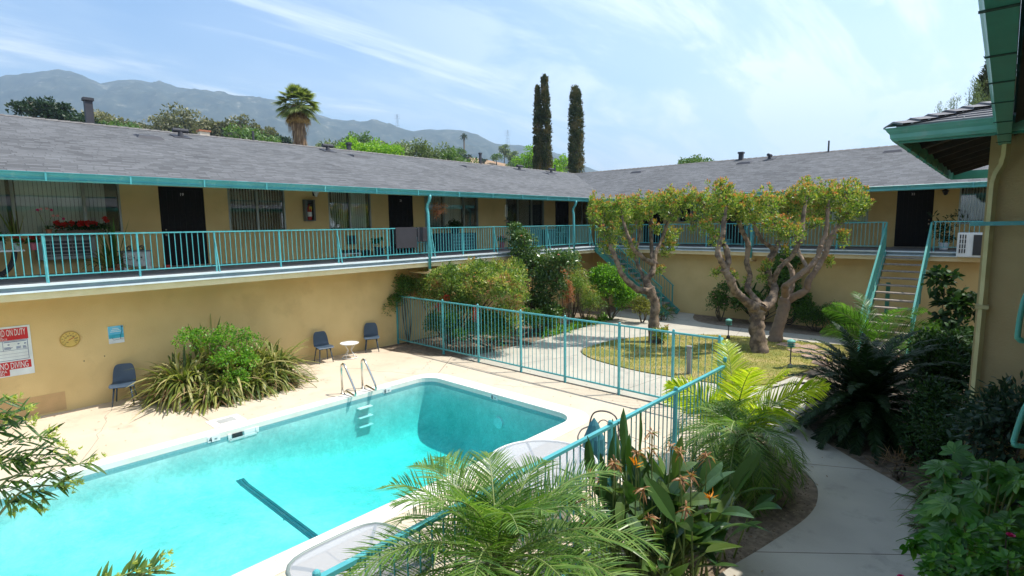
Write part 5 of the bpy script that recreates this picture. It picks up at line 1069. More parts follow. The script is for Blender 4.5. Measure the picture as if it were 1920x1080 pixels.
def pollard(limbs, bl, label, seed, bk):
    rng = np.random.default_rng(seed); t = thing('pollarded_tree', tuple(limbs[0][0][:2])+(0,), label, 'tree')
    mb = MB()
    for L_ in limbs:
        L_ = [(*q[:3], q[3]*.86) for q in L_]; p = smooth3([q[:3] for q in L_], 9); r = smooth3([(q[3], 0, 0) for q in L_], 9); r = np.array([q[0] for q in r])*(1+.035*np.sin(np.arange(len(p))*.7+rng.uniform(0, 6)))
        mb.tube(np.array(p)+rng.normal(0, .005, (len(p), 3)), list(r), 14)
        for q in L_[2:-1]:
            if rng.random() < .45: d = unit(rdir(rng, 1)[0]*np.array((1, 1, .4))); b_ = np.array(q[:3]); mb.tube([b_, b_+d*q[3]*1.15, b_+d*q[3]*1.5], [q[3]*.75, q[3]*.55, q[3]*.42], 8)
    # bark: swellings, ridges and pruning knots worked into the surface
    V_ = mb.v
    for i_ in range(len(V_)):
        A = V_[i_]; 
        if len(A) > 60:
            c_ = A.reshape(-1, 14, 3) if len(A) % 14 == 0 else None
            if c_ is not None:
                m_ = c_.mean(1, keepdims=True)
                for a_ in range(c_.shape[0]):
                    for b_ in range(14):
                        p_ = Vector(c_[a_, b_]); f_ = 1+.22*mnoise.noise(p_*4)+.18*mnoise.noise(p_*11)+.12*mnoise.noise(p_*27)
                        c_[a_, b_] = m_[a_, 0]+(c_[a_, b_]-m_[a_, 0])*f_
    mb.build('trunk', bk, t, smooth=True)
    mb = MB(); tw = MB(); ng_ = MB()
    bl = list(bl)+[(q[-1][0], q[-1][1], q[-1][2]+.02, .33) for q in limbs[1:] if q[-1][2] > 3.6]
    for x, y, z, r in bl:
        c = np.array((x, y, z)); r *= .92; k = max(6, int(40*r*r/.16))
        for _ in range(k):
            d = rdir(rng, 1)[0]; p = c+d*r*(1.12*rng.random()**.4)*np.array((1, 1, 1.0))+np.array((0, 0, .03)); clump(mb, rng, p, .09, 20, .088, .038, prof=(.2, 1, .7, .05), shell=.1, up=.9, flat=1.35)
            if d[2] > -.1 and rng.random() < .85: clump(ng_, rng, p+np.array((0, 0, .09)), .055, 10, .075, .028, prof=(.2, 1, .7, .05), shell=.1, up=1.6)
            if _ < 5: tw.tube([c+rng.normal(0, .05, 3), p], [.014, .006], 4, False)
    cw = mb.build('crown', L_POL, t); ng_.build('new_growth', L_NEW, cw); tw.build('twigs', TWIG, t)
pollard(T1, B1, 'left pollarded tree with knobbly forked trunk and clipped green and reddish crown', 1, BARK)
pollard(T2, B2, 'large pollarded tree with thick twisted limbs in the middle of the lawn', 2, BARK)
pollard(T3, B3, 'smooth brown pollarded tree leaning right, just behind the large twisted one', 3, BARK2)

# feather palms
def frond(lf, rb, rng, o, az, el, L, nl=34, ll=.34, w=.017, arch=1.0, vee=.5, r0=.013, bare=.18, roll=0):
    """one pinnate frond: arching rib with leaflets on both sides"""
    k = 14; pts = [np.array(o, float)]; e = el; d = L/k
    for i in range(k): c = math.cos(e); pts.append(pts[-1]+d*np.array((c*math.cos(az), c*math.sin(az), math.sin(e)))); e -= arch*.11*(.5+i/k)
    pts = np.array(pts); rb.tube(pts, list(np.linspace(r0, r0*.25, k+1)), 5, False)
    t = np.linspace(bare, .995, nl); f = t*k; i = np.minimum(f.astype(int), k-1); fr = (f-i)[:, None]; P_ = pts[i]*(1-fr)+pts[i+1]*fr; T = unit(pts[i+1]-pts[i])
    s_ = unit(np.cross(T, (0, 0, 1.))); up = unit(np.cross(s_, T)); s_, up = s_*math.cos(roll)+up*math.sin(roll), up*math.cos(roll)-s_*math.sin(roll); ln = ll*np.sin(np.pi*(.12+.86*t))**.6*np.where(t > .9, .75, 1)
    for sg in (-1, 1):
        fw = .55+.75*t[:, None]; dv = unit(s_*sg+T*fw+up*vee*(1+rng.normal(0, .25, nl))[:, None]+rng.normal(0, .06, (nl, 3)))
        blades(lf, P_, dv, unit(up+rng.normal(0, .25, (nl, 3))), ln*rng.uniform(.9, 1.1, nl), w, .16+.1*rng.random(nl), (.6, 1, .75, .04))
def palm(name, base, cz, n, L, label, seed, m=None, elr=(-10, 80), trunk=.09, group=None, skew=None, **kw):
    rng = np.random.default_rng(seed); t = thing(name, tuple(base), label, 'palm', group); o = np.array((base[0], base[1], cz))
    lf, rb = MB(), MB()
    for i in range(n):
        az = i*2.39996+rng.uniform(-.25, .25); u = (i+.5)/n; el = rad(elr[1]+(elr[0]-elr[1])*u+rng.uniform(-6, 6))
        frond(lf, rb, rng, o+np.array((math.cos(az)*.03, math.sin(az)*.03, 0)), az, el, L*rng.uniform(.85, 1.1)*(.8+.3*math.sin(math.pi*u)), **kw)
    lf.build('fronds', m or L_PALM, t); rb.build('frond_ribs', RIB, t)
    if trunk:
        g = MB(); z = base[2]; g.tube([(base[0], base[1], z), (base[0], base[1], (z+cz)/2), (base[0], base[1], cz+.05)], [trunk*1.1, trunk, trunk*1.05], 12)
        for k in range(int((cz-z)/.05)):
            for j in range(7): a = j*.897+k*.45; g.add([(base[0]+math.cos(a+q)*trunk*(1.0+s_), base[1]+math.sin(a+q)*trunk*(1.0+s_), z+k*.05+h) for q, s_, h in ((-.3, 0, 0), (.3, 0, 0), (0, .45, .06))], [(0, 1, 2)])
        g.build('trunk', TRK, t)
    return t
palm('pygmy_date_palm', (-2.93, 3.0, -.03), 1.10, 52, 1.32, 'fine leaved date palm filling the bottom of the photo in front of the fence', 11, elr=(-35, 84), nl=44, ll=.38, w=.0125, arch=1.05, vee=.4)
palm('pygmy_date_palm', (-2.66, 7.75, -.03), .82, 54, 1.22, 'fine leaved date palm beside the winding path, under the tall yellow fronds', 12, elr=(-50, 66), nl=46, ll=.29, w=.011, arch=1.5, vee=.3)
# tall yellow fronds rising behind the second palm: a king palm seedling
def handpalm(name, base, fr, label, m, seed, trunk=.045, ch=.5, **kw):
    rng = np.random.default_rng(seed); t = thing(name, tuple(base), label, 'palm'); lf, rb = MB(), MB(); o = np.array((base[0], base[1], base[2]+ch))
    for q in fr: frond(lf, rb, rng, o, rad(q[0]), rad(q[1]), q[2], roll=rad(q[3]) if len(q) > 3 else 0, **kw)
    lf.build('fronds', m, t); rb.build('frond_ribs', RIB, t); MB().tube([base, tuple(o)], [trunk*1.3, trunk], 10).build('trunk', RIB, t); return t
handpalm('feather_palm', (-2.95, 8.45, -.03), [(125, 84, 1.7), (-50, 86, 1.55), (42, 52, 1.75, 75), (222, 62, 1.5, -65), (60, 66, 1.5, 50), (205, 50, 1.3, -40), (-30, 60, 1.3, 30)], 'young palm with bright yellow green upright feather fronds at the fence corner', L_YPLM, 21, ch=.45, nl=62, ll=.50, w=.021, arch=.62, vee=.1, bare=.22)
handpalm('feather_palm', (-2.3, 16.4, -.03), [(132, 84, 1.9), (-48, 80, 1.8), (222, 68, 1.9, -70), (222, 50, 1.6, -60), (42, 48, 1.9, 70), (42, 68, 1.8, 60), (20, 30, 1.7, 60), (200, 80, 1.7, -30)], 'green feather palm in front of the right hand staircase', leafmat('deep_palm_leaflet', [(0, (.03, .09, .012)), (1, (.09, .2, .03))], trans=.45), 22, ch=.5, nl=50, ll=.42, w=.02, arch=.85, vee=.15)
# sago palm
rng = np.random.default_rng(31); sago = thing('sago_palm', (-1.62, 11.6, -.03), 'very dark sago palm with stiff arching fronds in the shade right of the path', 'palm')
lf, rb = MB(), MB()
for i in range(110):
    u = (i+.5)/110; frond(lf, rb, rng, (-1.68, 11.5, .5), i*2.39996, rad(82-100*u), 1.68*rng.uniform(.9, 1.1), nl=56, ll=.2, w=.024, arch=.85, vee=.25, bare=.1)
lf.build('fronds', L_SAGO, sago); rb.build('frond_ribs', L_SAGO, sago); MB().lathe((-1.62, 11.6, -.03), [(.22, 0), (.25, .3), (.15, .5)], 12).build('trunk', TRK, sago)

# strap-leaved clumps
def straps(mb, rng, c, n, L, W, r=.12, el=(15, 85), droop=.5, az=(0, 360), prof=(.55, .9, 1, .8, .5, .05), fold=.12):
    a = np.radians(rng.uniform(az[0], az[1], n)); e = np.radians(rng.uniform(el[0], el[1], n)); b = np.asarray(c, float)+np.c_[np.cos(a)*r*rng.random(n), np.sin(a)*r*rng.random(n), np.zeros(n)]
    d = np.c_[np.cos(e)*np.cos(a), np.cos(e)*np.sin(a), np.sin(e)]; blades(mb, b, d, np.c_[-np.sin(e)*np.cos(a), -np.sin(e)*np.sin(a), np.cos(e)]+rng.normal(0, .15, (n, 3)), L*rng.uniform(.6, 1.15, n), W*rng.uniform(.8, 1.2, n), droop*rng.uniform(.5, 1.4, n), prof, fold)
rng = np.random.default_rng(41)
fx = thing('strap_leaved_plant', (-13.9, 4.95, 0), 'huge mound of arching strap leaves against the poolside wall', 'plant')
mb, md = MB(), MB()
for i in range(46):
    c = (-13.9+rng.uniform(-.5, .6), 4.95+rng.uniform(-1.15, 1.05), rng.uniform(0, .4)); straps(mb, rng, c, 62, 1.42, .06, .15, (10, 88), .75); straps(md, rng, c, 16, 1.05, .045, .2, (-2, 40), .45)
for i in range(16): c = (-13.05+rng.uniform(-.2, .12), 4.1+i*.105, rng.uniform(0, .3)); straps(mb, rng, c, 40, 1.05, .05, .12, (15, 85), .8, (-80, 80)); straps(md, rng, c, 10, .8, .04, .15, (0, 40), .5, (-80, 80))
straps(mb, rng, (-14.3, 4.6, .5), 16, 1.5, .075, .3, (60, 88), .2)
mb.build('leaves', L_FLAX, fx); md.build('dead_leaves', L_DEAD, fx)
sh = thing('small_leaved_shrub', (-13.4, 5.0, 0), 'bright small-leaved shrub sprawling over the middle of the strap leaves', 'shrub')
mb, tw = MB(), MB()
for c, R, k in (((-13.5, 4.75, 1.15), (.55, .8, .4), 26), ((-13.05, 4.75, .75), (.4, .6, .4), 16), ((-13.7, 4.1, 1.35), (.4, .4, .2), 10), ((-12.75, 4.7, .35), (.2, .4, .25), 6)):
    pp = blobs(mb, rng, c, R, k, 46, .15, .046, .034, prof=(.3, 1, .2)); woody(tw, rng, (-13.5, 4.95, .05), pp[::6], .02, 5)
mb.build('leaves', L_BRT, sh); tw.build('stems', TWIG, sh)

# bushes along the corner bed
def bush(name, base, parts, m, label, seed, cat='bush', per=60, cr=.16, L=.07, W=.032, stems=6, group=None, flowers=None, **kw):
    rng = np.random.default_rng(seed); t = thing(name, (base[0], base[1], -.03), label, cat, group); mb, tw = MB(), MB(); allp = []
    for c, R, k in parts: allp.append(blobs(mb, rng, c, R, k, per, cr, L, W, **kw))
    allp = np.concatenate(allp); mb.build('leaves', m, t); woody(tw, rng, (base[0], base[1], -.05), allp[::max(1, len(allp)//stems)], .03, 6); tw.build('stems', TWIG, t)
    if flowers:
        fm, cnt, r = flowers
        for p in allp[rng.choice(len(allp), min(cnt, len(allp)), replace=False)]:
            q = p+unit(np.array((.5, -.6, .55))+rng.normal(0, .4, 3))*cr*1.15; f = MB(); a = np.linspace(0, 6.28, 9)[:-1]
            for ring, e_ in ((1, .3), (.65, .9)):
                d = np.c_[np.cos(a)*math.cos(e_), np.sin(a)*math.cos(e_), np.full(8, math.sin(e_))]; blades(f, np.repeat([q], 8, 0), d, np.c_[-d[:, 0]*.5, -d[:, 1]*.5, np.full(8, 1.)], r*ring, r*.7, 0, (.4, 1, .8, .2))
            f.build('flower', fm, t)
    return t
bush('nandina_bush', (-13.6, 11.7), [((-14.1, 11.5, 1.65), (.8, .8, .8), 60), ((-13.0, 11.5, 1.9), (1.0, .9, .8), 84), ((-12.0, 11.7, 1.95), (1.0, .9, .8), 84), ((-12.6, 11.3, 1.2), (1.3, .6, .7), 60), ((-13.6, 12.9, 2.15), (.9, .8, .6), 44), ((-11.1, 11.9, 1.85), (.85, .8, .85), 70), ((-12.2, 13.2, 2.2), (.8, .7, .5), 34), ((-11.0, 11.9, 1.0), (.7, .5, .6), 30)], L_NAN, 'wide feathery bush of green, yellow and bronze foliage arching over the fence by the corner', 51, per=40, cr=.17, L=.085, W=.03, stems=16, prof=(.3, 1, .1), up=.6)
# its clusters of red berries
nb = [o for o in COL.objects if o.name.startswith('nandina_bush')][0]
rng = np.random.default_rng(52)
for c in ((-13.1, 10.95, 1.35), (-12.7, 10.95, 1.65), (-11.55, 11.1, 1.35), (-12.95, 10.9, 1.2), (-11.5, 11.05, 1.2)):
    g = MB()
    for _ in range(70): q = np.array(c)+rng.normal(0, .065, 3)*np.array((1, 1, 1.3)); g.ball(q, .014, 3)
    g.build('berry_cluster', mat('red_berry', (.5, .02, .01), rough=.3), nb)
bush('dark_vine', (-14.45, 10.75), [((-14.5, 10.8, 1.75), (.35, .5, .65), 26), ((-14.6, 10.5, 1.3), (.2, .4, .4), 10)], L_GRN, 'dark green bush between the wall corner and the first fence post', 53, L=.055, W=.028)
bush('camellia_bush', (-12.7, 15.2), [((-12.9, 15.2, 2.2), (.95, .8, .85), 58), ((-13.1, 15.0, 3.0), (.5, .5, .75), 26), ((-12.1, 15.4, 1.6), (.8, .7, 1.0), 46), ((-11.7, 15.5, 2.45), (.7, .6, .5), 26), ((-12.3, 15.2, .8), (.9, .6, .7), 28), ((-13.4, 15.0, 3.55), (.15, .15, .4), 6)], L_CAM, 'tall glossy camellia with pale pink flowers rising past the balcony rail', 54, cat='shrub', per=46, cr=.2, L=.09, W=.05, stems=14, flowers=(F_PINK, 9, .06))
bush('climbing_stem_plant', (-11.2, 13.4), [((-12.6, 10.95, .95), (.35, .2, .3), 12), ((-12.15, 10.9, .6), (.3, .2, .12), 6)], L_BRT, 'pale bright sprig poking through the fence pickets below the berries', 55, cat='plant', L=.075, W=.04, per=30, cr=.12)
bush('low_green_bush', (-11.9, 12.1), [((-13.2, 11.2, .6), (1.1, .5, .55), 60), ((-11.6, 11.7, .65), (1.1, .8, .6), 80), ((-11.9, 13.4, .6), (.9, .9, .55), 56), ((-12.0, 14.9, .45), (.6, .9, .45), 34), ((-12.6, 16.5, .35), (.7, .8, .35), 30)], L_GRN, 'low dark green undergrowth behind the pickets beneath the feathery bush', 56, L=.07, W=.03)
dr = bush('dry_conifer', (-11.95, 16.2), [((-11.95, 16.2, 1.05), (.22, .22, .95), 40), ((-12.15, 16.1, 1.9), (.2, .2, .3), 12)], L_DEAD, 'dead rusty orange conifer between green bushes', 57, cat='shrub', per=70, cr=.12, L=.05, W=.012)
for o in dr.children:
    if o.name.startswith('leaves'): o.data.materials[0] = leafmat('rusty_needle', [(0, (.30, .10, .04)), (1, (.5, .22, .11))], trans=.2)
bush('red_tipped_shrub', (-11.9, 17.3), [((-12.2, 17.2, 1.2), (.75, .7, .8), 54), ((-11.6, 17.4, .7), (.6, .6, .6), 30)], L_NAN, 'feathery reddish tipped shrub right of the dead conifer', 58, L=.06, W=.02, cr=.18)
bush('bright_green_bush', (-11.6, 18.7), [((-11.75, 18.6, 1.2), (1.05, .85, 1.05), 110), ((-11.0, 18.9, .8), (.55, .5, .6), 30)], L_BRT, 'rounded bright green bush left of the first staircase', 59, L=.08, W=.04, cr=.17, per=55)
bush('yellow_green_shrub', (-10.3, 18.9), [((-10.3, 18.8, .5), (.4, .4, .5), 24)], leafmat('olive_yellow', [(0, (.09, .12, .02)), (1, (.25, .24, .06))]), 'small olive yellow shrub at the foot of the first staircase', 60, L=.06, W=.035, cr=.15)
bush('tall_slender_shrub', (-12.9, 17.9), [((-13.0, 17.9, 2.35), (.35, .35, .35), 14), ((-12.75, 17.9, 1.8), (.4, .4, .35), 12)], leafmat('long_yellow_leaf', [(0, (.10, .16, .03)), (1, (.30, .32, .09))]), 'thin shrub with long drooping pale leaves in front of the shaded wall', 61, cat='shrub', per=16, cr=.2, L=.19, W=.04, droop=.5, prof=(.4, 1, .8, .05))
rng = np.random.default_rng(62); ag = thing('strap_leaved_groundcover', (-11.2, 16.6, 0), 'bright low strap-leaved clumps edging the left path', 'plant'); mb = MB()
for i in range(26): straps(mb, rng, (-11.75+rng.uniform(-.45, .35), 14.6+i*.17, 0), 20, .52, .04, .1, (25, 80), .55)
mb.build('leaves', L_BRT, ag)
bush('trunk_suckers', (-8.05, 15.9), [((-8.0, 15.85, .25), (.22, .22, .28), 12)], L_POL, 'leafy suckers around the foot of the left pollarded tree', 63, cat='shrub', L=.07, W=.032, cr=.12, per=26)
# far bed under the back wing
bush('rose_bush', (-8.1, 21.2), [((-8.2, 21.1, .6), (.5, .5, .6), 34), ((-8.0, 21.2, 1.15), (.35, .35, .35), 14)], L_GRN, 'green rose bush with pale pink blooms against the far wall', 64, per=44, L=.06, W=.035, cr=.15, flowers=(F_PINK, 10, .05))
bush('dark_shrub', (-6.9, 21.6), [((-7.1, 21.3, .7), (.7, .4, .7), 40), ((-6.0, 21.6, 1.4), (.6, .4, 1.0), 60), ((-5.9, 21.7, 2.3), (.35, .3, .5), 18), ((-5.5, 21.4, .8), (.5, .4, .8), 34)], L_GRN, 'tall dark shrub on the far wall behind the big pollarded tree', 65, L=.09, W=.05, cr=.18)
bush('box_hedge', (-4.7, 21.3), [((-5.0, 21.3, .42), (.55, .4, .55), 60), ((-4.2, 21.3, .42), (.6, .4, .55), 66), ((-3.4, 21.3, .38), (.5, .4, .5), 40)], L_GRN, 'clipped dark green hedge along the far wall left of the staircase', 66, cat='hedge', L=.045, W=.028, cr=.15, per=70)
rng = np.random.default_rng(67); bn = thing('paddle_leaved_plant', (-7.2, 21.6, 0), 'dark plant with broad paddle leaves against the far wall', 'plant'); mb = MB()
for az, el in ((170, 55), (150, 35), (200, 72), (90, 80), (30, 60), (240, 50), (300, 65)):
    o = np.array((-7.2, 21.6, .3)); d = np.array((math.cos(rad(el))*math.cos(rad(az)), math.cos(rad(el))*math.sin(rad(az))*.3, math.sin(rad(el)))); mb.tube([o, o+d*.7], [.02, .012], 5, False)
    blades(mb, [o+d*.7], [d], [np.cross(d, (0, 1, 0))], .95, .26, .25, (.2, .8, 1, 1, .8, .05), .12)
mb.build('leaves', L_DRK, bn)
bush('spiky_plant', (-9.9, 19.9), [((-9.9, 19.9, .25), (.3, .3, .2), 6)], L_GRN, 'small spiky grey plant between the bush and the staircase foot', 68, cat='plant', per=26, cr=.2, L=.3, W=.02)
# shaded planting right of the path
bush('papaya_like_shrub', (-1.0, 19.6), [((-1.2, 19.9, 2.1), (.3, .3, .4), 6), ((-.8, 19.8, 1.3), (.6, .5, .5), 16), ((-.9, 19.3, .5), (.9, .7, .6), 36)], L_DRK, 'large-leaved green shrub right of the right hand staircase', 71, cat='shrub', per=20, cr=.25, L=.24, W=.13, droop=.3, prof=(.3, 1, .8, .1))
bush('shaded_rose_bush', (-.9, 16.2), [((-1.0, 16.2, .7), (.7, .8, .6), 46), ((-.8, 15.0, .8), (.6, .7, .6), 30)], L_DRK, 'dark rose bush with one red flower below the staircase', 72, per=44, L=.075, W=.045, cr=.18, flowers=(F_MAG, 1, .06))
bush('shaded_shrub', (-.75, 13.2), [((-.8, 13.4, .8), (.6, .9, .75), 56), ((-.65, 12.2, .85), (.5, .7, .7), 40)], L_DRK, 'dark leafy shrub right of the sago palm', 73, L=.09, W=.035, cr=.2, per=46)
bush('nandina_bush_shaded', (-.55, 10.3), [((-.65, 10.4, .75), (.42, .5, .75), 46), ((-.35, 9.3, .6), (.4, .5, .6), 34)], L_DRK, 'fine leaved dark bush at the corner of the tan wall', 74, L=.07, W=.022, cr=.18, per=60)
bush('leggy_shrub', (.15, 8.7), [((.05, 8.6, 1.15), (.35, .3, .5), 26), ((.3, 8.4, 1.5), (.4, .3, .45), 26), ((.2, 8.3, .6), (.5, .4, .6), 26)], leafmat('bluish_leaf', [(0, (.015, .045, .025)), (1, (.05, .09, .05))], trans=.2), 'leggy blue-green shrub growing against the tan wall at right', 75, L=.085, W=.036, cr=.2, per=30, stems=12)
bush('drying_weeds', (-.95, 9.75), [((-.95, 9.75, .12), (.25, .2, .1), 6)], L_DEAD, 'tuft of dry tan weeds by the path edge under the sago palm', 76, cat='weeds', per=22, cr=.16, L=.22, W=.012)
rng = np.random.default_rng(77)
lr = thing('spider_grass_clump', (-.3, 8.6, -.03), 'arching narrow-leaved grass clumps with some dry blades beside the path', 'plant'); mb, md = MB(), MB()
for c in ((-.45, 9.0, 0), (-.35, 8.5, .1), (-.2, 8.0, .05), (-.3, 8.8, .4), (-.1, 7.5, 0), (-.05, 7.9, .35), (-.3, 8.2, 0)): straps(mb, rng, c, 60, .62, .026, .12, (15, 85), .75, (90, 330)); straps(md, rng, c, 12, .5, .018, .1, (5, 50), .8, (90, 300))
mb.build('leaves', L_GRN, lr); md.build('dead_leaves', L_DEAD, lr)
# fatsia: palmate leaves
rng = np.random.default_rng(78); ft = thing('fatsia_plant', (.05, 6.7, -.03), 'shade plant with large fingered glossy leaves at the right edge', 'plant'); mb, sb = MB(), MB()
L_FAT = leafmat('fatsia_leaf', [(0, (.03, .11, .01)), (.7, (.06, .18, .02)), (1, (.13, .27, .035))], trans=.35, rough=.4, spec=.35)
for _ in range(58):
    p = np.array((rng.uniform(-.38, .62), rng.uniform(5.9, 7.4), rng.uniform(.75, 1.42))); a0 = rng.uniform(0, 6.28); tl = unit(np.array((-.35, -.45, .8))+rng.normal(0, .3, 3))
    u_ = unit(np.cross(tl, (math.cos(a0), math.sin(a0), .1))); v_ = np.cross(tl, u_); a = np.linspace(-2.2, 2.2, 8); d = np.cos(a)[:, None]*u_+np.sin(a)[:, None]*v_
    blades(mb, np.repeat([p], 8, 0), d, np.repeat([tl], 8, 0), .2*(1-.12*np.abs(a)), .075, .18, (.35, .75, 1, .8, .05), .1)
    sb.tube(smooth3([(.05, 6.7, 0), p*.5+np.array((.02, 3.3, .1)), p], 2), .008, 4, False)
mb.build('leaves', L_FAT, ft); sb.build('stems', RIB, ft)
# camellia in the near right corner
rng = np.random.default_rng(79); cm = thing('camellia_shrub', (.1, 4.9, -.03), 'glossy green camellia shrub with red flowers in the bottom right corner', 'shrub'); mb, tw = MB(), MB()
pts = []
for c, R, k in (((-.08, 4.95, 1.3), (.34, .4, .3), 34), ((.25, 5.1, 1.5), (.4, .4, .28), 40), ((.3, 4.7, 1.2), (.4, .4, .5), 34), ((-.3, 4.5, 1.05), (.28, .3, .32), 30), ((.15, 4.2, .8), (.5, .4, .5), 30)):
    d = rdir(rng, k); P_ = np.array(c)+d*np.array(R)*rng.uniform(.5, 1, (k, 1)); pts.append(P_)
    for p in P_:
        n_ = 15; a = np.arange(n_)*2.4; e_ = rng.uniform(.0, 1.1, n_); ax = unit(np.array((-.2, -.3, .9))+rng.normal(0, .35, 3)); s1 = unit(np.cross(ax, (1, .2, 0))); s2 = np.cross(ax, s1)
        dv = np.cos(a)[:, None]*s1+np.sin(a)[:, None]*s2+np.tan(e_*.6)[:, None]*ax; blades(mb, p+ax*rng.uniform(-.09, .03, n_)[:, None], dv, np.repeat([ax], n_, 0)+rng.normal(0, .15, (n_, 3)), .08*rng.uniform(.8, 1.2, n_), .04, .1, (.25, .85, 1, .7, .05), .12)
mb.build('leaves', leafmat('camellia_shade_leaf', [(0, (.02, .09, .008)), (.6, (.05, .18, .015)), (1, (.16, .34, .04))], trans=.3, rough=.4, spec=.3), cm)
pts = np.concatenate(pts); woody(tw, rng, (.12, 4.9, -.03), pts[::7], .016, 5); tw.build('stems', TWIG, cm)
for c in ((.17, 4.75, 1.78), (-.36, 4.32, 1.46), (-.12, 4.45, 1.4)):
    f = MB(); a = np.linspace(0, 6.28, 8)[:-1]
    for e_, r in ((.5, .03), (1.0, .025), (1.35, .02)): d = np.c_[np.cos(a+e_)*math.cos(e_), np.sin(a+e_)*math.cos(e_), np.full(7, math.sin(e_))]; blades(f, np.repeat([c], 7, 0), d, np.c_[-d[:, 0], -d[:, 1], np.full(7, .6)], r, r*.9, 0, (.5, 1, .9, .4))
    f.build('flower', F_MAG, cm)

# fallen leaves swept along the edges of the paving
rng = np.random.default_rng(95); n_ = 900; P_ = np.r_[np.c_[rng.uniform(-2.3, -1.6, 40), rng.uniform(3.5, 10, 40)], np.c_[rng.uniform(-14.6, -10.9, 150), rng.uniform(1, 9, 150)], np.c_[rng.uniform(-11.5, -3.4, 180), rng.uniform(9, 12.6, 180)], np.c_[rng.uniform(-5.7, -3.4, 90), rng.uniform(1.5, 9, 90)], np.c_[rng.uniform(-14, -12.2, 240), rng.uniform(3.4, 6.8, 240)]]; n_ = len(P_)
a = rng.uniform(0, 6.28, n_); mb = MB(); blades(mb, np.c_[P_, np.full(n_, .008)], np.c_[np.cos(a), np.sin(a), rng.uniform(0, .25, n_)], np.c_[rng.normal(0, .2, (n_, 2)), np.ones(n_)], rng.uniform(.02, .06, n_), .018, 0, (.2, 1, .1)); tag(mb.build('leaf_litter', L_DEAD), kind='stuff', label='scattered fallen leaves on the paving and path')
# bird of paradise
rng = np.random.default_rng(81); bp_ = thing('bird_of_paradise', (-2.7, 5.4, -.03), 'bird of paradise clump with upright paddle leaves and orange and dried flowers', 'plant'); mb, sb, md = MB(), MB(), MB()
for i in range(150):
    b = np.array((-2.72+rng.normal(0, .30), 5.35+rng.normal(0, .5), -.03)); b[0] = min(max(b[0], -3.12), -2.1); az = rng.uniform(0, 6.28); el = rad(rng.uniform(48, 86)); h = rng.uniform(.25, .95)
    d = np.array((math.cos(el)*math.cos(az), math.cos(el)*math.sin(az), math.sin(el))); q = b+d*h; sb.tube([b, q], [.014, .009], 5, False)
    d2 = unit(d+np.array((math.cos(az), math.sin(az), 0))*rng.uniform(.1, .9)); nn_ = unit(np.cross(np.cross(d2, (0, 0, 1)), d2)+rng.normal(0, .45, 3)); blades(mb, [q], [d2], [nn_], rng.uniform(.42, .64), rng.uniform(.13, .2), rng.uniform(.05, .35), (.15, .7, .95, 1, .85, .55, .03), .16)
for i in range(9):      # tall upright paddles at the fence side
    b = np.array((-3.02+rng.uniform(-.08, .25), 4.9+rng.uniform(-.3, .9), -.03)); az = rng.uniform(0, 6.28); el = rad(rng.uniform(78, 88)); h = rng.uniform(.95, 1.25)
    d = np.array((math.cos(el)*math.cos(az), math.cos(el)*math.sin(az), math.sin(el))); q = b+d*h; sb.tube([b, q], [.014, .009], 5, False); blades(mb, [q], [d], [unit(rng.normal(0, 1, 3)*np.array((1, 1, .1)))], .55, .13, 0, (.15, .7, .95, 1, .85, .55, .03), .2)
mb.build('leaves', L_BOP, bp_); sb.build('stalks', RIB, bp_)
fl = [(-2.78, 5.02, 1.3, 1), (-3.0, 4.95, 1.28, 0), (-2.72, 5.25, 1.42, 0), (-2.48, 5.45, 1.38, 0), (-2.35, 5.2, 1.2, 0), (-2.6, 4.85, 1.15, 0), (-2.15, 5.5, .95, 1), (-2.45, 4.7, .95, 0), (-3.1, 4.6, 1.25, 0), (-3.05, 4.45, 1.05, 0), (-2.9, 5.6, 1.45, 0), (-2.3, 5.75, 1.28, 0), (-2.9, 4.3, .85, 0), (-2.2, 5.0, 1.02, 0), (-3.02, 5.1, 1.2, 0), (-2.95, 4.85, 1.32, 0), (-2.85, 5.15, 1.38, 0), (-3.05, 4.75, 1.15, 0), (-2.6, 5.5, 1.4, 0), (-2.35, 5.45, 1.15, 0)]
for x, y, z, live in fl:
    f = MB(); n_ = 9 if live else 16; a = rng.uniform(0, 6.28, n_); e_ = np.radians(rng.uniform(20, 85, n_) if live else rng.uniform(-50, 70, n_)); d = np.c_[np.cos(a)*np.cos(e_), np.sin(a)*np.cos(e_), np.sin(e_)]
    blades(f, np.repeat([(x, y, z)], n_, 0)+rng.normal(0, .012, (n_, 3)), d, rng.normal(0, 1, (n_, 3)), .10 if live else .11, .018, 0 if live else .5, (.3, 1, .8, .05)); F_ = f.build('flower', F_ORG if live else F_DRY, bp_)
    g = MB(); blades(g, [(x, y, z)], [(.8, -.3, .25)], [(0, 0, 1)], .16, .03, .1, (1, .8, .4, .03), .3); g.tube([(x, y, z), (x+rng.normal(0, .06), y+rng.normal(0, .06), .0)], .008, 5, False); g.build('bract', RIB, F_)
bush('small_succulent', (-4.1, 2.15), [((-3.78, 2.2, .5), (.25, .3, .2), 6)], leafmat('lime_leaf', [(0, (.2, .28, .03)), (1, (.4, .42, .08))]), 'yellow green leafy plant under the near glass table beside the fence', 82, cat='plant', per=14, cr=.14, L=.13, W=.06)

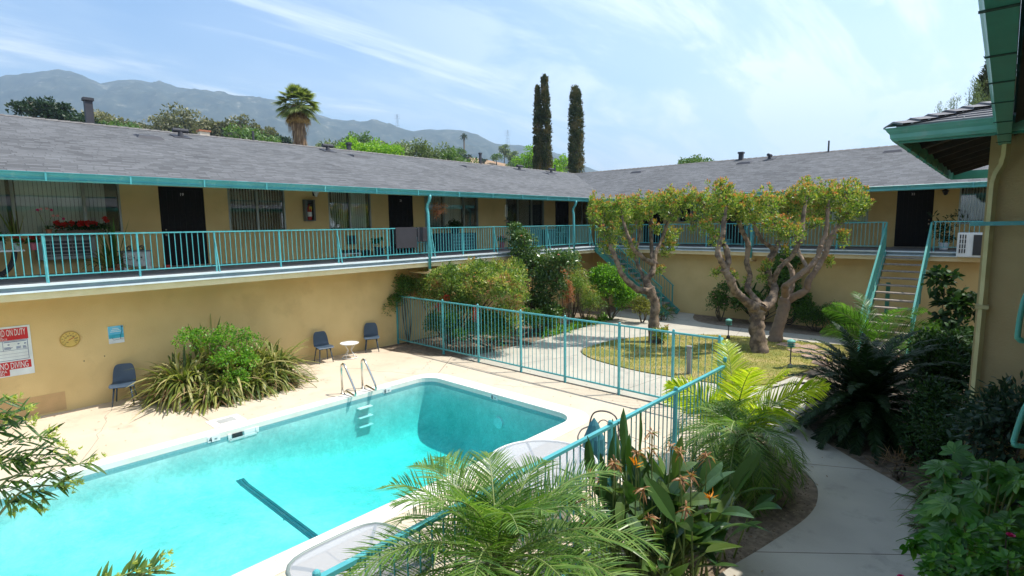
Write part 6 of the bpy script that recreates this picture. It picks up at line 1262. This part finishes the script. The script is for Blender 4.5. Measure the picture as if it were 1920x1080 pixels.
# oleander branches in the left foreground
def oleander(name, base, sprigs, label, seed):
    rng = np.random.default_rng(seed); t = thing(name, base, label, 'shrub'); mb, tw, fb = MB(), MB(), MB(); b = np.array(base, float)
    for p in sprigs:
        tip, root = np.array(p[:3], float), np.array(p[3:6], float); ax = unit(tip-root); L_ = np.linalg.norm(tip-root)
        tw.tube(smooth3([b+rng.normal(0, .03, 3), (b+root)/2+np.array((0, 0, .3)), root, tip], 4), list(np.linspace(.018, .005, 13)), 5, False)
        s1 = unit(np.cross(ax, (0, .3, 1))); s2 = np.cross(ax, s1); n_ = int(14+26*L_); u = rng.random(n_)**.8; a = np.arange(n_)*2.09+rng.normal(0, .2, n_)
        dv = np.cos(a)[:, None]*s1+np.sin(a)[:, None]*s2+ax*rng.uniform(.5, 1.5, n_)[:, None]
        blades(mb, root+ax*L_*u[:, None], dv, np.tile((0.1, 0, 1.), (n_, 1))+rng.normal(0, .4, (n_, 3)), .15*rng.uniform(.75, 1.2, n_), .026, .12, (.25, .85, 1, .75, .04), .12)
        for _ in range(7):
            q = tip+rng.normal(0, .03, 3)+ax*.03; k = 9; blades(fb, np.repeat([q], k, 0), ax+rng.normal(0, .7, (k, 3)), rng.normal(0, 1, (k, 3)), .035, .008, 0, (.5, 1, .5))
    mb.build('leaves', L_OLE, t); tw.build('branches', RIB, t); fb.build('flower_buds', F_YEL, t); return t
R0_ = (-6.35, .1, 1.7)
oleander('oleander', (-6.6, -.2, -.03), [(-5.5, .82, 1.97, -6.0, .35, 1.85), (-5.6, .70, 1.82, -6.1, .3, 1.82), (-5.66, .65, 1.78, -5.95, .4, 1.72), (-5.85, .5, 1.62, -6.1, .3, 1.75), (-5.78, .62, 2.1, -6.15, .3, 1.95), (-5.8, .6, 2.2, -6.2, .2, 2.05), (-5.95, .5, 2.3, -6.3, .2, 2.15), (-5.93, .5, 2.42, -6.3, .2, 2.25), (-6.05, .42, 2.5, -6.4, .15, 2.3), (-5.9, .5, 1.95, -6.25, .25, 1.95), (-6.02, .36, 1.6, -6.2, .2, 1.8), (-6.1, .3, 2.0, -6.4, .1, 2.0), (-6.1, .38, 2.35, -6.4, .1, 2.2), (-5.7, .7, 2.03, -6.1, .3, 1.95)], 'oleander branches with long leaves and yellow buds at the left edge', 91)
oleander('oleander', (-4.35, .1, -.03), [(-3.93, .87, 1.72, -4.1, .55, 1.55), (-3.99, .79, 1.72, -4.1, .5, 1.6), (-4.15, .62, 1.64, -4.25, .4, 1.45)], 'tip of an oleander just entering at the bottom edge over the pool', 92)

# plants on the left balcony
def flowerpot(x, y, z, r, h, m, label, leaf, fl, n, seed, L=.16, W=.035, kind='straps', fc=8):
    rng = np.random.default_rng(seed); t = pot('potted_plant', x, y, z, r, h, m, label, 'potted plant'); mb = MB()
    if kind == 'straps': straps(mb, rng, (x, y, z+h*.9), n, L, W, r*.5, (20, 88), .5)
    elif kind == 'upright': straps(mb, rng, (x, y, z+h*.9), n, L, W, r*.6, (66, 89), .04)
    else:
        for c in np.array((x, y, z+h+L*.4))+rng.normal(0, r*.6, (n, 3))*np.array((1, 1.3, .5)): clump(mb, rng, c, r*.5, 24, .06, .045)
    mb.build('leaves', leaf, t)
    if fl:
        g = MB()
        for c in np.array((x+r*.4, y, z+h+L*.9))+rng.normal(0, 1, (fc, 3))*np.array((.04, r*.9, .025)): clump(g, rng, c, .03, 26, .035, .03, shell=.2)
        g.build('flowers', fl, t)
    return t
PW = mat('painted_pot', (.6, .6, .58), (.15, .35, .3), scale=9); PR = mat('pink_pot', (.5, .12, .16), rough=.4)
zt = 3.48
flowerpot(XW+.75, 1.25, zt, .1, .2, PW, 'bushy long-leaved potted plant on the white-topped table at the left edge', L_GRN, None, 70, 101, .42, .035)
flowerpot(XW+.6, 1.55, zt, .07, .16, TERRA, 'tall pointed snake plant pot by the left window frame', L_FLAX, None, 8, 102, .85, .05, 'upright')
flowerpot(XW+.95, .98, zt, .08, .16, PR, 'magenta flowering pot plant at the extreme left of the balcony', L_GRN, F_MAG, 8, 103, .1, kind='b')
flowerpot(XW+1.0, 1.5, zt, .07, .15, PW, 'small white painted pot with an owl-like face on the balcony table', L_GRN, F_RED, 4, 104, .08, kind='b')
flowerpot(XW+.95, 1.78, zt-.02, .07, .17, PR, 'red flowering pot plant in a pink pot at the right end of the table', L_GRN, F_RED, 6, 105, .12, kind='b')
sh_ = thing('plant_shelf', (XW+.5, 2.6, 3.77), 'narrow white shelf above the old air conditioner holding red flowers', 'shelf')
MB().box(XW+.28, XW+.62, 2.0, 3.05, 3.77, 3.79).build('board', WHITE, sh_); 
for y in (2.15, 2.9): MB().box(XW+.02, XW+.55, y-.015, y+.015, 3.75, 3.769).build('support', WHITE, sh_)
TR_ = thing('flower_trough', (XW+.5, 2.65, 3.79), 'long trough of bright red and orange flowers in front of the pale blinds', 'planter')
MB().box(XW+.4, XW+.6, 2.25, 3.15, 3.79, 3.89).build('trough', mat('trough_brown', (.12, .07, .05)), TR_, bevel=.01)
rng = np.random.default_rng(106); g, f = MB(), MB()
for c in np.c_[rng.normal(XW+.5, .05, 40), rng.uniform(2.22, 3.2, 40), rng.uniform(3.9, 4.0, 40)]: clump(g, rng, c, .07, 16, .06, .05)
g.build('leaves', L_DRK, TR_)
for c in np.c_[rng.normal(XW+.56, .03, 34), rng.uniform(2.25, 3.02, 34), rng.uniform(4.0, 4.07, 34)]: clump(f, rng, c, .035, 30, .04, .04, shell=.2)
for c in ((XW+.6, 3.2, 4.13), (XW+.58, 3.22, 4.1), (XW+.58, 3.19, 4.16)): clump(f, rng, c, .03, 30, .04, .04, shell=.2)
f.build('flowers', F_RED, TR_)
oc = pot('orchid', XW+.55, 2.12, 3.79, .06, .12, TERRA, 'orchid with two tall thin stalks of pink blooms in front of the window', 'orchid'); g, f = MB(), MB()
straps(g, np.random.default_rng(107), (XW+.55, 2.12, 3.9), 7, .22, .04, .03, (20, 70), .4); g.build('leaves', L_DRK, oc)
g = MB(); g.tube(smooth3([(XW+.55, 2.1, 3.9), (XW+.56, 2.02, 4.15), (XW+.57, 1.98, 4.33), (XW+.58, 2.1, 4.4), (XW+.58, 2.22, 4.36)]), .005, 4); g.tube(smooth3([(XW+.55, 2.14, 3.9), (XW+.56, 2.14, 4.05), (XW+.57, 2.2, 4.2), (XW+.58, 2.32, 4.22), (XW+.58, 2.42, 4.12)]), .005, 4); g.build('stalks', RIB, oc)
for k, c in enumerate(((1.96, 4.35), (2.02, 4.37), (2.12, 4.38), (2.2, 4.35), (2.22, 4.22), (2.3, 4.22), (2.4, 4.15))):
    f = MB(); a = np.linspace(0, 6.28, 6)[:-1]; d = np.c_[np.full(5, .3), np.cos(a), np.sin(a)]; blades(f, np.repeat([(XW+.59, c[0], c[1])], 5, 0), d, np.tile((1., 0, 0), (5, 1)), .036, .03, 0, (.5, 1, .3)); f.build('bloom', F_PINK if k % 3 else F_MAG, oc)
flowerpot(XW+1.0, 3.1, ZD, .2, .12, TERRA, 'large snake plant in a terracotta bowl on the balcony floor', L_FLAX, None, 46, 108, 1.0, .06, 'straps')
# the tall leaves stand up behind the rail
flowerpot(XW+.9, 3.25, ZD, .12, .2, TERRA, 'upright snake plant just behind the bowl, beside the old air conditioner', L_GRN, None, 20, 109, 1.1, .06, 'upright')
flowerpot(XW+.5, 10.95, ZD, .12, .3, DBL, 'airy potted shrub with small leaves left of the second door', L_GRN, None, 16, 110, .5, kind='b')
t = flowerpot(XW+.6, 14.5, ZD+.72, .2, .2, DBL, 'dense dark green potted plant on the dark cabinet by the fourth window', L_DRK, None, 34, 111, .25, kind='b')
flowerpot(XW+1.2, 16.6, ZD, .12, .3, PR, 'potted plant in a pinkish pot on the balcony floor behind the camellia top', L_GRN, F_PINK, 10, 112, .25, kind='b')
t = flowerpot(-1.5, 23.4, ZD, .15, .24, WHITE, 'dark leafy plant in a white pot right of the far dark door', L_DRK, None, 10, 113, .3, kind='b'); g = MB(); rng = np.random.default_rng(114)
for c in np.array((-1.55, 23.4, 3.6))+rng.normal(0, .18, (26, 3))*np.array((1, 1, 1.1)): clump(g, rng, c, .1, 12, .15, .04)
g.tube([(-1.5, 23.4, 3.05), (-1.55, 23.4, 3.6)], .015, 6); g.build('foliage', L_DRK, t)
hb = thing('hanging_basket', (XE-.75, 12.2, 4.25), 'dry orange fern in a hanging basket beside the first downpipe', 'hanging basket'); g = MB(); rng = np.random.default_rng(115)
for _ in range(16): clump(g, rng, np.array((XE-.75, 12.25, 4.42))+rng.normal(0, .11, 3), .1, 26, .1, .02, droop=.5)
g.build('fern', leafmat('orange_fern', [(0, (.4, .13, .05)), (1, (.62, .3, .14))], trans=.3), hb); MB().lathe((XE-.75, 12.22, 4.25), [(.05, 0), (.13, .1), (.14, .14)], 12).build('basket', TERRA, hb)
g = MB(); [g.tube([(XE-.75+.12*math.cos(a), 12.22+.12*math.sin(a), 4.38), (XE-.75, 12.22, 4.8)], .004, 4) for a in (0, 2.1, 4.2)]; g.tube([(XE-.75, 12.22, 4.8), (XE-.75, 12.22, 5.15)], .004, 4); g.build('hanger', BLACK, hb)
# ------------------------------------------------------------ beyond the roofs
L_BG1 = leafmat('eucalyptus_leaf', [(0, (.08, .09, .045)), (.6, (.17, .17, .085)), (1, (.28, .25, .14))], trans=.2, nscale=.25)
L_BG2 = leafmat('oak_leaf', [(0, (.04, .09, .02)), (.6, (.09, .17, .035)), (1, (.16, .24, .06))], trans=.25)
L_BG3 = leafmat('lime_leaf_tree', [(0, (.09, .20, .015)), (.6, (.17, .34, .025)), (1, (.28, .42, .05))], trans=.4)
L_BG4 = leafmat('dark_oak_leaf', [(0, (.012, .03, .012)), (1, (.035, .07, .025))], trans=.15)
L_BG5 = leafmat('olive_tree_leaf', [(0, (.07, .10, .04)), (.7, (.15, .20, .08)), (1, (.25, .28, .13))], trans=.25)
L_CYP = leafmat('cypress_scale', [(0, (.02, .04, .015)), (.5, (.07, .085, .03)), (1, (.19, .14, .06))], trans=.1, nscale=.9)
TB = mat('grey_trunk', (.22, .18, .14), (.12, .1, .08), rough=.9)
def bgtree(name, x, y, ztop, crown, m, label, seed, leaf=.3, n=46, per=34, base=0, open_=0, group=None, cat='tree'):
    """crown = (rx, rz); leaves in tufts round forking limbs"""
    rng = np.random.default_rng(seed); t = thing(name, (x, y, base), label, cat, group); rx, rz = crown; c = np.array((x, y, ztop-rz)); mb, tw = MB(), MB(); pts = []
    lobes = [np.zeros(3)]+[np.array((math.cos(a)*rx*.55, math.sin(a)*rx*.55, rng.uniform(-.45, .35)*rz)) for a in rng.uniform(0, 6.28)+np.arange(5)*1.2566]
    for q in lobes: pts.append(blobs(mb, rng, c+q, (rx*.55, rx*.55, rz*.62), n//6+1, per, rx*.2*(1-open_*.35), leaf, leaf*.62, prof=(.3, 1, .3)))
    mb.build('crown', m, t); pts = np.concatenate(pts); tw.tube([(x, y, base), (x+.1, y, base+(c[2]-base)*.5), (c[0], c[1], c[2]-rz*.4)], [rx*.1, rx*.075, rx*.05], 8)
    woody(tw, rng, (c[0], c[1], c[2]-rz*.45), pts[::4], rx*.035, 5, rx*.1); tw.build('trunk', TB, t, smooth=True); return t
BG = [('oak_tree', -97.9, 6.9, 20.8, (5.0, 4.2), L_BG4, 'dark tree cut by the left edge of the photo above the roof', .42),
 ('oak_tree', -99.9, 14.0, 22.9, (3.2, 2.8), L_BG4, 'dark spreading tree with open branches left of the tall flue', .40),
 ('oak_tree', -98.0, 17.0, 21.3, (2.9, 3.0), L_BG4, 'dark round tree touching the open branched one, just left of the tall flue', .40),
 ('broadleaf_tree', -112.8, 23.8, 24.4, (3.6, 3.2), L_BG1, 'grey olive tree top right behind the tall flue', .45),
 ('broadleaf_tree', -98.0, 24.0, 20.8, (4.2, 3.8), L_BG2, 'mid green tree right of the tall flue', .42),
 ('broadleaf_tree', -96.0, 27.2, 18.8, (3.8, 3.0), L_BG2, 'lower green tree sloping down right of the tall flue', .42),
 ('eucalyptus_tree', -137.5, 40.6, 31.4, (5.6, 6.2), L_BG1, 'largest grey green eucalyptus in the row above the roof', .6),
 ('eucalyptus_tree', -141, 37.2, 27.4, (4.5, 4.2), L_BG1, 'lower eucalyptus at the left end of the row', .6),
 ('eucalyptus_tree', -136.5, 43.6, 29.0, (3.8, 5.0), L_BG1, 'eucalyptus third from the left in the row', .6),
 ('eucalyptus_tree', -140.7, 47.6, 31.6, (2.9, 5.6), L_BG1, 'narrow upright eucalyptus standing apart in the row', .6),
 ('eucalyptus_tree', -137.8, 50.2, 30.9, (3.0, 5.6), L_BG1, 'brownish eucalyptus just right of the narrow upright one', .6),
 ('eucalyptus_tree', -136.8, 52.8, 30.5, (3.8, 5.2), L_BG1, 'broad eucalyptus behind the white chimney', .6),
 ('eucalyptus_tree', -133.0, 56.6, 30.2, (2.3, 4.8), L_BG1, 'slim eucalyptus above the dark green trees', .6),
 ('eucalyptus_tree', -130.5, 58.9, 28.9, (2.6, 4.6), L_BG1, 'small eucalyptus at the right end of the row', .6),
 ('shrubby_tree', -131, 45.6, 22.9, (3.4, 2.6), leafmat('brown_red_leaf', [(0, (.10, .06, .04)), (1, (.2, .13, .08))]), 'reddish brown shrubby tree below the eucalyptus row', .5),
 ('citrus_tree', -76.1, 29.2, 16.6, (2.9, 2.6), L_BG2, 'dense green tree left of the pair over the ridge vent pipe', .3),
 ('citrus_tree', -73.8, 31.9, 17.4, (3.2, 3.0), L_BG2, 'dense bright edged tree just left of the fan palm', .3),
 ('conifer_tree', -120.4, 57.6, 25.2, (1.7, 3.6), L_BG4, 'small dark conical tree directly left of the fan palm skirt', .4),
 ('broadleaf_tree', -105.4, 58.6, 22.2, (4.2, 3.4), L_BG5, 'hazy grey green tree right of the fan palm', .45),
 ('broadleaf_tree', -101.0, 63.2, 23.2, (3.2, 4.0), L_BG2, 'taller hazy green tree between the fan palm and the lime green tree', .45),
 ('broadleaf_tree', -103.8, 67.5, 22.4, (3.6, 3.2), L_BG5, 'hazy tree behind the lime green one', .45),
 ('maple_tree', -44.6, 28.9, 12.3, (1.9, 1.9), L_BG3, 'brilliant lime green tree behind the square roof flue', .2),
 ('maple_tree', -43.0, 30.4, 11.6, (1.7, 1.5), L_BG3, 'lower lime green tree right of the brilliant one', .2),
 ('olive_tree', -49.4, 37.4, 14.1, (2.5, 2.6), L_BG5, 'large grey green olive-like tree in the centre of the roofline', .24),
 ('olive_tree', -47.9, 39.9, 13.3, (2.2, 2.3), L_BG5, 'second grey green tree right of the large olive-like one', .24),
 ('olive_tree', -46.4, 42.2, 12.1, (2.2, 1.9), L_BG2, 'low green tree at the right end of the olive-like group', .24),
 ('maple_tree', -49.8, 58.9, 14.9, (2.0, 2.9), L_BG3, 'bright green tree peeping out left of the twin cypresses', .24),
 ('maple_tree', -46.9, 60.6, 13.8, (1.9, 2.6), L_BG3, 'bright green tree peeping out right of the twin cypresses', .24),
 ('broadleaf_tree', -26.2, 59.0, 11.6, (1.9, 1.5), L_BG2, 'small tree top showing above the back roof ridge', .22),
 ('broadleaf_tree', -25.4, 64.5, 11.1, (1.5, 1.2), L_BG2, 'tiny sprig of tree top left of the back roof flue', .22),
]
for i, (nm, x, y, zt_, cr_, m, lab, lf_) in enumerate(BG): bgtree(nm, x, y, zt_, (cr_[0]*1.18, cr_[1]*1.1), m, lab, 200+i, lf_, n=84, per=34, open_=1 if i in (1,) else 0)
# rocky foothill with scattered trees, far right of the olive trees
def cypress(x, y, zt_, r, label, seed, lean=0, base=0, top=.12):
    rng = np.random.default_rng(seed); t = thing('cypress_tree', (x, y, base), label, 'cypress', None); mb = MB(); n = 330
    for i in range(n):
        u = rng.random()**.85; z = base+(zt_-base)*(.05+.95*u); rr = r*(min(1, (1-u)*5+top)**.7)*(1-.35*u)*rng.uniform(.78, 1.06); a = rng.uniform(0, 6.28)
        c = (x+rr*.72*math.cos(a)+lean*u, y+rr*.72*math.sin(a), z); clump(mb, rng, c, r*.34, 60, .24, .09, up=1.6, flat=1.7, shell=.3)
    mb.build('crown', L_CYP, t); MB().tube([(x, y, base), (x+lean*.8, y, base+(zt_-base)*.9)], [r*.35, r*.1], 8).build('trunk', TB, t)
cypress(-36.3, 44.1, 17.5, .56, 'thin pointed cypress, left of the touching pair', 301, .1, top=.02)
cypress(-35.45, 44.7, 18.6, .72, 'taller dark cypress, right of the touching pair', 302, -.35)
cypress(-31.6, 44.6, 16.7, .9, 'thick single cypress with a blunt top right of the pair', 303, -.25, top=.3)
cypress(-.95, 35.0, 12.0, .9, 'dark cypress at upper right behind the near gutter', 304, .2, top=.1)
for i, (x, y, z, lab) in enumerate(((-1.75, 32.0, 9.7, 'pale feathery shoots above the hip roof, left of the dark cypress'), (-.75, 32.5, 10.3, 'yellow green feathery shrub top right at the dark cypress foot'))):
    rng = np.random.default_rng(310+i); t = thing('tamarisk_tree', (x, y, 0), lab, 'tree'); mb = MB()
    for _ in range(34): q = np.array((x+rng.uniform(-.9, .8), y+rng.uniform(-.5, .5), z-rng.uniform(.2, 1.6))); mb.tube([q-np.array((0, 0, 1.6)), q], [.02, .006], 4, False); clump(mb, rng, q-np.array((0, 0, .25)), .14, 50, .1, .02, flat=2.6, up=2)
    mb.build('crown', L_BG5, t); MB().tube([(x, y, 0), (x, y, z-1.8)], [.25, .08], 8).build('trunk', TB, t)
# fan palm with its skirt of dead fronds
rng = np.random.default_rng(320); px_, py_, pz_ = -44.6, 22.7, 13.9; fp = thing('fan_palm', (px_, py_, 0), 'tall fan palm with a thatched brown skirt above the roof', 'palm'); mb, sk_, dd = MB(), MB(), MB()
def fan(mb, c, d, r, rng):
    side_ = unit(np.cross(d, (0, 0, 1.))+rng.normal(0, .15, 3)); a = np.linspace(-1.35, 1.35, 22); dv = np.cos(a)[:, None]*d+np.sin(a)[:, None]*side_
    blades(mb, np.repeat([c], 22, 0), dv, np.tile(np.cross(side_, d), (22, 1))+rng.normal(0, .2, (22, 3)), r*(1-.1*np.abs(a)), r*.12, .28, (.7, 1, .9, .5, .05))
for i in range(46):
    a = i*2.39996; e_ = rad(82-112*(i/46)); d = np.array((math.cos(a)*math.cos(e_), math.sin(a)*math.cos(e_), math.sin(e_))); q = np.array((px_, py_, pz_))+d*rng.uniform(.8, 1.2); mb.tube([(px_, py_, pz_), q], [.03, .015], 4, False); fan(mb, q, unit(d-np.array((0, 0, .25))), 1.0, rng)
for i in range(14):
    a = i*2.39996; d = np.array((math.cos(a)*.7, math.sin(a)*.7, -.7)); fan(dd, np.array((px_, py_, pz_-.3))+d*.7, unit(d), .8, rng)
n_ = 900; a = rng.uniform(0, 6.28, n_); z0 = rng.uniform(7.5, pz_-.2, n_); rr = .5+.25*(pz_-z0 < 1.5); straw = np.c_[px_+np.cos(a)*rr*.9, py_+np.sin(a)*rr*.9, z0]
blades(sk_, straw, np.c_[np.cos(a)*.25, np.sin(a)*.25, np.full(n_, -1.)], np.c_[np.cos(a), np.sin(a), np.zeros(n_)], .8, .06, 0, (.6, 1, .4)); sk_.tube([(px_, py_, 7), (px_, py_, pz_)], [.45, .5], 14)
LFP = leafmat('fan_palm_leaf', [(0, (.06, .09, .02)), (.5, (.14, .18, .05)), (1, (.30, .33, .12))], trans=.3, rough=.35); mb.build('fans', LFP, fp); STRAW = leafmat('straw_thatch', [(0, (.16, .09, .05)), (.6, (.28, .17, .09)), (1, (.42, .28, .15))], trans=.1); sk_.build('dead_skirt', STRAW, fp); dd.build('drying_fans', leafmat('tan_fan', [(0, (.3, .17, .06)), (1, (.5, .33, .14))], trans=.3), fp)
MB().tube([(px_, py_, 0), (px_, py_, 7.6)], [.4, .3], 12).build('trunk', TB, fp)
sp = thing('tall_slim_palm', (-196.2, 183, 0), 'tiny tall thin palm on the hazy hillside, tallest spike right of centre', 'palm'); g = MB(); rng = np.random.default_rng(321)
for _ in range(26): clump(g, rng, np.array((-196.2, 183, 46.3))+rng.normal(0, .35, 3), .6, 8, 1.2, .3, droop=.5)
g.build('fronds', L_BG4, sp); MB().tube([(-196.2, 183, 0), (-196.2, 183, 46.5)], [.5, .35], 8).build('trunk', TB, sp)
wc_ = thing('stucco_chimney', (-66.6, 22.8, 0), 'small white chimney with a terracotta cap behind the left roof', 'chimney')
MB().box(-67.0, -66.2, 22.3, 23.3, 0, 14.45).build('stack', mat('warm_white', (.75, .62, .5), rough=.8), wc_); MB().box(-67.1, -66.1, 22.2, 23.4, 14.45, 14.62).build('cap', TERRA, wc_)
# foothills and mountains
HILL, t = newmat('hill_scrub'); o_ = N(t, 'ShaderNodeOutputMaterial'); p_ = N(t, 'ShaderNodeBsdfPrincipled'); t.links.new(p_.outputs[0], o_.inputs[0]); tcn = N(t, 'ShaderNodeTexCoord')
nz = N(t, 'ShaderNodeTexNoise'); nz.inputs['Scale'].default_value = .022; nz.inputs['Detail'].default_value = 12; nz.inputs['Roughness'].default_value = .75; t.links.new(tcn.outputs['Object'], nz.inputs[0])
cr = N(t, 'ShaderNodeValToRGB'); e = cr.color_ramp.elements; e[0].position = .40; e[0].color = (.022, .036, .034, 1); e[1].position = .68; e[1].color = (.26, .25, .21, 1); q = e.new(.57); q.color = (.06, .07, .055, 1)
t.links.new(nz.outputs[0], cr.inputs[0]); t.links.new(cr.outputs[0], p_.inputs['Base Color']); p_.inputs['Roughness'].default_value = .95; p_.inputs['Specular IOR Level'].default_value = .1
from mathutils import noise as mnoise
ridge = [(-4192, -1600, 560), (-4192, -169, 642), (-3911, 95, 701), (-3628, 356, 722), (-3535, 443, 738), (-3450, 522, 749), (-3402, 565, 746), (-3344, 614, 724), (-3265, 679, 682), (-3210, 733, 699), (-3153, 785, 703), (-3057, 869, 687), (-2999, 919, 665), (-2864, 1037, 645), (-2768, 1122, 626), (-2672, 1206, 604), (-2575, 1289, 569), (-2477, 1371, 535), (-2409, 1428, 501), (-2342, 1489, 499), (-2276, 1549, 503), (-2227, 1591, 487), (-2168, 1639, 453), (-2112, 1692, 460), (-2035, 1759, 451), (-1959, 1828, 447), (-1901, 1877, 423), (-1841, 1926, 387), (-1784, 1977, 381), (-1707, 2044, 364), (-1610, 2127, 332), (-1531, 2191, 285), (-1452, 2256, 243), (-1315, 2372, 188), (-1026, 2623, 119), (-548, 3048, 60), (214, 3734, 22)]
def terrain(name, rdg, near, far, nj, ni, amp, m, seed):
    R_ = np.array(rdg, float); s_ = np.concatenate([[0], np.cumsum(np.hypot(*np.diff(R_[:, :2], axis=0).T))]); ss = np.linspace(0, s_[-1], ni); X = np.interp(ss, s_, R_[:, 0]); Y = np.interp(ss, s_, R_[:, 1]); Zr = np.interp(ss, s_, R_[:, 2]); V = []
    for j in range(nj):
        u = j/(nj-1); f_ = near+(far-near)*u; h = math.sin(min(1, (f_-near)/(1-near))*math.pi/2)**1.6 if f_ <= 1 else max(0, 1-(f_-1)/(far-1))
        for i in range(ni):
            p = Vector((X[i]*f_, Y[i]*f_, seed)); w_ = min(1, abs(1-f_)*6); nz_ = mnoise.ridged_multi_fractal(p*.0035, .9, 2.1, 6, 1.0, 2.0)-2.1
            V.append((X[i]*f_, Y[i]*f_, max(-2, Zr[i]*h+nz_*amp*w_*min(1, h*3)+mnoise.fractal(p*.02, 1, 2, 4)*amp*.10)))
    F = [(j*ni+i, j*ni+i+1, (j+1)*ni+i+1, (j+1)*ni+i) for j in range(nj-1) for i in range(ni-1)]
    return struct(MB().addq(V, np.array(F)).build(name, m, None, smooth=True, loc=(0, 0, 0)))
terrain('mountains', ridge, .42, 1.2, 80, 260, 60, HILL, 4.0)
foot = [(-262, 80, 12), (-250, 105, 20), (-237, 130, 29), (-219, 147, 33), (-205, 162, 35), (-193, 171, 36), (-182, 180, 34), (-173, 188, 31.5), (-166, 194, 28.5), (-154, 204, 24), (-140, 215, 17), (-120, 235, 8)]
HILL2 = mat('dry_slope', (.20, .18, .09), (.34, .2, .12), rough=.95, scale=.05, c3=(.09, .12, .05), scale3=.03)
terrain('foothill', foot, .72, 1.35, 24, 60, 2.0, HILL2, 9.0)
rng = np.random.default_rng(330); proto = {}
FR = np.array(foot, float)
for k in range(64):
    u = rng.uniform(.18, .93)*(len(FR)-1); i = int(u); q = FR[i]*(1-(u-i))+FR[i+1]*(u-i); f_ = rng.uniform(.82, 1.0); h = math.sin(min(1, (f_-.72)/.28)*math.pi/2)**1.6
    x, y, z = q[0]*f_, q[1]*f_, q[2]*h-1
    kd = k % 4; nm, cr_, m, hh = (('oak_tree', (3.0, 2.6), L_BG2, 6.5), ('eucalyptus_tree', (2.2, 3.6), L_BG5, 9), ('conifer_tree', (1.3, 3.4), L_BG4, 8.5), ('oak_tree', (2.4, 2.0), L_BG4, 5))[kd]
    lab = ('small rounded green tree dotted on the hazy hillside', 'small pale grey tree dotted on the hazy hillside', 'small dark pointed tree on the hazy hillside', 'small dark round tree dotted on the hazy hillside')[kd]; gp_ = ('rounded trees', 'pale trees', 'pointed trees', 'dark round trees')[kd]+' on the hillside'
    if kd not in proto: proto[kd] = bgtree(nm, 0, 0, hh, cr_, m, lab, 400+kd, .55, n=30, per=22, group=gp_); o = proto[kd]
    else: o = copy_tree(proto[kd])
    s_ = rng.uniform(.7, 1.25); o.location = (x, y, z); o.scale = (s_, s_, s_); o.rotation_euler = (0, 0, rng.uniform(0, 6.28))
def house(x, y, z, w, label):
    t = thing('hillside_house', (x, y, z), label, 'house'); MB().box(x-w, x+w, y-w*.7, y+w*.7, z-3, z+2.6).build('wall', mat('house_white', (.6, .5, .42)), t)
    MB().add([(x-w*1.1, y-w*.8, z+2.6), (x+w*1.1, y-w*.8, z+2.6), (x+w*1.1, y+w*.8, z+2.6), (x-w*1.1, y+w*.8, z+2.6), (x-w*.5, y, z+4), (x+w*.5, y, z+4)], [(0, 1, 5, 4), (2, 3, 4, 5), (1, 2, 5), (3, 0, 4), (0, 3, 2, 1)]).build('roof', TERRA, t)
    g = MB(); [g.box(x+k*w*.5-.5, x+k*w*.5+.5, y-w*.7-.04, y-w*.7, z+.6, z+1.7) for k in (-1, 0, 1)]; g.build('window', ROOM, t)
house(-184, 173, 30.5, 2.6, 'left one of two tiny houses with terracotta roofs on the hazy slope'); house(-172, 181, 27.5, 2.0, 'right and lower one of two tiny houses on the hazy slope')
def pylon(x, y, z, h, label):
    t = thing('power_pylon', (x, y, z), label, 'pylon', 'power pylons on the ridge'); g = MB(); w = h*.1
    for a in (-1, 1):
        for b in (-1, 1): g.bar((x+a*w, y+b*w, z), (x+a*w*.15, y+b*w*.15, z+h), 1.1, 1.1)
    for k in (.25, .5, .7, .85): v = w*(1-.85*k); g.bar((x-v, y-v, z+h*k), (x+v, y+v, z+h*k), .9, .9); g.bar((x+v, y-v, z+h*k), (x-v, y+v, z+h*k), .9, .9)
    g.build('lattice', mat('galvanised', (.25, .27, .3)), t)
    for k in (.7, .82, .94): MB().bar((x-h*.16, y-h*.14, z+h*k), (x+h*.16, y+h*.14, z+h*k), .9, .9).build('cross_arm', mat('galvanised', (.25, .27, .3)), t)
pylon(-2190, 1610, 462, 70, 'left tiny lattice power pylon on the far ridge'); pylon(-1800, 1965, 372, 80, 'right tiny lattice power pylon on the far ridge')
# air: even haze over the whole scene
HZ, t = newmat('haze_air'); o_ = N(t, 'ShaderNodeOutputMaterial'); pv_ = N(t, 'ShaderNodeVolumePrincipled'); pv_.inputs['Color'].default_value = (.60, .80, 1, 1); pv_.inputs['Density'].default_value = .00029; pv_.inputs['Anisotropy'].default_value = .3
t.links.new(pv_.outputs[0], o_.inputs['Volume'])
hz = MB().box(-5200, 1500, -2200, 5000, -4, 790).build('haze', HZ, None, loc=(0, 0, -4)); tag(hz, kind='stuff', label='thin pale haze in the air')
